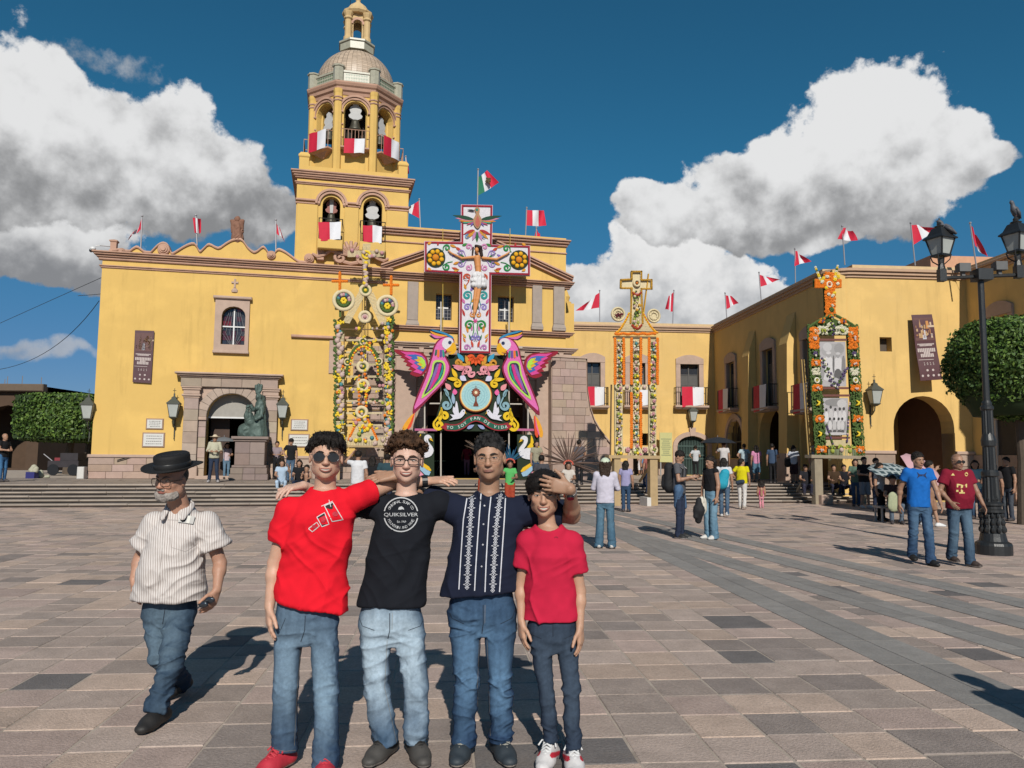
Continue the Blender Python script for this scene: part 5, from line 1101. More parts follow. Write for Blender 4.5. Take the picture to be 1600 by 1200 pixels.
cp(745,480,163,160,46,'e88a9c');cs(742,482,42,180,-1.2,26,'f0a0aa',(610,455));cs(770,516,40,20,-.75,26,'f0a0aa',(700,520));cp(690,540,75,60,24,'e88a9c');cp(668,540,-35,75,55,'d8d4ee','white_drop')
cp(640,560,118,110,40,'f0c41c');cp(650,575,172,112,36,'f0c41c');cs(640,612,38,80,-1.1,28,'f0c41c',(630,540));cp(580,672,130,85,48,'f09aa0','bud');cp(622,720,98,60,46,'f06aa8','bud');cp(608,810,95,115,34,'9ab4cc')
cs(540,815,48,20,-1.25,28,'8ab0bc',(515,665));cp(556,742,108,90,32,'8ab0bc')
cs(520,925,44,200,-1.15,30,'f2c81c',(490,840));cs(464,1008,52,150,1.2,32,'f2c81c',(500,900));cp(470,985,80,150,40,'f2c81c')
for sx in(None,PM):
 d=PB.poly('dove',smooth(zp([(565,965),(600,938),(572,908),(615,912),(598,880),(605,830),(620,845),(628,780),(642,800),(652,860),(660,900),(682,872),(700,858),(716,868),(718,890),(704,915),(672,945),(620,955)]),2),cm('e4e2ee'),ctr,.045,.06,mir=sx)
 PB.poly('dove_beak',zp([(716,875),(730,905),(712,892)]),cm('e8b41c'),d,.05,.04,mir=sx);PB.poly('dove_eye',zp([(702+5*math.cos(k),878+5*math.sin(k))for k in range(6)]),cm('202020'),d,.055,.02,mir=sx)
x,y=zc_(818,727);med=PB.poly('medallion',circ(x,y,26.2,n=40),cm('6a2410'),ctr,.06,.06);PB.poly('medallion_ring',circ(x,y,24.8,n=40),cm('e8962c'),med,.075,.03);PB.poly('medallion_ring',circ(x,y,23.8,n=40),cm('f0dca0'),med,.082,.03);PB.poly('medallion_field',circ(x,y,22.3,n=40),cm('a8d4d8'),med,.09,.03)
for k in range(1,5):m=MB().wall(q(circ(x,y,22-k*4,n=30))[::1],[q(circ(x,y,21-k*4,n=30))],-1.35-.094,-1.35-.07);m.obj('mosaic_ring',cm('94c4cc'),med)
ms=PB.poly('monstrance',sum([[(x+(7.6 if k%2 else 5.8)*math.cos(k*6.2832/24),y-4.5+(7.6 if k%2 else 5.8)*math.sin(k*6.2832/24))]for k in range(24)],[]),cm('7a3a24'),med,.105,.04)
PB.poly('monstrance_foot',[(x-1,y+2),(x+1,y+2),(x+1.3,y+9),(x+4,y+15),(x+4,y+17),(x-4,y+17),(x-4,y+15),(x-1.3,y+9)],cm('7a3a24'),ms,.105,.04);PB.poly('monstrance_host',circ(x,y-4.5,2.3),cm('f4e8c0'),ms,.12,.02);PB.poly('monstrance_ring',circ(x,y-4.5,4.6),cm('a8644a'),ms,.11,.02);PB.poly('monstrance_cross',[(x-.5,y-15),(x+.5,y-15),(x+.5,y-11),(x-.5,y-11)],cm('7a3a24'),ms,.105,.04)
rb=[(540,1026),(620,1036),(690,1014),(750,968),(818,944),(890,964),(950,1006),(1030,1034),(1110,1020)]
rbp=smooth([zc_(*p)for p in rb],4,closed=False)+[zc_(*rb[-1])]
rib=PB.poly('ribbon',band(rbp,10.5),cm('a02030'),ctr,.07,.05);PB.poly('ribbon_band',band(rbp[2:-2],7.0),cm('14624c'),rib,.08,.03)
for a,b in(((520,990),(540,1056)),((1130,985),(1108,1052))):s_=1 if a[0]>800 else-1;PB.poly('ribbon_tail',zp([(a[0],a[1]),(a[0]+s_*8,a[1]+25),(a[0]-s_*14,a[1]+34),(a[0]+s_*2,a[1]+70),(a[0]-s_*40,a[1]+72),(a[0]-s_*40,a[1]+8)]),cm('8a1828'),rib,.06,.04)
txt='YO SOY PAN DE VIDA';L_=[0]
for i in range(1,len(rbp)):L_.append(L_[-1]+math.hypot(rbp[i][0]-rbp[i-1][0],rbp[i][1]-rbp[i-1][1]))
for k,ch in enumerate(txt):
 if ch==' ':continue
 s_=L_[-1]*(.085+.84*k/(len(txt)-1));i=next(i for i in range(1,len(L_))if L_[i]>=s_);t=(s_-L_[i-1])/(L_[i]-L_[i-1]);c=(rbp[i-1][0]+(rbp[i][0]-rbp[i-1][0])*t,rbp[i-1][1]+(rbp[i][1]-rbp[i-1][1])*t)
 a=math.atan2(rbp[i][1]-rbp[i-1][1],rbp[i][0]-rbp[i-1][0]);vs,fs=font_mesh(ch,6.6);m=MB();m.add([PB.p(c[0]+v[0]*math.cos(a)+v[1]*math.sin(a),c[1]+v[0]*math.sin(a)-v[1]*math.cos(a),.086)for v in vs],fs);m.obj('letter',mat('letter_white',(.7,.7,.68),.7),rib)
cp(735,1045,28,80,34,'9aa8d4')
for a,b in((648,683),(803,838)):PB.poly('crossbar',[(a,669.5),(b,670),(b,673.5),(a,673)],cm('c06a92'),gate,.02,.1)
for mir in(None,743.6):
 zs5=lambda pts:[(640+x/5.454,540+y/5.454)for x,y in pts]
 pn=PB.poly('swan_panel',zs5([(920,758),(1108,758),(1108,1142),(920,1142)]),DG,gate,-.03,.10,mir=mir)
 sw=PB.poly('swan',smooth(zs5([(940,812),(948,782),(975,768),(1002,782),(1006,812),(992,850),(972,882),(1000,872),(1050,878),(1106,905),(1100,940),(1050,968),(990,966),(945,945),(926,905),(938,868),(968,830),(972,805),(960,800)]),2),cm('e6e4ea'),pn,.03,.06,mir=mir)
 PB.poly('swan_beak',zs5([(942,800),(958,792),(960,812),(930,826)]),cm('e8b820'),sw,.035,.05,mir=mir)
 PB.poly('wing',smooth(zs5([(1000,868),(1030,830),(1034,762),(1052,800),(1060,832),(1106,862),(1106,880),(1050,872)]),2),cm('f0c41c'),pn,.02,.05,mir=mir)
 for pts,col in(((945,1070,965,1040,1080,970,1096,962,1060,1010,980,1072,950,1078),'f0c020'),((950,1086,1080,1000,1086,1010,1040,1070,1000,1110,965,1116),'9cc0d8'),((1010,1112,1060,1060,1104,985,1104,1080,1050,1124),'ee9cb4')):PB.poly('feather',zs5(list(zip(pts[0::2],pts[1::2]))),cm(col),pn,.025,.05,mir=mir)
 PB.poly('panel_foot',zs5([(925,1140),(1100,1140),(1100,1158),(925,1158)]),cm('3a3028'),pn,-.02,.1,mir=mir)
m=MB();SCF=mat('scaffold_pale',(.55,.50,.44),.7)
for y in(541,581,630):a,b=PB.p(672,y,-.2),PB.p(818,y+1,-.2);m.tube([a,b],.03,6)
for x in(690,797):a,b=PB.p(x,748,-.2),PB.p(x,470,-.2);m.tube([(a[0],a[1],TER),b],.03,6)
for x in(664,826):a,b=PB.p(x,748,.0),PB.p(x,560,.0);m.tube([(a[0],a[1]+.1,TER),(b[0],b[1]+.1,b[2])],.03,6)
a,b=PB.p(743.5,430,-.1),PB.p(743.5,660,-.1);m.box(a[0]-.05,a[0]+.05,-1.22,-1.14,b[2],a[2]);m.obj('scaffold',SCF,gate)
for x in(692,797):m=MB();a,b=PB.p(x,528,.0),F.hit(x,357,-.3);m.tube([a,tuple(b)],.012,4);m.obj('rope',mat('yellow_rope',(.6,.42,.08),.8),gate)
# ================================================================ three flower shrines on reed frames
CREAM=mat('reed_cream',(.66,.55,.34),.8,.18,14,.5,50);REEDD=mat('reed_dark',(.16,.10,.05),.85,.2,8);MARI=mat('marigold',(.80,.21,.012),.85,.22,30,.6,50)
YFL=mat('yellow_flower',(.78,.55,.03),.85,.2,30,.5,50);PNK=mat('pink_flower',(.50,.24,.26),.85,.2,30,.5,50);GAR=mat('garlic_pale',(.52,.38,.33),.75,.2,14,.3,30);TEA=mat('teal_paper',(.06,.22,.24),.7);LEA=mat('foliage_trim',(.07,.12,.025),.85,.3,20,.6,40)
WFL=mat('white_flower',(.70,.66,.50),.85,.15,30,.5,50);LIME=mat('lime_green',(.30,.34,.05),.8,.2,20);TIMB=mat('raw_timber',(.42,.30,.16),.8,.18,4,.4,30);PURP=mat('purple_flower',(.09,.06,.14),.85,.2,20)
class Shrine:
 def __init__(s,frame,y,root):s.b=Board(frame,y);s.t=root;s.sc=abs(frame.hit(700,600,y).x-frame.hit(701,600,y).x);s.bag={}
 def p(s,x,y,o=0):return s.b.p(x,y,o)
 def mb(s,m):return s.bag.setdefault(m.name,(MB(),m))[0]
 def dot(s,x,y,r,m,o=.06,sq=.6):r*=s.sc;s.mb(m).ball(s.p(x,y,o),(r,r*sq,r),6,4)
 def ruffle(s,x,y,r,m,o=.06):
  for k in range(5):a=k*1.2566+x;s.mb(m).ball(s.p(x+r*.55*math.cos(a),y+r*.55*math.sin(a),o),(r*.5*s.sc,)*3,5,3)
  s.mb(m).ball(s.p(x,y,o+.02),(r*.5*s.sc,)*3,5,3)
 def ring(s,x,y,r0,r1,m=CREAM,core=LEA,name='straw_ring',heart=YFL):
  c=s.p(x,y,.05);k=s.sc;n=20;mb=MB();rg=[]
  for j in range(10):
   t=6.2832*j/10;rr=(r0+r1)/2*k+(r1-r0)/2*k*math.cos(t);rg.append([(c[0]+rr*math.cos(6.2832*i/n),c[1]-.055*math.sin(t),c[2]+rr*math.sin(6.2832*i/n))for i in range(n)])
  mb.loops(rg+rg[:1],cap=False);o=mb.obj(name,m,s.t,smooth=True)
  mb=MB();mb.loops([[(c[0]+r0*1.15*k*math.cos(6.2832*i/12),c[1]+y_,c[2]+r0*1.15*k*math.sin(6.2832*i/12))for i in range(12)]for y_ in(.03,-.0)]);mb.obj('ring_core',core,o)
  if heart:mb=MB();mb.ball((c[0],c[1]-.01,c[2]),(r0*.55*k,.06,r0*.55*k),8,5);mb.obj('ring_heart',heart,o,smooth=True)
  return o
 def reeds(s,poly,horiz=True,m=CREAM,step=1.6,name='reed_panel'):
  tl_,tr_,br_,bl_=poly;mb=MB();H_=math.hypot(bl_[0]-tl_[0],bl_[1]-tl_[1])if horiz else math.hypot(tr_[0]-tl_[0],tr_[1]-tl_[1]);n=max(2,int(H_/step));L=lambda a,b,t:(a[0]+(b[0]-a[0])*t,a[1]+(b[1]-a[1])*t)
  for i in range(n):
   t=(i+.5)/n;a,b=(L(tl_,bl_,t),L(tr_,br_,t))if horiz else(L(tl_,tr_,t),L(bl_,br_,t));r=H_/n*.42*s.sc;mb.tube([s.p(*a,.03+rnd.uniform(0,.015)),s.p(*b,.03+rnd.uniform(0,.015))],r,5)
  return mb.obj(name,m,s.t,kind='stuff')
 def bar(s,x0,y0,x1,y1,w,m,o=0.0,name='frame_bar',th=.06):
  L=math.hypot(x1-x0,y1-y0);nx,ny=-(y1-y0)/L*w/2,(x1-x0)/L*w/2;return s.b.poly(name,[(x0+nx,y0+ny),(x1+nx,y1+ny),(x1-nx,y1-ny),(x0-nx,y0-ny)],m,s.t,o,th)
 def flush(s):
  for k,(mb,m)in s.bag.items():mb.obj('flower_trim',m,s.t,kind='stuff',smooth=True)
rs=random.Random(11)
q0=F.hit(568,697,-1.2);SA=Shrine(F,-1.2,thing('flower_shrine','tall narrow straw and garlic shrine left of the gateway with two green centred discs','flower shrine',F,(q0.x,-1.2,TER)))
for x0,x1,y0 in((525,526,500),(538,536,520),(600,601,515),(611,611,490)):SA.bar(x0,y0,x1+(0),697,1.6,LEA if x0 in(525,611)else REEDD,-.02)
for x in(567,573):SA.bar(x,385,x-3,690,1.1,REEDD,-.02)
for y in(514,602,630,656):SA.bar(530,y,606,y+1,1.3,REEDD,-.015)
SA.bar(527,697,612,698,3,TIMB,.08,'base_board',.3);m=MB()
for x in(530,608):c=SA.p(x,700);m.box(c[0]-.05,c[0]+.05,-1.2,-1.1,TER,c[2])
for x in(532,604):c=SA.p(x,640);m.tube([(c[0],-1.2,c[2]),(c[0],-.3,TER)],.04,5)
m.obj('support',TIMB,SA.t)
SA.reeds([(561,455),(571,460),(546,506),(535,504)],True,step=2.2);SA.reeds([(572,460),(583,457),(607,508),(594,508)],True,step=2.2)
for k in range(10):
 SA.reeds([(525.5,522+k*17),(538,522+k*17),(537,534+k*17),(525,534+k*17)],True,step=2.4);SA.reeds([(600.5,520+k*17),(612,520+k*17),(612,532+k*17),(600.5,532+k*17)],True,step=2.4)
SA.reeds([(556,658),(577,658),(590,690),(545,690)],True,step=2.2);SA.reeds([(529,683),(609,683),(610,696),(528,696)],False,step=2.4)
SA.reeds([(543,392),(601,392),(600,402),(543,402)],False,step=2.0);SA.reeds([(567,381),(579,381),(578,413),(566,413)],True,step=2.0)
SA.ring(572.5,399,3.5,7.5,YFL,REEDD);SA.ring(571,454,5,9.8,heart=YFL);SA.ring(570,495.5,5,10.2,core=GAR,heart=PNK)
for x,y in((567,573),(567.5,602),(565,644)):SA.ring(x,y,4.6,10)
for x,y,r in((543,566,6),(592,565,6),(567,534,6.6)):SA.ring(x,y,r*.55,r)
for x,y in((537,469.5),(605,478)):
 SA.ring(x,y,11.5,17.2,heart=None)
 for k in range(16):a=k*.393;SA.dot(x+8.6*math.cos(a),y+8.6*math.sin(a),3,LEA if 0<a<3.3 else(PNK,TEA,PURP,GAR)[k%4],.07)
 for k in range(6):SA.dot(x+3*math.cos(k),y+1+3*math.sin(k),2.6,YFL,.1)
for x,y in((531,440),(611,446)):
 for k in range(12):SA.ruffle(x,y-13+k*2.4,2.6,MARI,.06)
 for k in range(9):SA.ruffle(x-11+k*2.7,y+0,2.5,MARI,.065)
 SA.bar(x,y+10,x+.5,y+55,3.4,LEA,-.01)
for x0,y0,x1,y1 in((531,505,531,692),(606,500,606,692)):
 y=y0
 while y<y1:
  x=x0+rs.uniform(-4,4);k=rs.random()
  if k<.34:SA.dot(x,y,4.6,GAR,.08,.8);SA.dot(x+2,y-3,2.4,GAR,.1)
  elif k<.66:[SA.dot(x+rs.uniform(-3.6,3.6),y+rs.uniform(-3,3),1.8,YFL,.1)for _ in range(7)]
  elif k<.8:SA.dot(x,y,3.2,TEA,.09,.4)
  else:SA.ruffle(x,y,3.6,PNK,.08)
  for _ in range(3):SA.dot(x0+(-7 if x0<560 else 7)+rs.uniform(-2,2),y+rs.uniform(-4,4),2.4,LEA,.04)
  y+=rs.uniform(5.5,8)
for k in range(14):y=412+k*2.6;SA.dot(571+rs.uniform(-2,2),y,3.6,GAR if k%4 else YFL,.08,.8)
for k in range(26):t_=k/25*math.pi;x,y=568-25*math.cos(t_),583-43*math.sin(t_);SA.ruffle(x,y,4.2,LEA,.05);SA.dot(x*.9+56.8,y+2,2.0,MARI if k%2 else YFL,.1)
for k in range(24):x=566+(-5 if k%2 else 5);y=585+k*3.1;SA.ruffle(x+rs.uniform(-1,1),y,2.6,MARI,.05)
for k in range(44):x,y=rs.choice([(rs.uniform(543,600),514),(rs.uniform(534,604),rs.choice([603,630,656])),(rs.uniform(545,592),rs.uniform(656,690)),(rs.uniform(530,608),rs.uniform(684,695))]);SA.dot(x,y,rs.uniform(1.8,3.8),rs.choice([YFL,GAR,YFL,TEA,GAR,PNK,LIME]),.09,.8)
for s_ in(-1,1):
 for k in range(12):SA.ruffle(567+s_*(8+k*1.3),656+k*2.8,2.2,MARI,.05)
for k in range(8):
 y=530+k*19
 for a,b in((541,562),(574,597)):SA.reeds([(a,y),(b,y),(b,y+3.5),(a,y+3.5)],True,step=1.7)
for k in range(150):
 x,y=rs.choice([(rs.gauss(531,3.5),rs.uniform(500,695)),(rs.gauss(606,3.5),rs.uniform(500,695)),(rs.gauss(567,5),rs.uniform(515,690)),(rs.uniform(541,596),rs.choice([532,551,589,608,627,646,665])+rs.uniform(-3,5))]);r_=rs.random()
 if r_<.45:[SA.dot(x+rs.uniform(-2.5,2.5),y+rs.uniform(-2,2),1.5,YFL,.10)for _ in range(4)]
 elif r_<.7:SA.ruffle(x,y,2.4,LEA,.08)
 elif r_<.85:SA.dot(x,y,rs.uniform(2,3.4),GAR,.10,.9)
 else:SA.ruffle(x,y,2.6,MARI,.09)
for k in range(8):SA.dot(545+rs.uniform(-3,58),395+rs.uniform(-3,8),3.2,GAR if k%2 else PNK,.1)
SA.flush()
yB=F.loc(at_z(995,790)).y;q0=F.hit(993,790,yB);SB=Shrine(F,yB,thing('flower_shrine','shrine of three marigold edged columns under a golden cross on two timber posts','flower shrine',F,(q0.x,yB,0)))
for x0,x1 in((958.5,968),(1014.5,1025.5)):a,b=SB.p(x0,790),SB.p(x1,716);MB().box(a[0],b[0],yB-.1,yB+.15,0,b[2]).obj('timber_post',TIMB,SB.t)
SB.bar(949,713.5,1029,714.5,5,TIMB,.15,'base_board',.4)
m=MB()
for x in(960,1023):a=SB.p(x,716);m.tube([(a[0],yB,a[2]),(a[0],yB+1.3,.75)],.05,6)
m.obj('brace',TIMB,SB.t)
c=SB.p(1010,786);MB().box(c[0]-.12,c[0]+.02,yB-.35,yB+.3,0,.28).obj('prop_block',mat('white_stone'),SB.t)
for x0,x1 in((960,973.5),(985.5,1000),(1013,1026)):
 SB.bar((x0+x1)/2,528,(x0+x1)/2+.3,712,x1-x0-1,mat('reed_backing',(.52,.43,.25),.85,.2,10),-.01,'column_board')
 y=533;k=0
 while y<706:
  SB.reeds([(x0+2.5,y),(x1-2.5,y),(x1-2.5,y+8),(x0+2.5,y+8)],k%2==0,step=1.7);cx=(x0+x1)/2
  for _ in range(7):SB.dot(cx+rs.uniform(-4,4),y+rs.uniform(0,9),rs.uniform(1.1,2.3),rs.choice([CREAM,GAR,LEA,WFL,LEA,CREAM,YFL]),.08,.8)
  z_=rs.random()
  if z_<.22:SB.ruffle(cx+rs.uniform(-1,1),y+4,3.2,PNK,.10)
  elif z_<.42:SB.dot(cx-2,y+4,2.8,LIME,.10);SB.dot(cx+2,y+5,2.6,YFL,.10)
  elif z_<.52:SB.dot(cx,y+4,2.8,TEA,.09,.4)
  elif z_<.64:SB.dot(cx,y+1,2.4,LEA,.11);SB.dot(cx,y+5,2.9,mat('pineapple',(.42,.22,.04),.8,.3,30),.11,1)
  else:SB.dot(cx-1,y+4,2.6,GAR,.10,.9)
  y+=10;k+=1
 for xx,yy0,yy1 in((x0,530,600),(x1,530,600))+(((x0,615,700),(x1,615,700))if x0==985.5 else()):
  y=yy0
  while y<yy1:SB.ruffle(xx+rs.uniform(-.4,.4),y,2.7,MARI,.07);y+=2.9
for x,y,r in((965.5,604,6.6),(994,602,6.6),(1019,605,6.6),(993,652,6.2),(967,703,7.4),(994,703,7.4),(1020.5,703,7.4)):SB.ring(x,y,r*.5,r,core=REEDD,heart=LIME)
for x in(980,1007):SB.bar(x-6,703,x+6,703,10,CREAM,.0,'square_tile');SB.ruffle(x,703,4.5,PNK,.06)
for x in(979,1006):SB.bar(x-6,605,x+6,605,8,CREAM,.0,'square_tile');SB.dot(x,605,3.6,GAR,.06)
SB.bar(958,526.5,1025,527.5,3,REEDD,.02)
for k in range(26):SB.ruffle(961+k*2.45,522+.7*math.sin(k),2.6,MARI,.06)
for k in range(22):t_=k/21;SB.ruffle(962+20*t_,520-30*t_**1.5,2.1,YFL if k%2 else MARI,.05);SB.ruffle(1026-22*t_,520-30*t_**1.5,2.1,YFL if k%2 else MARI,.05)
SB.reeds([(982,492),(1004,492),(1022,518),(964,518)],True,step=2.4);SB.bar(993,424,993.5,520,15,CREAM,.0,'cross_shaft');SB.bar(969,444,1017,445.5,13,CREAM,.005,'cross_arm')
GOLD=mat('gold_flower',(.55,.30,.03),.8,.2,30,.5,50)
for(x0,y0,x1,y1)in((986,425,1001,425),(986,425,986,437),(1001,425,1001,437),(969,438,986,437),(1001,438,1017,438),(969,438,969,451),(1017,438,1017,452),(969,451,986,451),(1001,452,1017,452),(986,452,984,505),(1001,452,1003,505)):
 n=int(math.hypot(x1-x0,y1-y0)/2.3);[SB.ruffle(x0+(x1-x0)*k/max(n,1),y0+(y1-y0)*k/max(n,1),1.9,GOLD,.07)for k in range(n+1)]
SB.ring(994,443,3,7,CREAM,REEDD,heart=MARI)
for k in range(34):SB.dot(993.5+rs.uniform(-5,5),456+k*1.8,rs.uniform(1.6,3.2),rs.choice([LEA,GAR,CREAM,PNK,CREAM,LIME,GOLD]),.07)
for k in range(9):SB.ruffle(987+k*1.7,458+4*math.sin(k*.4),2,mat('red_flower',(.4,.05,.02),.85),.08);SB.ruffle(987+k*1.7,509+5*math.sin(k*.4),2.2,mat('red_flower'),.08)
for x,y,r in((965,491.5,12.6),(1020.5,494,12.2)):
 SB.ring(x,y,r*.72,r,CREAM,CREAM,'straw_disc',None)
 for k in range(14):SB.dot(x+r*.45*math.cos(k*2.4),y+r*.45*math.sin(k*2.4),2,CREAM,.07)
for k in range(7):SB.dot(961+k*1.6,493+2.5*math.sin(k*2),2,mat('dark_red_seed',(.12,.01,.02),.8),.1)
SB.bar(1013,428,1004,500,1.6,GOLD,.04,'staff');SB.bar(959,600,957.5,712,1.6,REEDD,-.2,'ladder_pole')
SB.flush()
yC=F.loc(at_z(1284,788)).y;q0=F.hit(1300,788,yC);SCc=Shrine(F,yC,thing('flower_shrine','orange marigold shrine framing two old black and white photographs under a flower cross','flower shrine',F,(q0.x,yC,0)))
S3=SCc
for x0,x1 in((1272,1282),(1340,1349)):a,b=S3.p(x0,788),S3.p(x1,716);MB().box(a[0],b[0],yC-.1,yC+.12,0,b[2]).obj('timber_post',mat('weathered_timber',(.30,.25,.18),.85,.2,4,.4,30),S3.t)
S3.bar(1264,713,1352,715,5,mat('weathered_timber'),.15,'base_board',.4);c=S3.p(1286,785);MB().bbox(c[0]-.24,c[0]+.22,yC-.3,yC+.2,0,.33,.03).obj('stone_foot',STN,S3.t)
m=MB();a=S3.p(1345,716);m.tube([(a[0],yC,a[2]),(a[0],yC+1.2,.4)],.05,6);a=S3.p(1275,716);m.tube([(a[0],yC,a[2]),(a[0],yC+1.2,.4)],.05,6);m.obj('brace',mat('weathered_timber'),S3.t)
lx=lambda y:1269.5+max(0,(y-513))*.065;rx=lambda y:1330.5+max(0,(y-513))*.055
for f in(lx,rx):S3.bar(f(508),508,f(712),712,15,mat('green_backing',(.05,.09,.02),.9,.3,10,.6,40),-.02,'column_board')
def photo(x0,y0,x1,y1,seed,name):
 ph=S3.b.poly(name,[(x0,y0),(x1,y0),(x1+1.5,y1),(x0+2,y1)],mat('print_paper',(.42,.40,.41),.35,.1,3,spec=.5),S3.t,.03,.03);g=random.Random(seed);W,H=x1-x0,y1-y0;mb=MB()
 def blob(u,v,w,h,k):mb.col=(k,k*.97,k*.98);mb.add([S3.p(x0+(u+w*math.cos(a*.628))*W+1.7*v,y0+(v+h*math.sin(a*.628))*H,.031+.0004*len(mb.f))for a in range(10)][::-1],[tuple(range(10))])
 if seed==1:
  for u,v,w,h,k in((.5,.2,.45,.16,.36),(.3,.12,.18,.1,.5),(.75,.15,.2,.12,.30),(.33,.55,.19,.26,.6),(.34,.30,.09,.06,.34),(.34,.25,.10,.035,.55),(.70,.52,.17,.20,.58),(.7,.31,.08,.06,.32),(.7,.265,.09,.03,.5),(.68,.74,.15,.14,.12),(.28,.78,.2,.1,.55),(.55,.88,.2,.08,.42),(.9,.6,.08,.3,.22),(.1,.6,.08,.25,.3),(.52,.5,.04,.2,.15)):blob(u,v,w,h,k)
 else:
  blob(.5,.12,.46,.11,.25);blob(.75,.15,.2,.12,.5)
  for u in(.12,.3,.48,.66,.82):
   v=.42+g.uniform(-.04,.04);blob(u,v-.14,.05,.045,.07);blob(u,v+.06,.085,.16,g.uniform(.5,.65));blob(u-.03,v+.32,.035,.14,.3);blob(u+.03,v+.32,.035,.14,.28)
  for u in(.25,.42,.6,.74):v=.66;blob(u,v-.1,.045,.04,.05);blob(u,v+.08,.08,.14,g.uniform(.45,.65));blob(u,v+.24,.07,.05,.1)
  blob(.5,.96,.45,.04,.5)
 mb.obj('photo_print',mat('photo_print',(1,1,1),.4,.15,30,attr=True),ph,kind='stuff')
photo(1279.5,534,1320,604,1,'old_photograph');photo(1285,622,1324,680,2,'old_photograph')
for y,a,b in((531,1277,1322),(606.5,1281,1325),(618,1283,1327),(684,1289,1327)):S3.bar(a,y,b,y,3.2,mat('brown_frame',(.16,.06,.05),.6),.04,'photo_frame')
S3.bar(1290,692,1328,692,9,mat('reed_backing'),.02,'lower_board')
for k in range(40):t_=k/39;S3.dot(1283+20*t_+4*math.sin(k),560+45*t_,1.9,rs.choice([PURP,LEA,PURP,WFL]),.06);S3.dot(1322-17*t_+2*math.sin(k),575+32*t_,1.9,rs.choice([PURP,LEA,PURP]),.06)
for k in range(26):t_=k/25;S3.dot(1326-4*t_,630+60*t_,2.1,rs.choice([PURP,LEA,GAR]),.06);S3.dot(1290+10*t_,664+30*t_,1.9,rs.choice([PURP,LEA]),.06)
def block(x,y,w,h,m,heart=None,hm=None):
 for i in range(int(w/2.4)+1):
  for j in range(int(h/2.4)+1):S3.ruffle(x-w/2+i*2.4+rs.uniform(-1.1,1.1),y-h/2+j*2.4+rs.uniform(-1.1,1.1),rs.uniform(1.7,2.6),m,rs.uniform(.04,.08))
 if heart:[S3.dot(x+rs.uniform(-2,2),y+rs.uniform(-2,2),heart,hm,.11)for _ in range(4)]
for f in(lx,rx):
 y=508
 while y<712:
  for _ in range(5):S3.dot(f(y)+rs.uniform(-8,8),y+rs.uniform(-1.5,1.5),rs.uniform(1.4,2.4),LEA,.045)
  S3.dot(f(y)+(8.5 if f is rx else-8)+rs.uniform(-1,1),y,1.8,LEA,.03);y+=2.2
 block(f(530),529,12,32,MARI,2.4,GAR)
 for y,mm,ht in((568,MARI,GAR),(607,MARI,GAR),(655,MARI,GAR),(703,MARI,GAR)):block(f(y),y,12,8.5,mm,2.0,ht)
 block(f(582),582,11,9,WFL);S3.ring(f(594),594.5,2.6,5.6,WFL,LEA,'flower_ring',YFL);S3.ruffle(f(553),553,4.5,PURP,.07);S3.dot(f(553),556,2.2,WFL,.11)
 for y in(630,678):mb=MB();c=f(y)+rs.uniform(-2,1);mb.tube([S3.p(c-2,y-4,.1),S3.p(c+1,y-1,.14),S3.p(c,y+2,.14),S3.p(c-3.5,y+4,.1)],[.02,.045,.045,.015],6);mb.obj('banana',YFL,S3.t,smooth=True)
for k in range(34):t_=k/33;x,y=(1262+35*t_,513-21*t_**.8);S3.ruffle(x,y,2.6,LEA,.05);S3.ruffle(2*1299-x-1,y-1,2.6,LEA,.05)
S3.b.poly('gable_board',[(1264,514),(1297,494),(1336,514),(1336,524),(1264,524)],mat('green_backing'),S3.t,-.01,.05)
for k in range(60):x=rs.uniform(1270,1331);y=522-rs.uniform(0,1)*(26-abs(x-1299)*.75);S3.ruffle(x,y,2.4,rs.choice([WFL,WFL,WFL,LEA]),.06)
for x in(1283,1317):block(x,503,8,7,MARI,1.6,PURP)
for x in(1284,1313.5):block(x,517,15,11,WFL);[S3.dot(x+rs.uniform(-3,3),517+rs.uniform(-2,2),1.9,LIME,.12)for _ in range(9)]
for k in range(26):S3.dot(1298+rs.uniform(-3.5,3.5),494+k*1.2,2.0,rs.choice([LEA,LEA,LIME,PURP]),.09)
S3.bar(1294,426,1296.5,498,14,mat('green_backing'),-.02,'cross_shaft');S3.bar(1272,442,1312,444,12,mat('green_backing'),-.02,'cross_arm')
for i in range(7):
 for j in range(30):S3.ruffle(1287.5+i*2.2+j*.08+rs.uniform(-1,1),427+j*2.3+rs.uniform(-1,1),rs.uniform(1.7,2.7),MARI,rs.uniform(.03,.07))
for i in range(18):
 for j in range(6):S3.ruffle(1273+i*2.3,438+j*2.2,2.1,MARI,.052)
S3.ring(1294,445,3.2,6.4,WFL,REEDD,'flower_ring',PURP)
for x,y,m_,r in((1282,441,WFL,3),(1284,436,YFL,3),(1303,437,YFL,3.4),(1306,444,WFL,3),(1288,451,YFL,3),(1301,458,YFL,3),(1293,461,WFL,2.6),(1299,463,WFL,2.8),(1290,433,WFL,2.8),(1297,484,LEA,4),(1307,433,YFL,3),(1299,478,WFL,2)):[S3.ruffle(x+rs.uniform(-1,1),y+rs.uniform(-1,1),r,m_,.09)for _ in range(2)]
for bx,by in((1280,438),(1302,436)):
 s_=-1 if bx<1290 else 1
 for k in range(8):S3.ruffle(bx+s_*(1.1*k if s_<0 else .7*k),by-k*2.8,3.0-k*.1,(YFL,WFL,LEA)[k%3 if k%3<2 else(0 if k<5 else 2)],.07)
for k in range(40):S3.dot(1292+rs.uniform(0,42),698+rs.uniform(-2,2),2,rs.choice([LIME,LEA,LIME]),.08)
for x in(1298,1325):S3.dot(x,705,4.4,LIME,.1,.9)
S3.dot(1312,703,4.4,GAR,.1,.9)
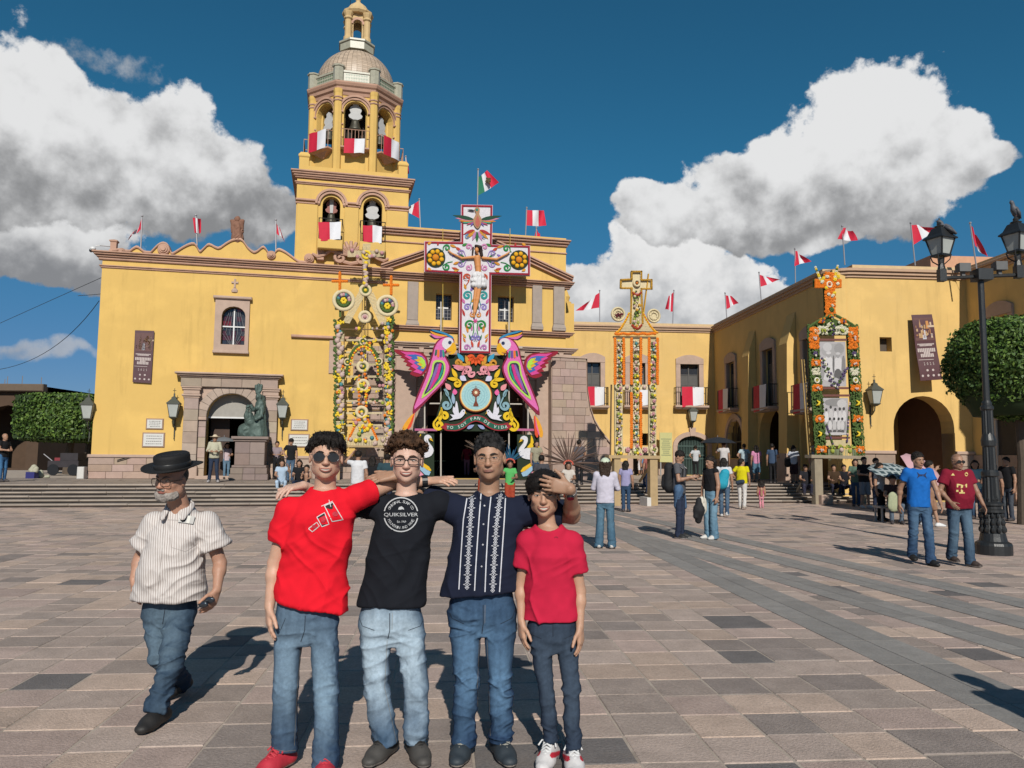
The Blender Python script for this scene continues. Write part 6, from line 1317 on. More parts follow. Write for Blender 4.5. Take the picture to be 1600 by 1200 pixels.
for k in range(22):x=1292+k*2;MB().tube([S3.p(x,702,.09),S3.p(x+rs.uniform(-1,1),716+rs.uniform(-3,4),.1)],[.016,.006],4).obj('hanging_root',mat('pale_root',(.30,.36,.22),.8),S3.t)
for x0,x1 in((1260,1271),(1264,1275)):S3.bar(x0,560,x1,712,1.4,mat('cane',(.42,.28,.10),.7),-.28,'ladder_pole',.04)
for k in range(26):y=590+k*4.6;S3.bar(lx(y)-9+k*.06,y,lx(y)-4,y+.5,1.0,mat('cane'),-.26,'ladder_rung',.03)
S3.flush()
# ================================================================ people: smooth implicit bodies meshed by surface nets
def A3(p):return np.array([p[0],p[1],p[2]],dtype=np.float64)
def nrm(v):v=np.asarray(v,float);return v/(np.linalg.norm(v)+1e-9)
class Sdf:
 def __init__(s,lo,hi,h):
  s.h=h;s.lo=np.array(lo,float);n=np.ceil((np.array(hi)-s.lo)/h).astype(int)+1
  s.ax=[(s.lo[i]+h*np.arange(n[i])).astype(np.float32)for i in range(3)];s.F=np.full(n,.2,np.float32)
 def sl(s,lo,hi):
  r=[]
  for i in range(3):
   a=max(0,int(math.floor((lo[i]-s.lo[i])/s.h)));b=min(s.F.shape[i],int(math.ceil((hi[i]-s.lo[i])/s.h))+1)
   if b<=a:return None,None
   r.append(slice(a,b))
  return tuple(r),np.meshgrid(*[s.ax[i][r[i]]for i in range(3)],indexing='ij',sparse=True)
 def put(s,r,d,k,mode='add'):
  F=s.F[r];d=d.astype(np.float32)
  if mode=='add':
   if k>0:h=np.clip(.5+.5*(F-d)/k,0,1);s.F[r]=F*(1-h)+d*h-k*h*(1-h)
   else:s.F[r]=np.minimum(F,d)
  elif mode=='sub':
   d=-d
   if k>0:h=np.clip(.5-.5*(F-d)/k,0,1);s.F[r]=F*(1-h)+d*h+k*h*(1-h)
   else:s.F[r]=np.maximum(F,d)
 def cone(s,a,b,ra,rb,k=.015,flat=False,mode='add',sq=None):
  0
  a,b=A3(a),A3(b);m=max(ra,rb)*(1 if sq is None else max(1,1/sq[1]))+k+.012;r,g=s.sl(np.minimum(a,b)-m,np.maximum(a,b)+m)
  if r is None:return
  d=b-a;L2=float(d@d)+1e-9;X_,Y_,Z_=(g[i]-a[i]for i in range(3));t0=(X_*d[0]+Y_*d[1]+Z_*d[2])/L2;t=np.clip(t0,0,1)
  qx,qy,qz=X_-t*d[0],Y_-t*d[1],Z_-t*d[2]
  if sq is not None:
   e=nrm(sq[0]);w=(qx*e[0]+qy*e[1]+qz*e[2])*(1/sq[1]-1);qx,qy,qz=qx+w*e[0],qy+w*e[1],qz+w*e[2]
  D=np.sqrt(qx*qx+qy*qy+qz*qz)-(ra+(rb-ra)*t)
  if flat:D=np.maximum(D,(t0-1)*math.sqrt(L2))
  s.put(r,D,k,mode)
 def ell(s,c,rad,k=.015,M=None,mode='add'):
  c=A3(c);rad=np.array(rad,float);m=rad.max()+k+.012;r,g=s.sl(c-m,c+m)
  if r is None:return
  X_,Y_,Z_=(g[i]-c[i]for i in range(3))
  if M is not None:M=np.asarray(M);X_,Y_,Z_=(X_*M[0][i]+Y_*M[1][i]+Z_*M[2][i]for i in range(3))
  k0=np.sqrt((X_/rad[0])**2+(Y_/rad[1])**2+(Z_/rad[2])**2);k1=np.sqrt((X_/rad[0]**2)**2+(Y_/rad[1]**2)**2+(Z_/rad[2]**2)**2)+1e-6
  s.put(r,k0*(k0-1)/k1,k,mode)
 def loft(s,st,side,k=.02,e=2.3):
  0
  z=np.array([q[0][2]for q in st]);o=np.argsort(z);st=[st[i]for i in o];z=z[o];mw=max(max(q[1],q[2])for q in st)+k+.02;C=np.array([A3(q[0])for q in st])
  r,g=s.sl(C.min(0)-[mw,mw,.03],C.max(0)+[mw,mw,.03])
  if r is None:return
  zz=g[2];f=lambda v:np.interp(zz,z,v);cx,cy,rx,ry=f(C[:,0]),f(C[:,1]),f([q[1]for q in st]),f([q[2]for q in st])
  X_,Y_=g[0]-cx,g[1]-cy;u=np.abs(X_*side[0]+Y_*side[1])/rx;v=np.abs(-X_*side[1]+Y_*side[0])/ry
  q=(u**e+v**e)**(1/e);D=(q-1)*np.minimum(rx,ry);D=np.maximum(D,np.maximum(z[0]-zz,zz-z[-1]));s.put(r,D,k)
 def cut(s,p,n):
  n=nrm(n);p=A3(p);g=np.meshgrid(*s.ax,indexing='ij',sparse=True);s.F=np.maximum(s.F,((g[0]-p[0])*n[0]+(g[1]-p[1])*n[1]+(g[2]-p[2])*n[2]).astype(np.float32))
 def mesh(s):
  F=s.F;F[0],F[-1]=.1,.1;F[:,0],F[:,-1]=.1,.1;F[:,:,0],F[:,:,-1]=.1,.1
  S=F<0;c=S[:-1,:-1,:-1].astype(np.int8)
  for i in(0,1):
   for j in(0,1):
    for k in(0,1):
     if i or j or k:c=c+S[i:S.shape[0]-1+i,j:S.shape[1]-1+j,k:S.shape[2]-1+k]
  act=np.argwhere((c>0)&(c<8));idx=np.full(c.shape,-1,np.int32);idx[act[:,0],act[:,1],act[:,2]]=np.arange(len(act))
  P=np.zeros((len(act),3));N=np.zeros(len(act));co=[(i,j,k)for i in(0,1)for j in(0,1)for k in(0,1)]
  val={q:F[act[:,0]+q[0],act[:,1]+q[1],act[:,2]+q[2]]for q in co}
  for a in co:
   for ax in range(3):
    if a[ax]==0:
     b=tuple(1 if i==ax else a[i]for i in range(3));va,vb=val[a],val[b];m=(va<0)!=(vb<0);t=np.where(m,va/np.where(m,va-vb,1),0)
     for i in range(3):P[:,i]+=np.where(m,a[i]+(t if i==ax else 0),0)
     N+=m
  P=(P/N[:,None]+act)*s.h+s.lo;Q=[]
  for ax in range(3):
   sl0=[slice(1,-1)]*3;sl1=[slice(1,-1)]*3;sl0[ax]=slice(0,-1);sl1[ax]=slice(1,None);A,B=S[tuple(sl0)],S[tuple(sl1)];w=np.argwhere(A!=B);o=np.array([1,1,1]);o[ax]=0;w=w+o
   if not len(w):continue
   u,v=[(1,2),(2,0),(0,1)][ax];eu=np.eye(3,dtype=int)[u];ev=np.eye(3,dtype=int)[v];g=lambda q:idx[q[:,0],q[:,1],q[:,2]]
   q=np.stack([g(w-eu-ev),g(w-ev),g(w),g(w-eu)],1);fl=S[w[:,0],w[:,1],w[:,2]];q=np.where(fl[:,None],q,q[:,::-1]);Q.append(q)
  Q=np.concatenate(Q)if Q else np.zeros((0,4),int);return P,Q[(Q>=0).all(1)]
def normals(P,Q):
 n=np.cross(P[Q[:,2]]-P[Q[:,0]],P[Q[:,3]]-P[Q[:,1]]);N=np.zeros_like(P)
 for i in range(4):np.add.at(N,Q[:,i],n)
 return N/(np.linalg.norm(N,axis=1,keepdims=True)+1e-12)
def relax(P,Q,it=1,f=.5):
 for _ in range(it):
  Sm=np.zeros_like(P);c=np.zeros(len(P))
  for i in range(4):np.add.at(Sm,Q[:,i],P[Q[:,(i+1)%4]]+P[Q[:,(i+3)%4]]);np.add.at(c,Q[:,i],2)
  P=P+(Sm/np.maximum(c,1)[:,None]-P)*f
 return P
def npobj(name,P,Q,m,parent,col=None,org=(0,0,0)):
 me=bpy.data.meshes.new(name);n=len(Q);P=P-np.array(org);me.vertices.add(len(P));me.vertices.foreach_set('co',P.astype(np.float32).ravel());me.loops.add(4*n);me.polygons.add(n)
 me.loops.foreach_set('vertex_index',Q.astype(np.int32).ravel());me.polygons.foreach_set('loop_start',np.arange(n)*4);me.update();me.shade_smooth()
 if col is not None:
  ca=me.color_attributes.new('Col','FLOAT_COLOR','POINT');ca.data.foreach_set('color',np.hstack([np.clip(col,0,1),np.ones((len(P),1))]).astype(np.float32).ravel())
 me.materials.append(m);o=bpy.data.objects.new(name,me);COL.objects.link(o)
 if parent:o.parent=parent;_fr[o.name]=Vector(org)
 return o
SKIN=mat('skin',(1,1,1),.5,.06,60,.12,300,attr=True,spec=.35,sss=.12)
CLOTH=mat('cotton_cloth',(1,1,1),.9,.06,14,.18,260,attr=True,spec=.15)
DENIM=mat('denim',(1,1,1),.85,.22,70,.3,420,attr=True,spec=.15)
HAIRM=mat('hair',(1,1,1),.6,.3,60,.5,220,attr=True,spec=.2)
SHOEM=mat('shoe_leather',(1,1,1),.6,.1,20,.2,120,attr=True,spec=.4)
EYEW=mat('eye_white',(.62,.58,.55),.3,.02);EYED=mat('eye_iris',(.025,.015,.01),.15,.05,spec=.8);TOOTH=mat('teeth',(.70,.66,.58),.3,.03);LIPM=mat('lips',(.36,.13,.10),.5,.1,40)
BLKP=mat('black_plastic',(.015,.015,.017),.25,.05,spec=.6);SGL=mat('dark_lens',(.03,.035,.045),.06,.1,spec=.9,metal=.3);CLR=bpy.data.materials.new('clear_lens');CLR.use_nodes=True;_n=CLR.node_tree;_t=_n.nodes.new('ShaderNodeBsdfTransparent');_g=_n.nodes.new('ShaderNodeBsdfGlossy');_g.inputs['Roughness'].default_value=.03;_x=_n.nodes.new('ShaderNodeMixShader');_x.inputs[0].default_value=.07;_n.links.new(_t.outputs[0],_x.inputs[1]);_n.links.new(_g.outputs[0],_x.inputs[2]);_n.links.new(_x.outputs[0],_n.nodes['Material Output'].inputs[0])
def folds(P,amp,ang=90,fp=15,fl=3.2,seed=0,sharp=2.2):
 0
 ca,sa=math.cos(R(ang)),math.sin(R(ang));al=P[:,0]*ca+P[:,2]*sa;pe=-P[:,0]*sa+P[:,2]*ca;w=vnoise(P*5+seed)-.5
 q=np.stack([pe*fp+w*2.2+seed*3.1,al*fl+w*1.2+seed,P[:,1]*5+seed*1.7],1);n=vnoise(q);return amp*((1-np.abs(2*n-1))**sharp-.4)
class Head:
 def __init__(s,c,yaw=0,pitch=0,roll=0,sc=1.0,w=1.0):
  0
  y,p,r=R(yaw),R(pitch),R(roll);f=np.array([math.sin(y)*math.cos(p),-math.cos(y)*math.cos(p),math.sin(p)]);x=nrm(np.cross(f,[0,0,1]));u=np.cross(x,f)
  x,u=x*math.cos(r)+u*math.sin(r),u*math.cos(r)-x*math.sin(r);s.c,s.x,s.f,s.u,s.s=A3(c),x,f,u,sc;s.M=np.stack([x,f,u],1);s.w=w
 def __call__(s,x,y,z):return s.c+(s.x*x*s.w+s.f*y+s.u*z)*s.s
 def inv(s,P):return(P-s.c)@s.M/s.s/np.array([s.w,1,1])
def head_sdf(S,H,fat=0,jaw=1.0,detail=True):
 k=H.s;E=lambda c,r,kk=.02,mode='add':S.ell(H(*c),[r[0]*k*H.w,r[1]*k,r[2]*k],kk*k,H.M,mode)
 C=lambda a,b,ra,rb,kk=.012,mode='add':S.cone(H(*a),H(*b),ra*k,rb*k,kk*k,mode=mode)
 E((0,-.012,.032),(.074,.094,.085));E((0,.018,-.030),(.063+fat,.068,.080),.03);E((0,.030,-.075),((.047+fat)*jaw,.050,.042),.03)
 if not detail:E((0,.088,-.022),(.013,.018,.02),.012);E((0,.06,-.09),(.02,.02,.02),.02);[E((q*.077,-.004,-.012),(.010,.02,.03),.006)for q in(-1,1)];return
 E((0,.066,-.100),(.019*jaw,.017,.016),.022)
 for q in(-1,1):
  E((q*.048*jaw,.004,-.068),(.016,.02,.02),.03);E((q*.041,.056,-.026),(.018,.018,.016),.024)
  C((q*.010,.082,.020),(q*.047,.062,.021),.0085,.007,.013);E((q*.031,.093,-.001),(.017,.013,.0105),.012,'sub')
  E((q*.031,.0715,-.001),(.0135,.0125,.0120),.004)
  E((q*.0115,.093,-.036),(.0085,.010,.008),.008);E((q*.077,-.006,-.012),(.009,.021,.032),.007);E((q*.084,.0,-.010),(.006,.011,.018),.005,'sub')
 C((0,.080,.012),(0,.103,-.030),.0085,.0115,.012);E((0,.104,-.033),(.0115,.0095,.009),.008)
 C((-.018,.084,-.060),(.018,.084,-.060),.0085,.0085,.014)
def hand_sdf(S,w,fd,back,thumb,curl=.25,k=1.0,spread=.06,curls=None):
 0
 w=A3(w);fd=nrm(fd);back=nrm(np.asarray(back)-fd*np.dot(back,fd));lat=np.cross(fd,back)*thumb
 kn=[]
 for i,(o,l)in enumerate(((.027,.088),(.009,.092),(-.010,.088),(-.028,.080))):
  q=w+(fd*l+lat*o)*k;S.cone(w+lat*o*.55*k,q,.0155*k,.0125*k,.010*k);kn.append(q)
 S.ell(w+fd*.05*k,(.030*k,.045*k,.013*k),.012,np.stack([lat,fd,back],1))
 for i,L in enumerate((.070,.079,.073,.056)):
  d=nrm(fd+lat*(spread*(1.5-i)));p=kn[i];c=curl if curls is None else curls[i];r=(.0095,.0098,.0092,.0082)[i]*k
  for j,fr in enumerate((.45,.31,.24)):
   a=c*(1.0,1.1,.8)[j];d=nrm(d*math.cos(a)-back*math.sin(a));q=p+d*L*fr*k;S.cone(p,q,r,r*.92,.004*k);p=q;r*=.92
 p=w+(fd*.022+lat*.020)*k;d=nrm(fd*.7+lat*.75-back*.25);q=p+d*.045*k;S.cone(p,q,.015*k,.0115*k,.012*k);d=nrm(d+fd*.45);q2=q+d*.033*k;S.cone(q,q2,.0112*k,.0105*k,.005);d=nrm(d+fd*.25);S.cone(q2,q2+d*.026*k,.0105*k,.0085*k,.004)
 return kn
def skin_col(P,base,H=None,lips=(.40,.16,.13),stubble=0,seed=0,blush=.25,kx=1.0):
 n=vnoise(P*22+seed)[:,None]-.5;c=np.array(base)[None]*(1+.16*n)
 if H is not None:
  q=H.inv(P);g=lambda cx,cz,rx,rz,yy=.0:np.exp(-(((np.abs(q[:,0])-cx)/rx)**2+((q[:,2]-cz)/rz)**2))*(q[:,1]>yy)
  def mixc(w,col):nonlocal c;w=np.clip(w,0,1)[:,None];c=c*(1-w)+np.array(col)[None]*w
  b=np.array(base);mixc(blush*g(.042,-.03,.022,.02,.03),b*[1.12,.78,.72]);mixc(.30*g(0,-.034,.014,.014,.08),b*[1.1,.75,.68]);mixc(.25*g(.03,-.014,.018,.006,.05),b*[.72,.6,.55])
  if stubble:mixc(stubble*np.clip((-.035-q[:,2])*40,0,1)*(q[:,1]>-.01)*(.75+.5*n[:,0]),b*[.34,.32,.33]);mixc(stubble*1.2*g(0,-.051,.030,.006,.05),b*.22)
  mixc(.85*g(0,-.066,.020*kx,.0075,.06),lips)
  mixc(.5*((q[:,2]>.075)&(q[:,1]<.06)).astype(float),b*.5)
 return c
def denim_col(P,N,base,fade,seed=0,amount=.6,joints=None,hems=None):
 n=vnoise(P*np.array([6,6,3])+seed);f=vnoise(P*np.array([60,60,9])+seed);front=np.clip(-N[:,1]*1.15-.1,0,1)**1.6;w=amount*front*np.clip((n-.25)*1.6,0,1)
 if joints is not None:
  for j,r in joints:w=w+amount*.9*np.exp(-(np.linalg.norm((P-A3(j))/np.array([1,1,1.35]),axis=1)/r)**2)*np.clip(front+.2,0,1)
 w=np.clip(w+.12*(f-.5),0,1)[:,None];c=np.array(base)[None]*(1-w)+np.array(fade)[None]*w;return c*(.9+.2*f[:,None])
def shoe(parent,org,an,toe,L,W,upper,sole,h,lace=None,accent=None,name='shoe',ht=.1):
 0
 t=nrm([toe[0],toe[1],0]);l=np.array([-t[1],t[0],0]);g=np.array([an[0],an[1],an[3]if len(an)>3 else 0.0]);a=g-t*L*.24;m=L*.85
 S=Sdf(g-[m,m,.03],g+[m,m,ht+.12],h);z=np.array([0,0,1.])
 S.cone(a+z*.045+t*.02,g+t*L*.40+z*.040,W*.46,W*.50,.02,sq=(z,.8));S.cone(g+t*L*.32+z*.038,g+t*L*.60+z*.034,W*.50,W*.40,.02,sq=(z,.68))
 S.cone(a+z*.05+t*.035,a+z*ht+t*.045,W*.40,W*.36,.025);S.cone(g+t*.01+z*.085,g+t*L*.34+z*.055,W*.33,W*.36,.03);S.cut(g+z*.004,-z)
 if ht<.12:S.cut(a+z*(ht+.01),z)
 P,Q=S.mesh();P=relax(P,Q,1);q=(P-g)@np.stack([t,l,z],1);c=np.where((q[:,2]<.026)[:,None],np.array(sole)[None],np.array(upper)[None])*(.9+.2*vnoise(P*60)[:,None])
 if accent is not None:w=((np.abs(q[:,2]-.06-.25*(q[:,0]-L*.15))<.012)&(np.abs(q[:,1])>W*.28)&(q[:,0]<L*.45))[:,None];c=np.where(w,np.array(accent)[None],c)
 o=npobj(name,P,Q,SHOEM,parent,c,org)
 if lace is not None:
  mb=MB()
  for i in range(5):
   f=.14+i*.062;zz=.122-i*.0105
   for s_ in(-1,1):mb.tube([g+t*L*f+l*s_*W*.26+z*zz*.93,g+t*(L*f+.014)+z*(zz+.006),g+t*(L*(f+.04))-l*s_*W*.25+z*(zz-.012)],.0042,5)
  mb.tube([g+t*L*.16+z*.128,g+t*L*.13+l*.035+z*.122,g+t*L*.2+l*.045+z*.1],.0045,5);mb.tube([g+t*L*.16+z*.128,g+t*L*.13-l*.035+z*.122,g+t*L*.2-l*.05+z*.1],.0045,5)
  mb.obj('laces',mat('lace_%d%d%d'%tuple(int(q*99)for q in lace),lace,.8),o)
 return o
def face_parts(par,org,H,iris=(.03,.018,.012),brow=(.02,.014,.01),browt=.0042,smile=0,eyes=True,eyeopen=.0052,lipc=LIPM,browlow=0.0):
 def T(mb,name,m,sm=True):mb.v=[tuple(p)for p in mb.v];return mb.obj(name,m,par,sm)
 BR=mat('brow_%d'%int(brow[0]*999+brow[2]*77),brow,.8,.2,80)
 for q in(-1,1):
  if eyes:
   mb=MB();n=12;rg=[]
   for yy,sc in((.0775,1),(.0815,.9),(.0838,.55)):rg.append([tuple(H(q*.031+.0128*sc*math.cos(6.2832*i/n),yy-abs(.0128*sc*math.cos(6.2832*i/n))*.22,-.001+eyeopen*sc*math.sin(6.2832*i/n)))for i in range(n)])
   mb.loops(rg);e=T(mb,'eye',EYEW);mb=MB();mb.loops([[tuple(H(q*.031+.0052*s_*math.cos(6.2832*i/10),yy,-.0005+min(.0052,eyeopen*.97)*s_*math.sin(6.2832*i/10)))for i in range(10)]for yy,s_ in((.083,1),(.0848,.92),(.0853,.3))]);T(mb,'iris',EYED)
   mb=MB();mb.tube([H(q*.0175,.079,-.001),H(q*.026,.0845,eyeopen+.001),H(q*.034,.084,eyeopen+.001),H(q*.045,.073,.001)],[.0012,.0019,.0021,.0015],5);T(mb,'eyelid',BR)
  b_=browlow;mb=MB();mb.tube([H(q*.012,.089,.019-b_),H(q*.022,.0885,.0235-b_),H(q*.034,.083,.0255-b_),H(q*.049,.069,.019-b_)],[browt*.8,browt*1.1,browt,browt*.35],6);T(mb,'eyebrow',BR)
 if smile>0:
  w,hgt=.0225+.004*smile,.0045*smile;n=10;yy=lambda x:.0955-14*x*x;zz=lambda x:-.0690+10*x*x*smile
  mb=MB();rows=[[tuple(H(-w+2*w*i/n,yy(-w+2*w*i/n)+d,zz(-w+2*w*i/n)+s_*hgt*(1-((i-n/2)/(n/2))**2*.8)))for i in range(n+1)]for s_,d in((1,-.001),(0,.0004),(-1,-.001))]
  mb.loops(rows,closed=False);T(mb,'teeth',TOOTH)
  for s_,r in((1,.0030),(-1,.0040)):mb=MB();mb.tube([H(x,yy(x)+.0006,zz(x)+s_*(hgt*(1-(x/w)**2*.8)+r*.6))for x in[-w*1.08+2.16*w*i/n for i in range(n+1)]],[r*(.35+.65*math.sin(math.pi*(i+.6)/(n+1.2)))for i in range(n+1)],6);T(mb,'lip',lipc)
 else:
  n=8;w=.024
  for s_,r in((1,.0030),(-1,.0042)):mb=MB();mb.tube([H(x,.0945-12*x*x,-.0655+s_*r*.8-4*x*x*(1 if s_>0 else-1)*.3)for x in[-w+2*w*i/n for i in range(n+1)]],[r*(.3+.7*math.sin(math.pi*(i+.6)/(n+1.2)))for i in range(n+1)],6);T(mb,'lip',lipc)
def hair_obj(par,org,H,col,tufts,h,thick=.010,line=(.058,.78),extra=None,seed=1,var=.35,rough=.004,strands=None):
 0
 c=H.c;S=Sdf(c-.2*H.s,c+.2*H.s,h);k=H.s;S.ell(H(0,-.012,.034),[(.074*H.w+thick)*k,(.094+thick)*k,(.085+thick)*k],0,H.M)
 z0,sl=line;n=H.u*-1+H.f*sl;S.cut(H(0,.086,z0),n)
 for(a,b,r0,r1,bend)in tufts:
  a,b,bend=np.array(a,float),np.array(b,float),np.array(bend,float);p=a;N_=4
  for i in range(1,N_+1):
   t=i/N_;q=a+(b-a)*t+bend*math.sin(math.pi*t);S.cone(H(*p),H(*q),(r0+(r1-r0)*(t-1/N_))*k,(r0+(r1-r0)*t)*k,.004);p=q
 if extra:extra(S)
 P,Q=S.mesh();N=normals(P,Q);P=P+N*((vnoise(P*np.array([150,150,60])+seed)-.5)*rough*2)[:,None]
 f=vnoise(P*45+seed)[:,None];cc=np.array(col)[None]*(1+var*2*(f-.5));ho=npobj('hair',P,Q,HAIRM,par,cc,org)
 if strands:
  n,Ls,flow,sprd=strands;g=np.random.default_rng(seed);mb=MB();zl=H.inv(P)
  for i in g.choice(len(P),n):
   p,nn=P[i],N[i]
   if zl[i][2]<-.02:continue
   d=nrm(nn*.55+H.x*flow[0]+H.f*flow[1]+H.u*flow[2]+g.normal(0,sprd,3));L=Ls*g.uniform(.5,1.2);e=nrm(np.cross(d,g.normal(0,1,3)));q=p+d*L*.5+nn*.003;r=q+nrm(d+g.normal(0,sprd,3)-H.u*.25)*L*.5;k_=g.uniform(.6,1.5);mb.col=tuple(np.array(col)*k_);w=.0014
   mb.add([tuple(p-e*w),tuple(p+e*w),tuple(q+e*w*.8),tuple(q-e*w*.8),tuple(r)],[(0,1,2,3),(3,2,4)])
  o0=Vector(org);sm=mb.obj('loose_strands',HAIRM,ho,kind='stuff')
 return ho
def decal(target,name,m,par,polys,off=.0022,kind=None,col=None):
 0
 me=target.data;mw=np.array(target.matrix_world)if target.parent is None else np.array(target.parent.matrix_world)
 o=Vector(mw[:3,3]);bv=BVHTree.FromPolygons([v.co+o for v in me.vertices],[tuple(p.vertices)for p in me.polygons]);mb=MB();last=None
 for vs,fs in polys:
  pts=[]
  for x,y in vs:
   d=ray(x,y);h=bv.ray_cast(EYE,d,80)
   if h[0]is None:pts.append(None);continue
   pts.append(h[0]-d*off)
  ok=[f for f in fs if all(pts[i]is not None for i in f)];mb.add([tuple(p)if p is not None else(0,0,0)for p in pts],[f[::-1]for f in ok])if ok else None
 return mb.obj(name,m,par,kind=kind)
def pline(pts,w):
 out=[];L=[pts[0]]
 for a,b in zip(pts[:-1],pts[1:]):
  n=max(1,int(math.hypot(b[0]-a[0],b[1]-a[1])/4));L+=[(a[0]+(b[0]-a[0])*i/n,a[1]+(b[1]-a[1])*i/n)for i in range(1,n+1)]
 q=band(L,w);n=len(L);return(q,[(i,i+1,2*n-2-i,2*n-1-i)for i in range(n-1)])
def poly1(pts):return(pts,[tuple(range(len(pts)))])
def textpx(txt,cx,cy,w,h,ang=0):
 vs,fs=font_mesh(txt);xs=[v[0]for v in vs];ys=[v[1]for v in vs];mx,my=(max(xs)+min(xs))/2,(max(ys)+min(ys))/2;sx,sy=w/(max(xs)-min(xs)),h/(max(ys)-min(ys));ca,sa=math.cos(ang),math.sin(ang)
 return([(cx+(v[0]-mx)*sx*ca+(v[1]-my)*sy*sa,cy+(v[0]-mx)*sx*sa-(v[1]-my)*sy*ca)for v in vs],fs)
def J(px,py,Y):return A3(at_y(px,py,Y))
def figure(name_label,org,sk,group=None):
 0
 pass
def body_base(S,j,r=1.0,detail=True,neck=.055,bare=True):
 0
 N,Pv=j['neck'],j['pelvis'];side=nrm((j['sb']-j['sa'])*[1,1,0]);w=np.linalg.norm((j['sb']-j['sa']))/2;mid=(j['sa']+j['sb'])/2
 ch=N*.55+Pv*.45
 S.loft([(Pv-[0,0,.06],w*.70,.085*r),(Pv+[0,0,.08],w*.68,.085*r),(ch,w*.74,.095*r),(mid-[0,0,.06],w*.80,.095*r),(mid+[0,0,.01],w*.66,.07*r),(N,neck*1.15,neck)],side,.02)
 S.cone(N-[0,0,.03],j['head'](0,-.02,-.055),neck*1.06,neck*.95,.03)
 for s in 'ab':
  k=j.get('armk',1.0);S.cone(j['s'+s],j['e'+s],.050*k,.040*k,.03);S.cone(j['e'+s],j['w'+s],.040*k,.026*k,.012);m=j['e'+s]*.72+j['w'+s]*.28;S.ell(m,(.041*k,)*3,.02)
  kn=j['k'+s];q=j.get('legk',1.0);S.cone(j['h'+s],kn,.062*r*q,.046*r*q,.02);S.cone(kn,j['n'+s],.046*r*q,.032*r*q,.02)
def bounds(pts,m=.16):
 P=np.array([A3(p)for p in pts]);return P.min(0)-m,P.max(0)+m
def jpts(j):return[j[k]for k in j if isinstance(j[k],np.ndarray)]+[j['head'](0,0,.13),j['head'](0,0,-.13)]
def make_skin(label,org,j,base,h,cat='person',fat=0,jaw=1.0,detail=True,stubble=0,hands=None,r=1.0,neck=.055,lips=(.40,.16,.13),group=None,seed=0,headonly_low=True,kx=1.0):
 lo,hi=bounds(jpts(j));lo[2]=max(lo[2],org[2]-.02);S=Sdf(lo,hi,h);body_base(S,j,r,detail,neck);head_sdf(S,j['head'],fat,jaw,detail)
 for hd in(hands or[]):hand_sdf(S,**hd)
 P,Q=S.mesh();P=relax(P,Q,1,.3);o=npobj('person',P,Q,SKIN,None,skin_col(P,base,j['head']if detail else None,lips,stubble,seed,kx=kx),org);o.location=Vector(org);_fr[o.name]=Vector(org);props(o,label,cat,group);bpy.context.view_layer.update();return o
def make_shirt(par,org,j,col,h,sleeve=(.6,.6),r=.078,hem=None,hem_n=(0,0,-1),wk=1.14,dk=.118,belly=0,neck=(.076,.074,.052),amp=.007,seed=0,name='shirt',colf=None,m=None,hemw=None,extra=None,vneck=None,sl_end=None,taper=1.0,fang=70,famp2=.6):
 lo,hi=bounds([j[k]for k in('neck','pelvis','sa','sb','ea','eb')]+[hem]);S=Sdf(lo,hi,h);N,Pv=j['neck'],j['pelvis'];side=nrm((j['sb']-j['sa'])*[1,1,0]);w=np.linalg.norm(j['sb']-j['sa'])/2;mid=(j['sa']+j['sb'])/2;H0=A3(hem);fw=np.array([side[1],-side[0],0])
 hw=hemw or w*.86;ch=N*.62+Pv*.38;wa=N*.33+Pv*.67
 S.loft([(H0-[0,0,.05],hw,dk*.97),(wa+fw*belly*.6,(hw*.55+w*wk*.82*.45)*taper,dk*.97+belly*.5),(ch+fw*belly*.25,w*wk*.88,dk+belly*.25),(mid-[0,0,.07],w*wk*.92,dk),(mid+[0,0,-.015],w*.90,dk*.84),(N-[0,0,.012],.098,.082),(N+[0,0,.016],.075,.070)],side,.02)
 for i,s in enumerate('ab'):
  e=j['s'+s]+(j['e'+s]-j['s'+s])*sleeve[i];S.cone(j['s'+s]+(mid-j['s'+s])*.30,j['s'+s],r*.72,r*.86,.035)
  if sleeve[i]<=1:S.cone(j['s'+s],e,r*.92,r if sl_end is None else sl_end,.03,flat=True)
  else:S.cone(j['s'+s],j['e'+s],r*.9,r*.72,.03);S.cone(j['e'+s],j['w'+s],r*.72,r*.52,.012,flat=True)
 if extra:extra(S)
 S.cut(H0,hem_n);Hd=j['head'];S.ell(N+fw*.022+[0,0,.036],(neck[0],neck[1],neck[2]),.006,np.stack([side,fw,[0,0,1]],1),'sub')
 if vneck:S.cone(N+fw*.09+[0,0,.03],N+fw*(.12)-[0,0,vneck],.045,.006,.005,mode='sub')
 P,Q=S.mesh();Nn=normals(P,Q);zf=np.clip((N[2]-.02-P[:,2])*7,.2,1.0);d=folds(P,amp,fang,13,2.6,seed)+folds(P,amp*famp2,180-fang,17,4,seed+5,1.8)+folds(P,amp*.35,20,26,8,seed+8,1.5);P=P+Nn*(d*zf)[:,None];P=relax(P,Q,1,.35);Nn=normals(P,Q)
 c=colf(P,Nn)if colf else np.array(col)[None]*(.94+.12*vnoise(P*30+seed)[:,None]);return npobj(name,P,Q,m or CLOTH,par,c,org)
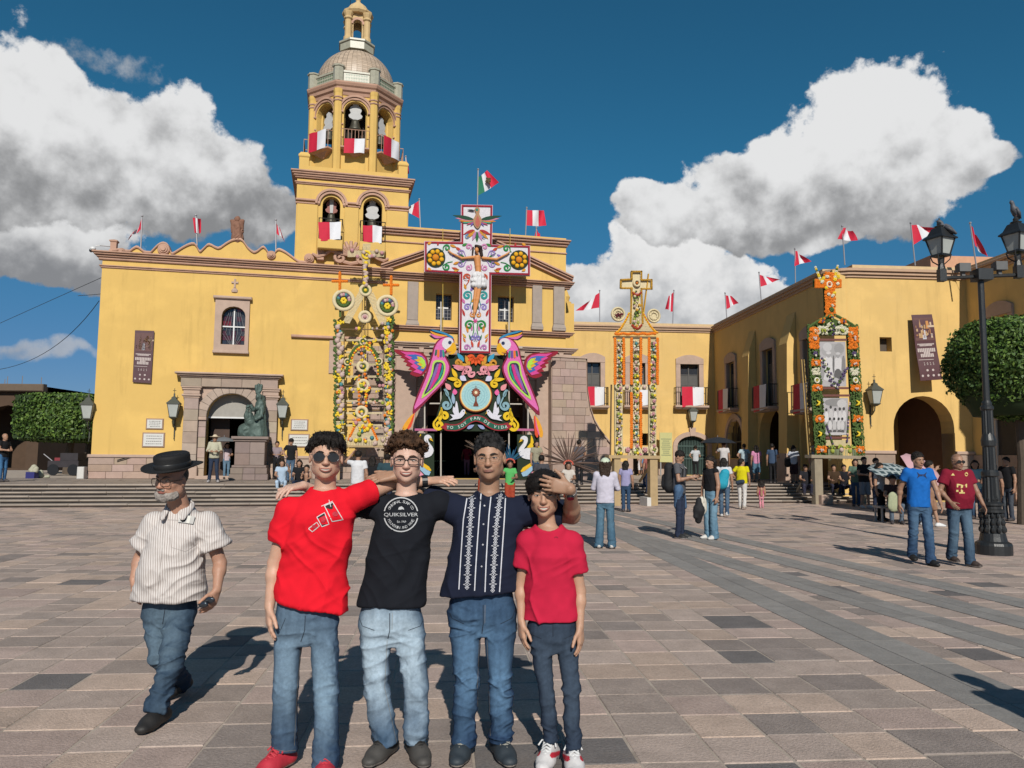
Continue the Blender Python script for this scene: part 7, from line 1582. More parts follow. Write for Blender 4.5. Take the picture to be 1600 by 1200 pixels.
def make_trousers(par,org,j,col,fade,h,rt=.09,rk=.075,ra=.07,top=.10,amount=.5,wk=.80,dk=.112,seed=0,amp=.006,name='trousers',hem=0.0,bunch=.006,m=None,fadek=True):
 lo,hi=bounds([j[k]for k in('pelvis','ha','hb','ka','kb','na','nb')],.19);S=Sdf(lo,hi,h);side=nrm((j['sb']-j['sa'])*[1,1,0]);w=np.linalg.norm(j['sb']-j['sa'])/2;Pv=j['pelvis'];hp=(j['ha']+j['hb'])/2;hw=np.linalg.norm((j['hb']-j['ha']))/2
 S.loft([(hp-[0,0,.11],hw*.5+rt*.35,dk*.6),(hp-[0,0,.04],hw+rt*.62,dk*.90),(hp+[0,0,.04],hw+rt*.86,dk),(Pv+[0,0,top],hw+rt*.72,dk*.9)],side,.035)
 for s in 'ab':
  a,k,n=j['h'+s],j['k'+s],j['n'+s];S.cone(a,k,rt,rk,.03 if s=='a' else .010);S.cone(k,n+nrm(n-k)*hem,rk,ra,.014,flat=True)
 P,Q=S.mesh();N=normals(P,Q);kz=(j['ka'][2]+j['kb'][2])/2;nz=(j['na'][2]+j['nb'][2])/2
 wv=np.exp(-((P[:,2]-kz)/.09)**2)*.9+np.exp(-((P[:,2]-nz-.05)/.10)**2)*1.2+.12+.5*(vnoise(P*4+seed)>.62)+.8*np.exp(-((P[:,2]-hp[2]+.08)/.07)**2)
 d=folds(P,bunch*1.25,12,20,4.0,seed,3.2)*wv+folds(P,bunch*.9,152,24,5,seed+3,3.0)*wv+folds(P,bunch*.5,30,40,9,seed+6,2.5)*wv+folds(P,amp*.7,80,12,2.5,seed+9);P=P+N*d[:,None];P=relax(P,Q,1,.3);N=normals(P,Q)
 c=denim_col(P,N,col,fade,seed,amount,[(j['ka'],.13),(j['kb'],.13),(j['ha']*.65+j['ka']*.35,.16),(j['hb']*.65+j['kb']*.35,.16)]if fadek else None);return npobj(name,P,Q,m or DENIM,par,c,org)
rg=np.random.default_rng(5)
HH=.0050;HC_=.0060
SKW=(.58,.345,.245);SKT=(.45,.26,.17);SKL=(.63,.40,.31)
def neckring(par,org,j,col,r=.066,name='collar',rr=.006,dz=.016,fwd=.012):
 pass
SEAM=mat('denim_seam',(.012,.018,.032),.9);STI=mat('denim_stitch',(.24,.20,.15),.9)
def seams(tr,par,lines,st=()):
 decal(tr,'seam',SEAM,par,[pline(q,w)for q,w in lines],.0022,'stuff')
 if st:decal(tr,'stitching',STI,par,[pline(q,.5)for q in st],.0028,'stuff')
# ======== the boy in the red shirt
Y=4.12;jr=dict(head=Head(J(510,712,Y-.02),13,-3,2,1.0,1.08),neck=J(508,766,Y+.02),sa=J(453,797,Y+.0),sb=J(557,777,Y+.03),ea=J(430,880,Y+.02),wa=J(421,948,Y-.03),eb=J(612,755,Y+.20),wb=J(672,752,Y+.24),legk=.72,pelvis=J(480,952,Y+.03),ha=J(452,975,Y+.03),hb=J(506,970,Y+.03),ka=J(446,1076,Y-.0),kb=J(510,1082,Y-.02),na=J(445,1160,Y+.01),nb=J(509,1188,Y-.08))
O=(jr['pelvis'][0],Y,0)
red_boy=make_skin('teenager in a bright red T-shirt and mirrored sunglasses, dark hair',O,jr,SKW,HH,hands=[dict(w=jr['wa'],fd=(.06,-.12,-1),back=(-.9,-.5,.0),thumb=-1,curl=.22),dict(w=jr['wb'],fd=(1,-.45,.12),back=(.0,-.45,1),thumb=-1,curl=.28)],seed=1)
RC=(.74,.010,.024)
sh=make_shirt(red_boy,O,jr,RC,.0054,sleeve=(.60,.42),r=.069,hem=J(485,945,Y),hem_n=(-.2,0,-1),wk=1.08,dk=.115,amp=.019,seed=3,name='shirt',hemw=.193,fang=52)
trs=make_trousers(red_boy,O,jr,(.020,.044,.092),(.19,.28,.37),HC_,.078,.058,.066,seed=4,amount=.62,hem=.035)
seams(trs,red_boy,[([(477,962),(476,985),(470,1003)],1.0),([(472,1010),(467,1080),(463,1165)],.8),([(429,972),(438,985),(446,966)],.7)],[([(469.5,1012),(464,1085),(460,1165)]),([(425,1170),(446,1174),(466,1172)])])
shoe(red_boy,O,jr['na']+[-.01,0,0],(-.45,-1),.28,.10,(.50,.03,.05),(.6,.45,.4),.0045,lace=(.55,.04,.06));shoe(red_boy,O,jr['nb']+[0,.03,0],(.1,-1),.28,.10,(.50,.03,.05),(.6,.45,.4),.0045,lace=(.55,.04,.06))
face_parts(red_boy,O,jr['head'],smile=.9,eyes=False,brow=(.015,.01,.008))
tf=[]
for _ in range(210):
 a=rg.uniform(-2.2,2.2);b=rg.uniform(.0,1.15);p=np.array([.077*math.sin(a)*math.cos(b),-.010+.088*math.cos(a)*math.cos(b),.034+.088*math.sin(b)])
 if p[2]<.050+.42*p[1]:continue
 dn=np.array([.35*math.sin(a),.25*math.cos(a),-1.0+.9*math.sin(b)]);dn[1]+=.5*math.sin(b);t=p*1.04+dn/np.linalg.norm(dn)*rg.uniform(.022,.040)+rg.normal(0,.005,3);tf.append((p,t,.011,.004,(.004*math.sin(a),.004,.008)))
for k in range(34):x=-.060+.120*k/33;L_=.020+.022*abs(math.sin(k*2.1))*(1 if x<.01 else .7);tf.append(((x*.85-.008,.060,.100),(x*1.08-.010+.012*math.sin(k*1.3),.096-8.5*x*x,.088-L_+.02*(x>0)),.010,.0035,(-.004,.012,.012)))
hair_obj(red_boy,O,jr['head'],(.012,.009,.008),tf,.004,.011,(.068,.72),seed=2,rough=.003,strands=(450,.018,(-.2,.5,-.3),.3))
def glasses(par,H,w,hgt,rim,lensm,frm,zc=.0,wire=False,square=False,y0=.098):
 mb=MB()
 for q in(-1,1):
  n=18;pts=[]
  for i in range(n+1):
   a=6.2832*i/n;cx,cz=math.cos(a),math.sin(a)
   if square:cx=math.copysign(abs(cx)**.55,cx);cz=math.copysign(abs(cz)**.55,cz)
   if not square and not wire:cx,cz=cx*(1-.10*(cz<0)*abs(cz)),cz-.12*cx*q*(cz<0)
   pts.append(H(q*(.0335)+w*cx,y0-.25*abs(q*.0335+w*cx-0)**1*.3-2.2*(q*.0335+w*cx)**2,zc+hgt*cz))
  mb.tube(pts,rim,6,cap=False);mb2=MB();c=H(q*.0335,y0-.004,zc);mb2.add([tuple(c)]+[tuple(p)for p in pts[:-1]],[(0,1+i,1+(i+1)%n)for i in range(n)]);mb2.obj('lens',lensm,par)
  mb.tube([H(q*(.0335+w),y0-.012,zc+hgt*.4),H(q*.076,.06,zc+hgt*.4),H(q*.0795,.0,zc+.004)],rim*.9,5)
 mb.tube([H(-.0335+w*.96,y0+.001,zc+hgt*.25),H(0,y0+.007,zc+hgt*.42),H(.0335-w*.96,y0+.001,zc+hgt*.25)],rim*.9,5);return mb.obj('glasses',frm,par)
glasses(red_boy,jr['head'],.027,.0225,.0016,SGL,mat('gunmetal',(.10,.10,.11),.3,.05,metal=.7),zc=-.003,y0=.1)
mb=MB();a=jr['wb']*.86+jr['eb']*.14;d=nrm(jr['wb']-jr['eb']);mb.tube([a-d*.016,a+d*.016],.033,14);mb.obj('watch',BLKP,red_boy)
W1=mat('print_white',(.68,.64,.64),.8);BK1=mat('print_black',(.02,.012,.014),.8)
fr=[[(502,788),(516,783.5),(530,813),(520,817)],[(497,810),(508,800),(512,821),(504,823)],[(482,827),(495,817),(500,823),(488,831)]]
fr=[[(507,790),(520,785),(536,812),(519,815)],[(495,808),(507,801),(514,819),(503,823)],[(482,826),(495,816),(499,822),(488,831)]]
decal(sh,'printed_motif',W1,red_boy,[pline(q+q[:1],1.3)for q in fr]+[pline([(502,791),(520,783)],1),pline([(514,781),(517,792)],1)],.003,'stuff')
decal(sh,'printed_motif',BK1,red_boy,[poly1(q)for q in fr[:2]],.002,'stuff');decal(sh,'printed_motif',mat('print_red',(.5,.03,.05),.8),red_boy,[poly1(circ(524,803,5,4,10)),poly1(circ(505,812,4,5,10)),poly1(circ(491,823,4,3,10))],.0032,'stuff')
# ======== the boy with glasses
Y=4.28;jg=dict(head=Head(J(636,718,Y-.03),6,-3,1,1.02,1.07),neck=J(635,774,Y+.0),sa=J(588,790,Y+.01),sb=J(684,788,Y+.01),ea=J(535,786,Y+.13),wa=J(474,759,Y-.085),eb=J(738,806,Y+.16),wb=J(796,815,Y+.2),legk=.72,pelvis=J(611,955,Y+.01),ha=J(586,975,Y+.01),hb=J(637,974,Y+.01),ka=J(588,1075,Y-.02),kb=J(651,1076,Y-.02),na=J(602,1150,Y+.0),nb=J(650,1148,Y+.0))
O=(jg['pelvis'][0],Y,0)
gl_boy=make_skin('teenager with black framed glasses and tousled brown hair in a black T-shirt',O,jg,SKL,HH,hands=[dict(w=jg['wa'],fd=(-.72,-.70,-.12),back=(-.2,-.35,1),thumb=1,curl=.45,spread=.10),dict(w=jg['wb'],fd=(1,.1,-.1),back=(0,1,.3),thumb=1,curl=.2)],seed=2,lips=(.46,.2,.17))
sh=make_shirt(gl_boy,O,jg,(.0105,.012,.017),.0054,sleeve=(.78,.72),r=.076,hem=J(610,944,Y),wk=1.08,dk=.115,amp=.012,seed=8,hemw=.185,fang=66)
trs=make_trousers(gl_boy,O,jg,(.040,.085,.155),(.37,.47,.56),HC_,.088,.061,.062,seed=6,amount=.72,hem=.04,bunch=.009)
seams(trs,gl_boy,[([(609,958),(609,985),(606,998)],1.2),([(560,962),(566,978),(585,985)],.8),([(664,962),(657,978),(638,985)],.8)],[([(613,958),(612.5,984)]),([(605,1000),(601,1075),(620,1160)])])
for s,t in(('na',(-.35,-1)),('nb',(.35,-1))):shoe(gl_boy,O,jg[s]+[0,.03,0],t,.29,.105,(.065,.060,.055),(.30,.28,.26),.0045,lace=(.015,.015,.015))
face_parts(gl_boy,O,jg['head'],smile=1.0,brow=(.07,.035,.018),eyeopen=.0034)
tf=[]
for _ in range(620):
 a=rg.uniform(0,6.2832);b=rg.uniform(.1,1.35);p=np.array([.075*math.cos(a)*math.cos(b),-.012+.089*math.sin(a)*math.cos(b),.034+.084*math.sin(b)])
 if p[2]<.045+.5*p[1]:continue
 d=p-np.array([0,-.012,.02]);d/=np.linalg.norm(d);t=p+d*rg.uniform(.008,.024)+rg.normal(0,.012,3)+np.array([.010,.004,.003]);tf.append((p,t,.0085,.0035,rg.normal(0,.010,3)))
for k in range(40):x=-.062+.124*k/39;tf.append(((x,.052,.098),(x*1.10+rg.normal(0,.010),.098-8*x*x,.082+rg.uniform(-.012,.014)),.0085,.003,(rg.normal(0,.008),.012,.016)))
hair_obj(gl_boy,O,jg['head'],(.060,.029,.014),tf,.004,.010,(.070,.74),seed=7,var=.9,rough=.005,strands=(700,.017,(.1,.2,.1),.7))
glasses(gl_boy,jg['head'],.0265,.0195,.0026,CLR,BLKP,zc=-.003,square=True)
WB=mat('print_grey',(.50,.51,.52),.8)
cx,cy,rr=626.5,804,26.5;pol=[]
def arcs(r,a0,a1,w):return pline([(cx+r*math.cos(R(a0+(a1-a0)*i/14)),cy-r*math.sin(R(a0+(a1-a0)*i/14)))for i in range(15)],w)
pol+=[arcs(rr,12,168,1.8),arcs(rr,192,348,1.8)]
def arctext(t,r,a0,a1,sz,flip=False):
 out=[]
 for i,ch in enumerate(t):
  if ch==' ':continue
  a=a0+(a1-a0)*i/(len(t)-1);x,y=cx+r*math.cos(R(a)),cy-r*math.sin(R(a));rot=R(90-a)if not flip else R(-90-a);out.append(textpx(ch,x,y,sz*(.35 if ch in 'I.' else .8),sz,rot))
 return out
pol+=arctext('ORIGINAL SURF CO',20.5,152,28,4.2)+arctext('MOUNTAIN AND WAVE',20.5,206,334,4.2,True)+[textpx('QUIKSILVER',cx,cy+.5,53,6.6),textpx('Est. 1969',cx+1,cy+11,14,3.4)]
pol+=[poly1([(cx-4.6,cy-8),(cx-3,cy-11.5),(cx+1,cy-13),(cx+4,cy-10.5),(cx+5,cy-7.6),(cx+2,cy-8.6),(cx-1,cy-7.6)])]
decal(sh,'printed_logo',WB,gl_boy,pol,.0022,'stuff')
# ======== the man in the embroidered navy shirt
Y=4.30;jn=dict(head=Head(J(765,714,Y-.02),-4,-4,-3,1.03,1.04),neck=J(764,772,Y+.02),sa=J(711,795,Y+.01),sb=J(818,796,Y+.01),ea=J(660,775,Y+.16),wa=J(618,743,Y-.06),eb=J(894,806,Y-.02),wb=J(891,764,Y-.275),legk=.72,pelvis=J(753,940,Y+.01),ha=J(727,960,Y+.01),hb=J(781,958,Y+.01),ka=J(729,1064,Y-.01),kb=J(781,1064,Y-.01),na=J(725,1148,Y+.0),nb=J(782,1146,Y+.0),armk=1.12)
O=(jn['pelvis'][0],Y,0)
navy_man=make_skin('man in navy guayabera with white embroidered bands shading the boy with his hand',O,jn,SKT,HH,fat=.001,jaw=1.0,stubble=.32,neck=.055,r=1.05,hands=[dict(w=jn['wa'],fd=(-1,-.25,-.12),back=(-.1,-.75,1),thumb=1,curl=.2),dict(w=jn['wb'],fd=(-.98,.10,.22),back=(-.15,-1,.1),thumb=1,curl=.12,spread=.09,k=.98)],seed=3,lips=(.28,.12,.10))
NV=(.012,.016,.035)
def nav_extra(S):
 N=jn['neck']
 for q in(-1,1):S.cone(N+[q*.062,-.035,.045],N+[q*.034,-.095,-.03],.017,.011,.01,sq=((0,1,0),.6));S.cone(N+[q*.062,-.035,.045],N+[q*.02,.05,.06],.017,.017,.01)
sh=make_shirt(navy_man,O,jn,NV,.0054,sleeve=(.75,.80),r=.082,hem=J(748,925,Y),hem_n=(.10,0,-1),wk=1.12,dk=.128,amp=.010,seed=12,hemw=.222,fang=85,belly=.02,vneck=.075,extra=nav_extra)
trs=make_trousers(navy_man,O,jn,(.010,.026,.068),(.10,.19,.31),HC_,.093,.063,.065,seed=11,amount=.5,hem=.045,bunch=.010)
seams(trs,navy_man,[([(755,945),(755,975),(753,990)],1.2),([(700,950),(706,966),(725,975)],.8),([(806,950),(800,966),(782,975)],.8)],[([(758,945),(757.5,974)]),([(749,1000),(746,1075),(747,1150)]),([(761,1000),(764,1075),(766,1150)])])
for s,t in(('na',(-.15,-1)),('nb',(.3,-1))):shoe(navy_man,O,jn[s]+[0,.03,0],t,.29,.105,(.03,.04,.05),(.45,.40,.35),.0045,lace=(.32,.31,.27))
face_parts(navy_man,O,jn['head'],smile=0,brow=(.02,.016,.014),browt=.0048,eyeopen=.0030,browlow=.003,lipc=mat('lips_brown',(.27,.12,.095),.5,.1,40))
tf=[]
for _ in range(260):
 a=rg.uniform(0,6.2832);b=rg.uniform(.25,1.4);p=np.array([.075*math.cos(a)*math.cos(b),-.012+.092*math.sin(a)*math.cos(b),.036+.084*math.sin(b)])
 if p[2]<.050+.5*p[1]:continue
 t=p+np.array([.004*rg.normal(),.004,.007])+p*np.array([.05,.05,.04]);tf.append((p,t,.007,.003,(0,.002,.002)))
hair_obj(navy_man,O,jn['head'],(.017,.016,.016),tf,.004,.004,(.066,.80),seed=9,var=1.2,strands=(500,.012,(0,.3,.5),.3))
glasses(navy_man,jn['head'],.0255,.0165,.0008,CLR,mat('brass_wire',(.25,.18,.08),.35,.05,metal=.8),zc=-.004,wire=True)
mb=MB();d=nrm(jn['wb']-jn['eb']);a=jn['wb']-d*.03
mb.tube([a-d*.012,a+d*.012],.034,16);wt=mb.obj('watch',mat('steel',(.35,.35,.35),.25,.1,metal=.9),navy_man);mb=MB();o_=np.array([-.1,-1,.1]);o_=nrm(o_-d*np.dot(o_,d));mb.tube([a+o_*.026,a+o_*.042],.019,14);mb.obj('dial',BLKP,wt)
WE=mat('embroidery_white',(.62,.63,.68),.85,.1,80)
L1=[(735,753),(731,770),(724,812),(720,870),(717,921)];B1=[(739,757),(737.5,780),(735,815),(732,865),(729.5,921)];L2=[(752,767),(749,805),(746,846),(743.5,885),(741.5,923)]
L3=[(767.5,772),(764,805),(762,835),(759.5,880),(757.8,925)];B2=[(785,757),(780,785),(775.5,822),(772.5,870),(769.7,925)];L4=[(791.5,753),(790,775),(788,812),(784,870),(780.5,925)]
pol=[pline(q,1.7)for q in(L1,L2,L3,L4)]
for bnd in(B1,B2):
 Ls=[0];[Ls.append(Ls[-1]+math.hypot(bnd[i+1][0]-bnd[i][0],bnd[i+1][1]-bnd[i][1]))for i in range(len(bnd)-1)];s_=1.5;n=0
 while s_<Ls[-1]-2:
  i=next(i for i in range(1,len(Ls))if Ls[i]>=s_);t=(s_-Ls[i-1])/(Ls[i]-Ls[i-1]);x,y=bnd[i-1][0]+(bnd[i][0]-bnd[i-1][0])*t,bnd[i-1][1]+(bnd[i][1]-bnd[i-1][1])*t;big_=n%3==1;w=4.6 if big_ else 3.0;hgt=2.9
  pol+=[pline([(x,y-hgt),(x+w,y),(x,y+hgt),(x-w,y),(x,y-hgt)],1.0)];pol+=[poly1([(x,y-1.1),(x+1.3,y),(x,y+1.1),(x-1.3,y)])]
  if big_:pol+=[poly1([(x+sx*(w+.2),y-.9),(x+sx*(w+1.6),y),(x+sx*(w+.2),y+.9)][::sx])for sx in(1,-1)]
  s_+=5.0;n+=1
decal(sh,'embroidery',WE,navy_man,pol,.0022,'stuff')
for x,y in((757,790),(755.5,819),(754.5,851),(752.5,885)):decal(sh,'button',mat('button_pearl',(.45,.45,.48),.3),navy_man,[poly1(circ(x,y,1.4,1.4,8))],.004)
decal(sh,'placket',mat('stitch_dark',(.006,.008,.018),.9),navy_man,[pline([(760.5,775),(756,850),(750,924)],.7)],.0015,'stuff')
# ======== the younger boy in the crimson shirt
Y=4.20;jk=dict(head=Head(J(850,771,Y-.02),-4,-5,-1,1.0,1.05),neck=J(857,824,Y+.02),sa=J(825,846,Y+.02),sb=J(893,848,Y+.01),ea=J(814,912,Y+.05),wa=J(815,972,Y+.0),eb=J(906,924,Y+.02),wb=J(906,980,Y-.03),legk=.66,pelvis=J(862,968,Y+.02),ha=J(842,985,Y+.02),hb=J(884,986,Y+.02),ka=J(853,1075,Y),kb=J(892,1076,Y-.01),na=J(861,1150,Y+.02),nb=J(895,1168,Y-.04),armk=.80)
O=(jk['pelvis'][0],Y,0)
kid=make_skin('younger boy in a crimson T-shirt grinning under a hand held over his forehead',O,jk,(.50,.29,.195),HH,fat=-.002,neck=.046,r=.8,hands=[dict(w=jk['wa'],fd=(.05,-.1,-1),back=(-.9,-.4,0),thumb=-1,curl=.25,k=.88),dict(w=jk['wb'],fd=(.05,-.1,-1),back=(.9,-.45,0),thumb=1,curl=.25,k=.88)],seed=4)
sh=make_shirt(kid,O,jk,(.52,.016,.052),.0054,sleeve=(.58,.60),r=.062,hem=J(862,968,Y),wk=1.14,dk=.10,amp=.014,seed=15,fang=125,hemw=.150,neck=(.070,.082,.066))
trs=make_trousers(kid,O,jk,(.016,.026,.050),(.045,.066,.10),HC_,.067,.044,.040,seed=14,amount=.6,dk=.095,hem=.03,bunch=.008)
seams(trs,kid,[([(864,975),(864,995)],1.0),([(826,980),(832,992),(846,998)],.7),([(901,980),(895,992),(882,998)],.7)])
shoe(kid,O,jk['na']+[-.005,.02,0],(-.3,-1),.25,.095,(.62,.60,.60),(.7,.7,.7),.0045,lace=(.7,.7,.7),accent=(.5,.02,.04));shoe(kid,O,jk['nb']+[0,.03,0],(.05,-1),.25,.095,(.62,.60,.60),(.7,.7,.7),.0045,lace=(.7,.7,.7),accent=(.5,.02,.04))
face_parts(kid,O,jk['head'],smile=1.25,brow=(.015,.01,.008),eyeopen=.0036)
tf=[]
for k in range(60):a=-1.5+3.0*k/59;tf.append(((.060*math.sin(a),.055*math.cos(a),.098),(.080*math.sin(a),.092*math.cos(a)-.004,.052-.05*abs(math.sin(a))+rg.normal(0,.004)),.012,.005,(.018*math.sin(a),.018*math.cos(a),.004)))
hair_obj(kid,O,jk['head'],(.010,.008,.007),tf,.0045,.013,(.060,.72),seed=12,rough=.002,var=.5,strands=(300,.02,(0,.3,-.6),.25))
decal(sh,'shirt_logo',mat('logo_dark',(.25,.01,.03),.8),kid,[pline([(866,840),(869,838.5),(872,840.5)],1)],.0025)
decal(sh,'undershirt_collar',mat('undershirt_white',(.7,.7,.7),.9),kid,[poly1([(866,817),(872,812),(876,807),(877,814),(872,821),(862,823)])],.004)
# ======== the old man in the black hat
Y=4.98;jo=dict(head=Head(J(268,748,Y-.10),-16,-8,2,1.05,1.05),neck=J(283,795,Y+.0),sa=J(243,818,Y+.02),sb=J(323,818,Y+.0),ea=J(219,872,Y+.08),wa=J(209,905,Y+.0),eb=J(344,880,Y+.02),wb=J(339,922,Y-.08),legk=.72,pelvis=J(266,940,Y+.04),ha=J(245,958,Y+.05),hb=J(285,955,Y+.02),ka=J(252,1025,Y-.02),kb=J(268,1030,Y-.16),na=J(281,1066,Y+.34),nb=J(247,1104,Y-.24),armk=1.0)
O=(jo['pelvis'][0],Y,0)
old_man=make_skin('old man in a flat black hat and striped white shirt walking past',O,jo,(.46,.25,.17),HH,fat=.004,jaw=1.1,neck=.062,r=1.1,hands=[dict(w=jo['wa'],fd=(.1,-.1,-1),back=(-.9,-.3,.1),thumb=-1,curl=.35),dict(w=jo['wb'],fd=(-.25,-.35,-1),back=(.9,-.4,-.1),thumb=1,curl=.45)],seed=5,lips=(.33,.12,.10))
STR=mat('striped_shirt',(.66,.62,.60),.9,.04,10,.15,260,spec=.15);nt=STR.node_tree;X.nt=nt;b_=nt.nodes['Principled BSDF'];tc_=nt.nodes.new('ShaderNodeTexCoord');sp_=nt.nodes.new('ShaderNodeSeparateXYZ');nt.links.new(tc_.outputs['Object'],sp_.inputs[0])
nz=xnoise(tc_.outputs['Object'],5,3);ph=(X(sp_.outputs[0])+X(sp_.outputs[1])*.35+(nz-.5)*.022+X(sp_.outputs[2])*.05)*(6.2832/.0145);st_=xss(X.op('SINE',ph),.55,.85);nt.links.new(xmix(st_*.72,(.53,.495,.475),(.15,.09,.075)),b_.inputs['Base Color'])
def old_extra(S):
 N=jo['neck']
 for q in(-1,1):S.cone(N+[q*.068,-.025,.025],N+[q*.062,-.118,-.045],.030,.020,.008,sq=((q*.5,-1,.6),.4));S.cone(N+[q*.068,-.03,.025],N+[q*.02,.055,.045],.02,.02,.01)
sh=make_shirt(old_man,O,jo,(1,1,1),.0054,sleeve=(.60,.62),r=.082,hem=J(266,935,Y),wk=1.16,dk=.142,amp=.016,seed=21,fang=35,hemw=.235,belly=.05,vneck=.10,extra=old_extra,m=STR,sl_end=.098)
trs=make_trousers(old_man,O,jo,(.022,.044,.080),(.10,.15,.20),HC_,.088,.068,.066,seed=20,amount=.5,hem=.03,bunch=.010)
seams(trs,old_man,[([(258,950),(254,975)],1.0)])
for s,t in(('nb',(-.1,-1)),('na',(-.2,-1))):
 p=jo[s]+[0,.02,0];p=np.append(p,0.0 if s=='nb' else .015);shoe(old_man,O,p,t,.29,.105,(.022,.020,.019),(.03,.03,.03),.0045,name='shoe')
face_parts(old_man,O,jo['head'],smile=0,brow=(.10,.08,.07),eyeopen=.003)
glasses(old_man,jo['head'],.0275,.0225,.0022,CLR,mat('dark_tortoise',(.05,.03,.02),.3),zc=-.006,square=True,y0=.104)
HB_=jo['head'];S=Sdf(HB_.c-.2,HB_.c+.2,.0045)
for a in np.linspace(-1.25,1.25,15):S.ell(HB_(.060*math.sin(a),.020+.058*math.cos(a),-.085-.012*math.cos(a)),(.019,.019,.026),.012)
S.cone(HB_(-.022,.094,-.052),HB_(.022,.094,-.052),.0065,.0065,.008);S.ell(HB_(0,.105,-.068),(.018,.02,.006),.004,HB_.M,'sub');P,Q=S.mesh();N=normals(P,Q);P=P+N*((vnoise(P*130)-.5)*.010)[:,None];npobj('beard',P,Q,HAIRM,old_man,np.array([.30,.265,.24])[None]*(.65+.7*vnoise(P*60)[:,None]),O)
S=Sdf(HB_.c-.22,HB_.c+.22,.005);S.ell(HB_(0,-.022,.02),[.083,.094,.085],0,HB_.M);S.cut(HB_(0,.045,0),HB_.f);S.cut(HB_(0,0,.06),HB_.u);S.cut(HB_(0,0,-.075),-HB_.u);P,Q=S.mesh();npobj('hair',P,Q,HAIRM,old_man,np.array([.05,.045,.04])[None]*(.7+.6*vnoise(P*60)[:,None]),O)
FELT=mat('black_felt',(.011,.011,.012),.75,.15,30,.2,120,spec=.3);mb=MB();n=40;HX,HF,HU=HB_.x,HB_.f,HB_.u;hc=HB_(0,-.012,.058);tl_=nrm(HU+HF*.06+HX*.02);hx=nrm(np.cross(HF,tl_));hf=np.cross(tl_,hx)
prof=[(.098,.118,-.005),(.108,.126,.0),(.168,.180,.006),(.178,.190,.010),(.178,.190,.015),(.168,.180,.013),(.102,.122,.010),(.098,.117,.02),(.101,.119,.075),(.098,.115,.092),(.086,.102,.100),(.078,.094,.094),(.01,.01,.093)]
mb.loops([[tuple(hc+hx*a*math.cos(6.2832*k/n)+hf*b*math.sin(6.2832*k/n)+tl_*(z+(.016*math.cos(6.2832*k/n)**2 if .12<a else 0)))for k in range(n)]for a,b,z in prof]);hat=mb.obj('hat',FELT,old_man,smooth=True)
mb=MB();mb.loops([[tuple(hc+hx*a*math.cos(6.2832*k/n)+hf*b*math.sin(6.2832*k/n)+tl_*z)for k in range(n)]for a,b,z in((.101,.120,.012),(.1025,.121,.016),(.1035,.122,.042),(.1015,.120,.046))],cap=False);mb.obj('hat_band',mat('hat_ribbon',(.02,.02,.021),.4,.1,40),hat,smooth=True)
def on_cloth(target,px,py):
 o=Vector(target.parent.location);bv=BVHTree.FromPolygons([v.co+o for v in target.data.vertices],[tuple(p.vertices)for p in target.data.polygons]);h=bv.ray_cast(EYE,ray(px,py),80);return A3(h[0]),A3(h[1])
pc,pn=on_cloth(sh,292,811);pn=nrm(pn+np.array([0,-.6,0]));up_=nrm(np.array([.16,0,1])-pn*np.dot([.16,0,1],pn));sd=np.cross(up_,pn);t=thing('phone','dark phone with a pale stripe sticking out of the old man\'s shirt pocket','phone',WF,tuple(pc))
def pbox(a0,a1,b0,b1,d0,d1,m,name):mb=MB();mb.loops([[tuple(pc+sd*a+up_*b+pn*d)for a,b in((a0,b0),(a1,b0),(a1,b1),(a0,b1))]for d in(d0,d1)]);return mb.obj(name,m,t)
pbox(-.045,.045,-.028,.020,-.02,.014,mat('phone_dark',(.05,.05,.055),.3,.1),'case');pbox(.004,.022,-.028,.0195,.0141,.0155,mat('phone_stripe',(.45,.44,.40),.4),'stripe')
for bb in(-.012,.008):pbox(-.036,-.024,bb-.006,bb+.006,.0141,.017,BLKP,'camera_lens')
decal(sh,'pocket_edge',mat('pocket_shadow',(.42,.38,.36),.9),old_man,[pline([(262,812),(280,813),(303,818)],.9),pline([(264,812),(267,855),(290,862),(308,850),(304,818)],.6),pline([(258,800),(252,870),(246,933)],.8)],.002,'stuff')
t=thing('sunglasses','dark folded sunglasses dangling from the old man\'s hand','sunglasses',WF,tuple(J(322,942,Y-.16)));a,b=J(333,934,Y-.15),J(308,951,Y-.18);d=nrm(b-a)
for f in(.2,.62):mb=MB();mb.ball(tuple(a+(b-a)*f),(.032,.008,.020),10,6);mb.obj('lens',SGL,t,True)
mb=MB();mb.tube([a,a+(b-a)*.5+[0,0,.012],b],.004,5);mb.tube([a,a+[-.02,.03,.01],b+[-.01,.03,.015]],.003,5);mb.obj('frame',BLKP,t)
AR_={'down':((.06,.0,-.27),(.01,.05,-.25)),'swingf':((.06,.08,-.26),(.0,.14,-.21)),'swingb':((.07,-.10,-.25),(.01,-.03,-.25)),'phone':((.05,.05,-.27),(-.05,.22,.06)),'front':((.07,.06,-.26),(-.12,.18,-.02)),'hip':((.16,-.04,-.22),(-.12,.08,-.12)),'up':((.12,.12,-.14),(-.06,.12,.22)),'lap':((.06,.10,-.24),(-.06,.22,-.04)),'out':((.10,.18,-.16),(.04,.20,.04)),'head':((.16,.10,.02),(-.14,.06,.20))}
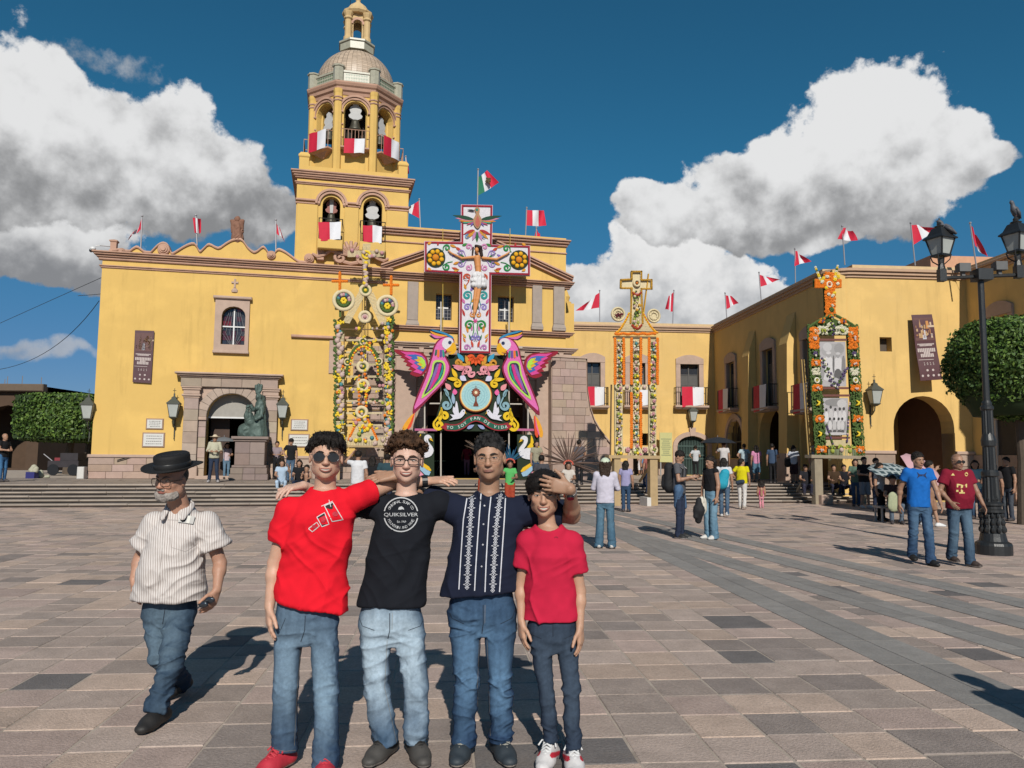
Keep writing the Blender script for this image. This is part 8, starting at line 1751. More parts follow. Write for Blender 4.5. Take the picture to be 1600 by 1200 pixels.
def posed(g,H,yaw,arms=('down','down'),stride=0.0,lean=0.0,sit=None,w=None,hy=0,hp=0,spread=.0):
 k=H/1.72;y=R(yaw);f=np.array([math.sin(y),-math.cos(y),0]);x=np.array([math.cos(y),math.sin(y),0]);z=np.array([0,0,1.]);g=A3(g);w=(w or .160)*k
 hz=(.505*H)if sit is None else sit;P0=g+z*hz;L=lambda a,b,c:g+x*a+f*b+z*c;ln=f*lean
 top=hz+.315*H;j=dict(pelvis=P0+z*.06*k+ln*.2,neck=P0+z*(.325*H)+ln,sa=P0-x*w+z*.300*H+ln*.95,sb=P0+x*w+z*.300*H+ln*.95)
 j['head']=Head(j['neck']+z*(.108*k+.030)+f*.018+ln*.2,yaw+hy,hp,0,min(1.08,(.93+.07*k)*(1.06 if H<1.3 else 1.0)))
 for s,sg,a in(('a',-1,arms[0]),('b',1,arms[1])):
  e,wv=AR_[a]if isinstance(a,str)else a;T=lambda v:x*v[0]*sg*k+f*v[1]*k+z*v[2]*k;j['e'+s]=j['s'+s]+T(e);j['w'+s]=j['e'+s]+T(wv)
  hh=P0+x*sg*.088*k;st=stride*sg
  if sit is None:kn=hh+f*(st*.42+.02)*k-z*.235*H;an=g+x*sg*(.085+spread)*k+f*st*k*.9+z*(.075*k+(.06*k if st<0 else 0));kn=(kn+(hh+an)/2+f*.03)/2
  else:kn=hh+f*.40*k+z*.03+x*sg*.05;an=g+x*sg*.12*k+f*(.36)*k+z*.075
  j['h'+s],j['k'+s],j['n'+s]=hh,kn,an
 j['f'],j['x']=None,None;j={q:v for q,v in j.items()if v is not None};return j,f,x,k
SKB=[(.30,.16,.10),(.36,.20,.13),(.42,.25,.17),(.26,.14,.09)]
def walker(label,g,H,yaw,shirt,pants,hair=(.015,.011,.009),h=.014,arms=('down','down'),stride=0.0,lean=0.0,sit=None,w=None,hy=0,hp=0,sleeve=.55,legs='long',fat=0.0,hairlen=0,shoes=(.06,.05,.05),sole=None,skin=1,group=None,bald=False,flare=0,fade=None,hat=None,belly=0,crop=0,rS=.062,name='shirt',spread=0):
 j,f,x,k=posed(g,H,yaw,arms,stride,lean,sit,w,hy,hp,spread);j['legk']=.75*k if legs=='long' else 1.0;O=tuple(A3(g));base=SKB[skin];fine=h<.011;hands=[];h=h if fine else h*1.2;ht=h*1.25
 for s,sg in(('a',-1),('b',1)):
  d=nrm(j['w'+s]-j['e'+s]);hands.append(dict(w=j['w'+s],fd=d,back=nrm(x*sg*.9+f*.3+np.array([0,0,.2])),thumb=1 if np.dot(np.cross(d,nrm(x*sg*.9+f*.3)),f)>0 else-1,curl=.35,k=.95*k))
 p=make_skin(label,O,j,base,h,detail=fine,hands=hands,r=1+fat,group=group,stubble=.3 if bald else 0,seed=int(g[0]*10)%50,neck=.052*k);N,Pv=j['neck'],j['pelvis']
 hemz=Pv-np.array([0,0,.07*k])+np.array([0,0,crop]);ww=np.linalg.norm(j['sb']-j['sa'])/2
 make_shirt(p,O,j,shirt,h,sleeve=(sleeve,sleeve),r=rS*k,hem=hemz,wk=1.10,dk=(.118+fat*.05)*k,belly=belly,amp=.010 if fine else .008,seed=int(g[1]*7)%40,hemw=ww*(1.02+fat*.3),name=name)
 if legs=='long':make_trousers(p,O,j,pants,fade or tuple(q*1.6 for q in pants),ht,.084*k*(1+fat*.4),.060*k*(1+flare*.15),(.056+flare*.022)*k,amount=.4 if fade else .15,dk=.108*k,hem=.045,bunch=.008,seed=int(g[0]*3)%30)
 else:
  j2=dict(j);
  for s in 'ab':j2['n'+s]=j['k'+s]*.92+j['n'+s]*.08;j2['k'+s]=j['h'+s]*.45+j['k'+s]*.55
  make_trousers(p,O,j2,pants,pants,h,.095*k,.092*k,.088*k,amount=.1,dk=.11*k,hem=.0,bunch=.006,name='shorts' if legs=='shorts' else 'skirt')
 for s in 'ab':
  an=j['n'+s];t=f+(x*(-.15 if s=='a' else .15));shoe(p,O,(an[0],an[1],an[2],O[2]+(max(0,an[2]-O[2]-.09))),t,.27*k,.10*k,shoes,sole or tuple(min(.6,q*1.3)for q in shoes),max(h*.8,.006))
 Hd=j['head']
 if not bald:
  S=Sdf(Hd.c-[.22,.22,.2+hairlen],Hd.c+.22,h*.75);kk=Hd.s;S.ell(Hd(0,-.014,.036),[.086*kk,.104*kk,.096*kk],0,Hd.M);S.cut(Hd(0,.086,.062),Hd.u*-1+Hd.f*(.72 if not hairlen else .55))
  if hairlen:
   for q in(-.05,0,.05):S.cone(Hd(q*1.2,-.055,.0),Hd(q,-.085,-.05)-np.array([0,0,hairlen]),.05,.03,.03)
  P,Q=S.mesh();Nn=normals(P,Q);P=P+Nn*((vnoise(P*60)-.5)*.016)[:,None];npobj('hair',P,Q,HAIRM,p,np.array(hair)[None]*(.7+.6*vnoise(P*40)[:,None]),O)
 if fine:face_parts(p,O,Hd,smile=0,brow=(.02,.015,.012),eyeopen=.004)
 if hat:
  kind,colr=hat;S=Sdf(Hd.c-.26,Hd.c+.26,h*.75);kk=Hd.s;S.ell(Hd(0,-.012,.045),[.090*kk,.108*kk,.092*kk],0,Hd.M);S.cut(Hd(0,.0,.045),-Hd.u)
  if kind=='cap':S.ell(Hd(0,.10,.052),[.075*kk,.085*kk,.010],.008,Hd.M)
  else:S.ell(Hd(0,-.01,.052),[.185*kk,.20*kk,.012],.012,Hd.M)
  P,Q=S.mesh();npobj('hat',P,Q,mat('hat_%d'%int(colr[0]*997),colr,.85,.15,30),p,None,O)
 return p,j,f,x,k
DNM=(.030,.060,.115);DNF=(.13,.20,.28);DNL=(.10,.19,.27);NVY=(.018,.025,.05);BLK=(.014,.014,.016);GRYS=(.10,.10,.11);WHT_=(.60,.60,.62)
gz=lambda px,py,z=0.0:A3(at_z(px,py,z))
gy=lambda px,Y,z=0.0:A3((at_y(px,720,Y).x,Y,z))
m1=walker('man in a bright blue sports T-shirt and jeans walking beside the street lamp',gz(1440,882),1.76,-6,(.012,.13,.46),(.028,.060,.125),h=.0085,arms=('swingb','swingf'),stride=.13,fade=(.10,.18,.28),shoes=(.012,.012,.012),hy=14,hp=-6,flare=.7,rS=.066,sleeve=.5)
m2=walker('bald man in a maroon football jersey and sunglasses walking beside the street lamp',gz(1502,884),1.74,6,(.21,.012,.030),(.032,.060,.105),h=.0085,arms=(((.10,-.02,-.26),(-.05,.17,-.17)),'swingf'),stride=.10,fade=(.12,.19,.26),bald=True,shoes=(.05,.035,.03),sole=(.5,.48,.45),w=.180,fat=.25,belly=.10,hp=-4,flare=.9,rS=.072,sleeve=.6)
def shirt_of(p,n='shirt'):return next(c for c in p.children if c.name.split('.')[0]==n)
p,j,f,x,k=m2;glasses(p,j['head'],.029,.017,.0035,BLKP,BLKP,zc=0,square=True);YP=mat('jersey_gold',(.62,.50,.18),.7);WP=mat('print_offwhite',(.6,.58,.55),.8)
sx,sy=1498,770;S2=shirt_of(p)
decal(S2,'jersey_letter',YP,p,[poly1([(sx+2+a*1.0,sy+b)for a,b in q])for q in([(-5,-14),(11,-14),(11,-8.5),(9,-8.5),(8.6,-11.6),(4.8,-11.6),(4.8,-1),(7.6,-1),(7.6,1.2),(-1.2,1.2),(-1.2,-1),(1.4,-1),(1.4,-11.6),(-2.4,-11.6),(-3,-8.5),(-5,-8.5)][::-1],[(-6,-4.6),(-2.4,-4.6),(-2.4,-1.4),(-6,-1.4)][::-1])],.006,'stuff')
decal(S2,'jersey_badge',YP,p,[poly1(circ(1510,741,2.6,3.2,10)),poly1([(1486,743),(1489,739),(1492,743)][::-1])],.006,'stuff');decal(S2,'sleeve_patch',WP,p,[poly1(circ(1463,746,2.6,4.5,8))],.006)
p,j,f,x,k=m1;U=[[(-10,-6),(-4.2,-1.6),(4.2,-1.6),(10,-6),(7.6,-.2),(7.6,.4),(10,6),(4,1.8),(-4,1.8),(-10,6),(-7.6,.4),(-7.6,-.2)]]
decal(shirt_of(p),'shirt_emblem',mat('emblem_navy',(.01,.02,.07),.8),p,[poly1(q[::-1])for q in([(1440.5+a*.78,742.5+b*.85)for a,b in q]for q in U)],.006,'stuff')
p,j,f,x,k=walker('young man with a black backpack and grey T-shirt looking down at his phone',gz(1062,841),1.78,62,GRYS,NVY,h=.0095,arms=('phone','phone'),hp=-30,shoes=(.02,.02,.02),sole=(.6,.6,.6),spread=.02,fade=(.035,.05,.09))
def blob_thing(name,label,cat,org,col,cones,rough=.8,h=.01,group=None,m=None,part='body'):
 P_=[A3(q[0])for q in cones]+[A3(q[1])for q in cones];lo,hi=bounds(P_,.2);S=Sdf(lo,hi,h)
 for q in cones:S.cone(q[0],q[1],q[2],q[3],q[4]if len(q)>4 else .03,sq=q[5]if len(q)>5 else None)
 P,Q=S.mesh();N_=normals(P,Q);P=P+N_*folds(P,.008,60,16,5,3)[:,None];t=thing(name,label,cat,WF,tuple(A3(org)),group);npobj(part,P,Q,m or mat('stuff_%s_%d'%(name,int(sum(col)*999)),col,rough,.12,20,.2,90),t,None,tuple(A3(org)));return t
Z=np.array([0,0,1.]);bc=j['neck']-f*.20-Z*.10
bp=blob_thing('backpack','large black backpack on the back of the man in grey','backpack',bc-Z*.3,(.012,.012,.014),[(bc,bc-Z*.34,.13,.15,.03,(f,.75)),(bc-f*.10-Z*.2,bc-f*.10-Z*.32,.09,.10,.03,(f,.6))])
mb=MB()
for s in('sa','sb'):a=j[s]*.75+j['neck']*.25;mb.tube([tuple(bc),tuple(a+Z*.05-f*.02),tuple(a+f*.12-Z*.06),tuple(a+f*.10-Z*.28),tuple(bc-Z*.3)],.018,6)
mb.obj('strap',BLKP,bp)
blob_thing('jacket','blue denim jacket tied round the waist of the man with the backpack','jacket',j['pelvis']-Z*.2,(.06,.12,.22),[(j['pelvis']-x*.10+f*.02,j['pelvis']-x*.05-f*.02-Z*.30,.13,.10,.04,(f,.7)),(j['pelvis']+x*.14,j['pelvis']+x*.17+f*.05-Z*.34,.07,.06)])
mb=MB();c=(j['wa']+j['wb'])/2+f*.06+Z*.02;t=thing('phone','dark phone held by the man with the backpack','phone',WF,tuple(c));mb.tube([tuple(c-Z*.06),tuple(c+Z*.06+f*.03)],.02,6);mb.obj('case',BLKP,t)
p,j,f,x,k=walker('young woman in a black sleeveless crop top and pale flared jeans with a ponytail',gz(1112,843),1.67,-62,BLK,DNL,h=.0095,arms=('down','down'),sleeve=.12,hairlen=.12,crop=.12,fade=(.20,.33,.43),flare=1.6,shoes=(.6,.58,.55),rS=.055,w=.155,hp=-12)
bc=j['pelvis']+f*.18-Z*.22
blob_thing('handbag','white handbag at the hip of the woman in the black crop top','bag',bc-Z*.1,(.62,.58,.50),[(bc+Z*.06-x*.06,bc-Z*.08-x*.06,.10,.12,.03,(x,.5)),(bc+Z*.06,bc+Z*.30,.012,.012)])
bc=j['pelvis']+f*.32-Z*.18
blob_thing('jacket','black quilted jacket hanging from the arm of the woman in the crop top','jacket',bc-Z*.4,(.012,.012,.014),[(bc+Z*.06,bc-Z*.14,.05,.10,.05),(bc-Z*.14+x*.02,bc-Z*.34-x*.02,.10,.06,.05),(bc-Z*.1+f*.05,bc-Z*.26+f*.08,.06,.05)])
p,j,f,x,k=walker('woman in a white hooded top and pale cap seen from behind, arms folded',gz(946,857),1.60,168,(.56,.53,.62),(.05,.11,.17),h=.0095,arms=('front','front'),sleeve=1.5,hairlen=.22,hair=(.035,.02,.013),hat=('cap',(.55,.62,.48)),fade=(.12,.22,.30),flare=1.2,shoes=(.55,.53,.5),w=.165,hp=-2,rS=.066,spread=.04)
blob=j['neck']-f*.09;blob_thing('hood','fallen hood on the back of the white top','hood',blob,(.56,.53,.62),[(blob-x*.08,blob-Z*.14-f*.03,.04,.04),(blob+x*.08,blob-Z*.14-f*.03,.04,.04)])if False else None
p,j,f,x,k=walker('woman in a bright yellow top and white trousers with a belt bag by the steps',gz(1160,796),1.60,150,(.62,.54,.01),(.56,.54,.52),h=.013,arms=('down','hip'),hairlen=.02,stride=.08,shoes=(.4,.35,.3),hy=-60,w=.172,fat=.15)
blob_thing('belt_bag','dark blue belt bag worn by the woman in yellow','bag',j['pelvis']-f*.15,(.02,.035,.06),[(j['pelvis']-f*.16-x*.06,j['pelvis']-f*.16+x*.08-Z*.03,.07,.07)])
walker('small child in a pink outfit holding hands beside the woman in yellow',gz(1190,794),.82,170,(.62,.05,.22),(.52,.22,.26),h=.012,hairlen=.02,shoes=(.5,.3,.3))
p,j,f,x,k=walker('woman in a white top carrying a big turquoise bag on her back',gz(1132,808),1.62,160,WHT_,DNM,h=.013,hairlen=.04,stride=.10,fade=DNF,shoes=(.5,.5,.5))
bc=j['neck']-f*.2-Z*.16;blob_thing('shoulder_bag','big turquoise bag on the back of a woman by the steps','bag',bc-Z*.3,(.015,.30,.42),[(bc-x*.05,bc-Z*.26+x*.04,.12,.17,.05,(f,.7))])
TG='people on the terrace by the far wing'
walker('man in a white shirt with a grey backpack walking past the green arched door',gy(1087,38.5,TER),1.60,170,(.50,.52,.55),BLK,h=.016,stride=.14,arms=('front','hip'),group=TG)
walker('small girl in a white dress standing in the low dark doorway',gy(1000,41.5,TER),1.12,10,(.62,.60,.62),(.6,.58,.6),h=.016,legs='skirt',arms=('out','out'),hairlen=.05,group=TG,hat=('cap',(.5,.08,.2)))
p,j,f,x,k=walker('person with reddish hair under a black umbrella on the terrace',gy(1131,31,TER),1.66,175,(.55,.52,.52),GRYS,h=.015,arms=('down','up'),hair=(.06,.02,.012),group=TG)
def umbrella(label,c,r,col,tilt=(0,0,1),m=None,hgt=.30,handle=.8):
 t=thing('umbrella',label,'umbrella',WF,tuple(A3(c)));c=A3(c);u=nrm(tilt);a=nrm(np.cross(u,[.3,1,.2]));b=np.cross(u,a);n=8;mb=MB();rings=[]
 for q,dz in((.02,0),(.35,-.05),(.7,-.16),(1.0,-.33)):
  rings.append([tuple(c+(a*math.cos(6.2832*i/(n*2))+b*math.sin(6.2832*i/(n*2)))*r*q*(1 if i%2==0 else 1-.09*q)+u*r*dz*(hgt/.3))for i in range(n*2)])
 mb.loops(rings,cap=False);cl=mb.obj('canopy',m or mat('umbrella_%d'%int(sum(col)*997),col,.7,.08,6),t,smooth=True);mb=MB();mb.tube([tuple(c+u*.07),tuple(c-u*handle)],.010,6);mb.obj('shaft',POLE,t)
 for i in range(n):mb=MB();mb.tube([tuple(c-u*.02),tuple(c+(a*math.cos(6.2832*i/n)+b*math.sin(6.2832*i/n))*r*.99-u*r*.345*(hgt/.3))],.005,4);mb.obj('rib',POLE,t)
 return t
umbrella('black umbrella held over people on the terrace by the shaded wing',j['wb']+[0.05,.1,.42],.74,(.018,.022,.03))
walker('person in a pale blue top walking under the shaded wing',gy(1163,33,TER),1.62,180,(.40,.50,.55),DNM,h=.016,arms=('hip','hip'),group=TG)
walker('girl in a pink top and denim shorts on the terrace',gy(1182,31.5,TER),1.52,175,(.60,.25,.40),DNL,h=.016,legs='shorts',hairlen=.12,stride=.12,group=TG)
p,j,f,x,k=walker('woman in a white top and dark skirt with a black shoulder bag by the arcade',gy(1240,30.5,TER),1.52,160,(.50,.52,.58),(.05,.025,.03),h=.016,legs='skirt',hairlen=.06,group=TG)
blob_thing('shoulder_bag','black shoulder bag of the woman by the arcade','bag',j['pelvis']+x*.2,(.012,.012,.014),[(j['pelvis']+x*.22+Z*.1,j['pelvis']+x*.22-Z*.05,.12,.13)])
SG='people sitting on the steps in the shade'
for px,lab,c in((1258,'person in dark clothes sitting on the steps below the arcade',(.02,.02,.025)),(1302,'person in brown sitting on the steps behind the photo shrine',(.06,.035,.02)),(1318,'person in black sitting on the steps right of the photo shrine',(.015,.015,.02))):walker(lab,gy(px,27.6,.3),1.6,-10,c,(.03,.03,.05),h=.016,sit=.32,arms=('lap','lap'),group=SG)
walker('woman with grey headscarf standing behind the photo shrine',gy(1272,29,TER),1.5,10,(.30,.30,.33),(.18,.22,.27),h=.016,hairlen=.08,hair=(.25,.24,.25),group=SG)
walker('man in a black T-shirt and grey shorts standing at the foot of the steps',gz(1352,794),1.70,12,BLK,(.16,.18,.21),h=.013,legs='shorts',arms=('front','hip'),shoes=(.5,.5,.5),w=.19,fat=.2,spread=.05)
p,j,f,x,k=walker('woman in a pale grey top standing under the plaid umbrella',gz(1377,814),1.52,30,(.42,.44,.46),BLK,h=.013,arms=('down','up'),hairlen=.1)
PLD=mat('plaid_cloth',(.05,.08,.09),.75,.1,4);nt=PLD.node_tree;X.nt=nt;tc_=nt.nodes.new('ShaderNodeTexCoord');sp_=nt.nodes.new('ShaderNodeSeparateXYZ');nt.links.new(tc_.outputs['Object'],sp_.inputs[0])
s1=xss(X.op('SINE',X(sp_.outputs[0])*44+X(sp_.outputs[2])*18),.35,.6);s2=xss(X.op('SINE',X(sp_.outputs[2])*62+X(sp_.outputs[0])*5),.35,.6);nt.links.new(xmix(X.op('MAXIMUM',s1,s2)*.8,(.03,.055,.065),(.34,.38,.38)),nt.nodes['Principled BSDF'].inputs['Base Color'])
c=gy(1395,20.2,0);umbrella('green and grey plaid umbrella over the group by the steps',(c[0],c[1],1.46),.60,(.05,.08,.09),tilt=(.05,-.35,1),m=PLD)
walker('seated woman in dark clothes with a green bag under the plaid umbrella',gy(1393,19.6),1.55,-14,(.05,.03,.03),(.10,.13,.17),h=.012,sit=.45,arms=('lap','lap'),hp=-12);walker('seated person in jeans under the plaid umbrella, next to the woman with the green bag',gy(1413,19.7),1.58,20,(.02,.02,.025),DNM,h=.012,sit=.45,arms=('lap','lap'),fade=DNF)
c=gy(1394,19.2,.62);blob_thing('cloth_bag','pale green cloth bag on the lap of the seated woman','bag',c-Z*.15,(.35,.38,.24),[(c+Z*.05,c-Z*.16,.13,.15,.03,((0,1,0),.4))])
mb=MB();c=gy(1404,19.9);t=thing('bench','low folding bench under the two seated people','bench',WF,tuple(c));mb.box(c[0]-.6,c[0]+.6,c[1]-.2,c[1]+.25,.36,.41);mb.obj('seat',mat('grey_metal'),t)
for sx_ in(-.55,.55):
 for sy_ in(-.16,.2):m=MB();m.box(c[0]+sx_-.02,c[0]+sx_+.02,c[1]+sy_-.02,c[1]+sy_+.02,0,.36);m.obj('leg',mat('grey_metal'),t)
p,j,f,x,k=walker('person in white trainers striding behind the man in blue, holding a pink umbrella',gz(1455,824),1.60,80,(.06,.05,.07),(.30,.17,.11),h=.012,stride=.22,legs='shorts',arms=('swingb','up'),shoes=(.66,.66,.66),skin=2)
umbrella('pale pink umbrella tilted between the man in blue and the man in maroon',(j['wb'][0]-.2,j['wb'][1],1.50),.58,(.56,.33,.36),tilt=(.45,-.6,.8))
walker('woman in a white and teal blouse and jeans behind the street lamp',gz(1527,811),1.62,-30,(.30,.46,.48),DNM,h=.012,hairlen=.14,arms=('down','front'),fade=DNF)
walker('man in a black T-shirt and dark jeans standing in the shade of the laurel',gz(1577,814),1.72,-70,(.012,.012,.014),(.035,.045,.07),h=.012,arms=('front','down'),fade=(.10,.11,.12))
walker('child in pink at the far right edge under the laurel',gz(1600,812),1.12,-50,(.5,.28,.30),(.2,.05,.06),h=.012,hairlen=.1,skin=2)
walker('man in a cream shirt and straw hat standing before the side door',gz(333,754,TER),1.66,18,(.46,.44,.33),(.025,.035,.065),h=.012,arms=('front','front'),sleeve=1.5,hat=('brim',(.60,.50,.36)),fat=.2,belly=.05,shoes=(.35,.33,.33),spread=.06,fade=(.03,.045,.08))
p,j,f,x,k=walker('woman in white and pink under a grey umbrella behind the pedestal',gz(353,748.5,TER),1.42,30,(.56,.45,.48),DNL,h=.014,arms=('up','front'),hairlen=.05,fade=DNF);umbrella('grey umbrella beside the statue pedestal',(j['wa'][0]+.02,j['wa'][1],j['wa'][2]+.42),.52,(.15,.16,.17))
walker('person in a grey top and black trousers leaning on the pedestal',gz(431,749,TER),1.50,10,(.28,.22,.24),BLK,h=.014,arms=('front','front'),lean=-.05)
p,j,f,x,k=walker('young man in a black T-shirt with yellow print and cap, right of the pedestal',gz(453,754,TER),1.56,5,BLK,DNM,h=.012,arms=('hip','down'),hat=('cap',(.012,.012,.012)),fade=DNF)
decal(shirt_of(p),'shirt_print',mat('print_yellow',(.62,.50,.02),.8),p,[poly1([(449,711),(456,711),(456,716),(455,717),(456,722),(449,722),(450,716)][::-1])],.012)
walker('woman in a pale blue dress sitting on the top step',gy(441,25.6,.32),1.55,15,(.38,.48,.60),(.36,.46,.58),h=.014,sit=.34,arms=('lap','up'),hairlen=.14);walker('woman in black sitting on the top step holding a phone',gy(468,25.4,.32),1.55,10,BLK,NVY,h=.014,sit=.34,arms=('phone','phone'),hairlen=.1);walker('small child in dark clothes sitting beside the woman in black',gy(480,25.3,.4),1.15,0,(.05,.03,.03),NVY,h=.014,sit=.25,arms=('lap','lap'))
walker('man in a white shirt seen from behind raising a phone',gz(557,811),1.74,180,(.62,.62,.64),(.45,.42,.38),h=.011,arms=('down','head'),shoes=(.6,.6,.6));walker('man in a dark teal shirt seen from behind',gz(603,806),1.66,182,(.028,.060,.075),NVY,h=.012,w=.19,fat=.1);walker('dark haired woman in black seen from behind between the two men',gz(580,797),1.58,180,BLK,BLK,h=.013,hairlen=.12)
walker('woman in a crimson jacket and pink trousers at the church door',gz(729,744.5,TER),1.56,12,(.36,.03,.07),(.45,.20,.28),h=.013,sleeve=1.5,hair=(.35,.28,.22),arms=('swingb','front'));walker('person in dark grey with pale hair just inside the church door',gz(709,741,TER),1.60,-20,(.10,.10,.11),(.16,.22,.28),h=.014,sleeve=1.5,hair=(.3,.3,.3));walker('person in white and black inside the church door',gz(742,741,TER),1.58,20,(.45,.42,.42),BLK,h=.014)
c=gz(687,744,TER);t=thing('folding_table','small folding table with a green top inside the gateway','table',WF,tuple(c));MB().box(c[0]-.28,c[0]+.28,c[1]-.2,c[1]+.2,TER+.70,TER+.74).obj('table_top',mat('pale_green_cloth',(.42,.52,.30),.8),t)
for s_ in(-.24,.24):m=MB();m.tube([(c[0]+s_,c[1]-.18,TER),(c[0]-s_*.2,c[1],TER+.7)],.012,5);m.tube([(c[0]+s_,c[1]+.18,TER),(c[0]-s_*.2,c[1],TER+.7)],.012,5);m.obj('leg',POLE,t)
walker('dark haired woman with a bun behind the boy in crimson',gy(846,21.5),1.66,175,(.06,.06,.07),BLK,h=.013);walker('person in lilac behind the timber posts of the flower cross',gz(978,800,.0),1.50,160,(.32,.30,.48),DNM,h=.014,hairlen=.08);walker('boy in a blue top standing on the steps between the timber posts',gz(1029-20,762,TER*.8),1.25,170,(.12,.24,.40),DNM,h=.014)
for px,Y_,z_,H_,yw,c1,c2,lab,kw in((1222,34,TER,1.6,190,(.30,.05,.05),BLK,'woman in a dark red top inside the first arcade arch',dict(hairlen=.1)),(1336,26.2,0,1.62,-20,(.10,.16,.12),DNM,'woman in dark green beside the right post of the photo shrine',dict(hairlen=.08)),(1368,23.5,0,1.66,15,(.03,.03,.05),NVY,'man in navy just behind the plaid umbrella',{}),(1425,22.5,0,1.55,170,(.42,.42,.40),(.10,.10,.12),'woman in a cream top behind the man in blue',dict(hairlen=.12)),(1207,30,TER,1.58,150,(.05,.08,.14),BLK,'boy in a dark blue top leaning by the second buttress',{}),(1014,27.5,.3,1.5,185,(.35,.12,.10),NVY,'woman in a brick red top climbing the steps behind the flower cross posts',dict(hairlen=.1)),(905,27.0,TER,1.6,170,(.10,.10,.12),BLK,'man in black at the foot of the stone buttress',{}),(838,26.5,TER,1.55,20,(.30,.28,.20),DNM,'woman in beige beside the swan panel',dict(hairlen=.08)),(510,26,TER,1.62,180,(.14,.05,.06),NVY,'person in maroon before the straw and garlic shrine',{}),(1549,19,0,1.6,160,(.06,.05,.05),BLK,'woman in black between the lamp post and the laurel trunk',dict(hairlen=.15))):
 walker(lab,gy(px,Y_,z_),H_,yw,c1,c2,h=.015,arms=rnd.choice([('down','front'),('hip','down'),('front','down')]),**kw)
def dancer(label,g,H,yaw,fc,fl,costume,n=30,arc=150,a0=90,flab=''):
 p,j,f,x,k=walker(label,g,H,yaw,costume,(.35,.06,.03),h=.013,arms=('out','front'),legs='skirt',hairlen=.1,skin=3);c=j['head'](0,-.03,.06);t=thing('feather_headdress',flab,'headdress',WF,tuple(c));r_=random.Random(int(g[0]*100))
 mb=MB();mb.col=(.4,.08,.05)
 for i in range(n):
  a=R(a0-arc/2+arc*i/(n-1)+r_.uniform(-3,3));L=fl*r_.uniform(.75,1.05);d=np.array([math.cos(a),r_.uniform(-.15,.25),math.sin(a)]);s=np.array([-math.sin(a),0,math.cos(a)]);bend=r_.uniform(-.10,.10);m=MB();pts=[c+d*L*q+s*bend*q*q+Z*(-.10*q*q*abs(math.cos(a)))for q in(.12,.4,.7,1.0)]
  m.tube([tuple(q)for q in pts],[.008,.02,.016,.004],4);m.obj('feather',mat('feather_%d'%(i%2)+flab[:6].replace(' ','_'),fc[i%2],.7,.3,20),t)
 m=MB()
 for i in range(9):a=R(180*i/8);m.ball(tuple(c+np.array([.13*math.cos(a),-.08,.10*math.sin(a)])),.03,6,4)
 m.obj('headband',mat('headband_'+flab[:4],(.55,.10,.06),.7,.3,30),t)
dancer('dancer in white and yellow costume under a wide brown feather headdress',gy(888,23.2),1.44,5,((.10,.065,.05),(.16,.10,.08)),1.05,(.55,.50,.45),36,190,80,'brown pheasant feather headdress fanned out by the stone buttress')
dancer('dancer in dark costume hidden behind the man in navy',gy(757,21.5),1.66,5,((.12,.08,.055),(.20,.14,.10)),.80,(.05,.05,.06),22,100,90,'thin straw coloured feather headdress rising behind the man in navy')
dancer('dancer in green and yellow costume beside the swan panel',gy(797,23),1.48,5,((.015,.07,.16),(.02,.12,.20)),.55,(.10,.42,.12),18,120,95,'small blue feather headdress beside the swan panel')
walker('man in a black T-shirt and jeans carrying a bundle at the far left edge',gy(5,25.5,TER),1.62,75,BLK,(.03,.085,.19),h=.012,arms=('front','front'),bald=True,fade=(.06,.16,.30))
walker('man in dark green work clothes and white cap far down the side street',gy(37,50),1.70,175,(.045,.05,.035),(.05,.055,.04),h=.018,hat=('cap',(.5,.5,.48)))
c=gz(50,747.5,TER);t=thing('crate','blue plastic crate with white bundles at the head of the steps','crate',WF,tuple(c));m=MB();m.box(c[0]-.16,c[0]+.16,c[1]-.14,c[1]+.14,TER,TER+.24)
for i in range(4):m.box(c[0]-.165,c[0]+.165,c[1]-.145,c[1]-.139,TER+.03+i*.055,TER+.055+i*.055)
m.obj('crate_body',mat('blue_plastic',(.03,.03,.16),.5),t)
blob_thing('sack','pale sack piled on the blue crate','sack',c+Z*.25,(.42,.40,.30),[(c+Z*.30,c+Z*.42+[.05,0,0],.13,.10),(c+[.12,0,.28],c+[.14,0,.36],.09,.08)]);c2=gz(63,747,TER);blob_thing('sack','pale sack standing beside the blue crate','sack',c2,(.40,.40,.30),[(c2+Z*.10,c2+Z*.22,.12,.09),(c2+[.2,0,.05],c2+[.3,0,.06],.05,.06)])
c=gy(108,33,TER);t=thing('handcart','dark loaded handcart parked under the clipped laurels','cart',WF,tuple(c));DKM=mat('dark_tarp',(.03,.025,.03),.7,.3,4)
m=MB();m.box(c[0]-.7,c[0]+.6,c[1]-.35,c[1]+.35,TER+.35,TER+.62);m.box(c[0]-.2,c[0]+.55,c[1]-.33,c[1]+.33,TER+.625,TER+.95);m.obj('load',DKM,t);m=MB();m.box(c[0]-.45,c[0]-.1,c[1]-.3,c[1]+.1,TER+.625,TER+.75);m.obj('red_box',mat('dull_red',(.22,.03,.04),.6),t)
for s_ in(-.45,.4):m=MB();m.loops([[(c[0]+s_+.24*math.cos(k*.3927),c[1]-.38+d,TER+.24+.24*math.sin(k*.3927))for k in range(16)]for d in(0,.05)]);m.obj('wheel',BLKP,t)
m=MB();m.tube([(c[0]-.7,c[1],TER+.6),(c[0]-1.1,c[1],TER+.9)],.02,5);m.obj('handle',POLE,t)
tip=at_z(1494,1054);walker('bystander in jeans and a grey shirt standing just outside the view',(tip.x+.27,tip.y-2.55,0),1.74,10,GRYS,DNM,h=.016,arms=('phone','down'),fade=DNF)
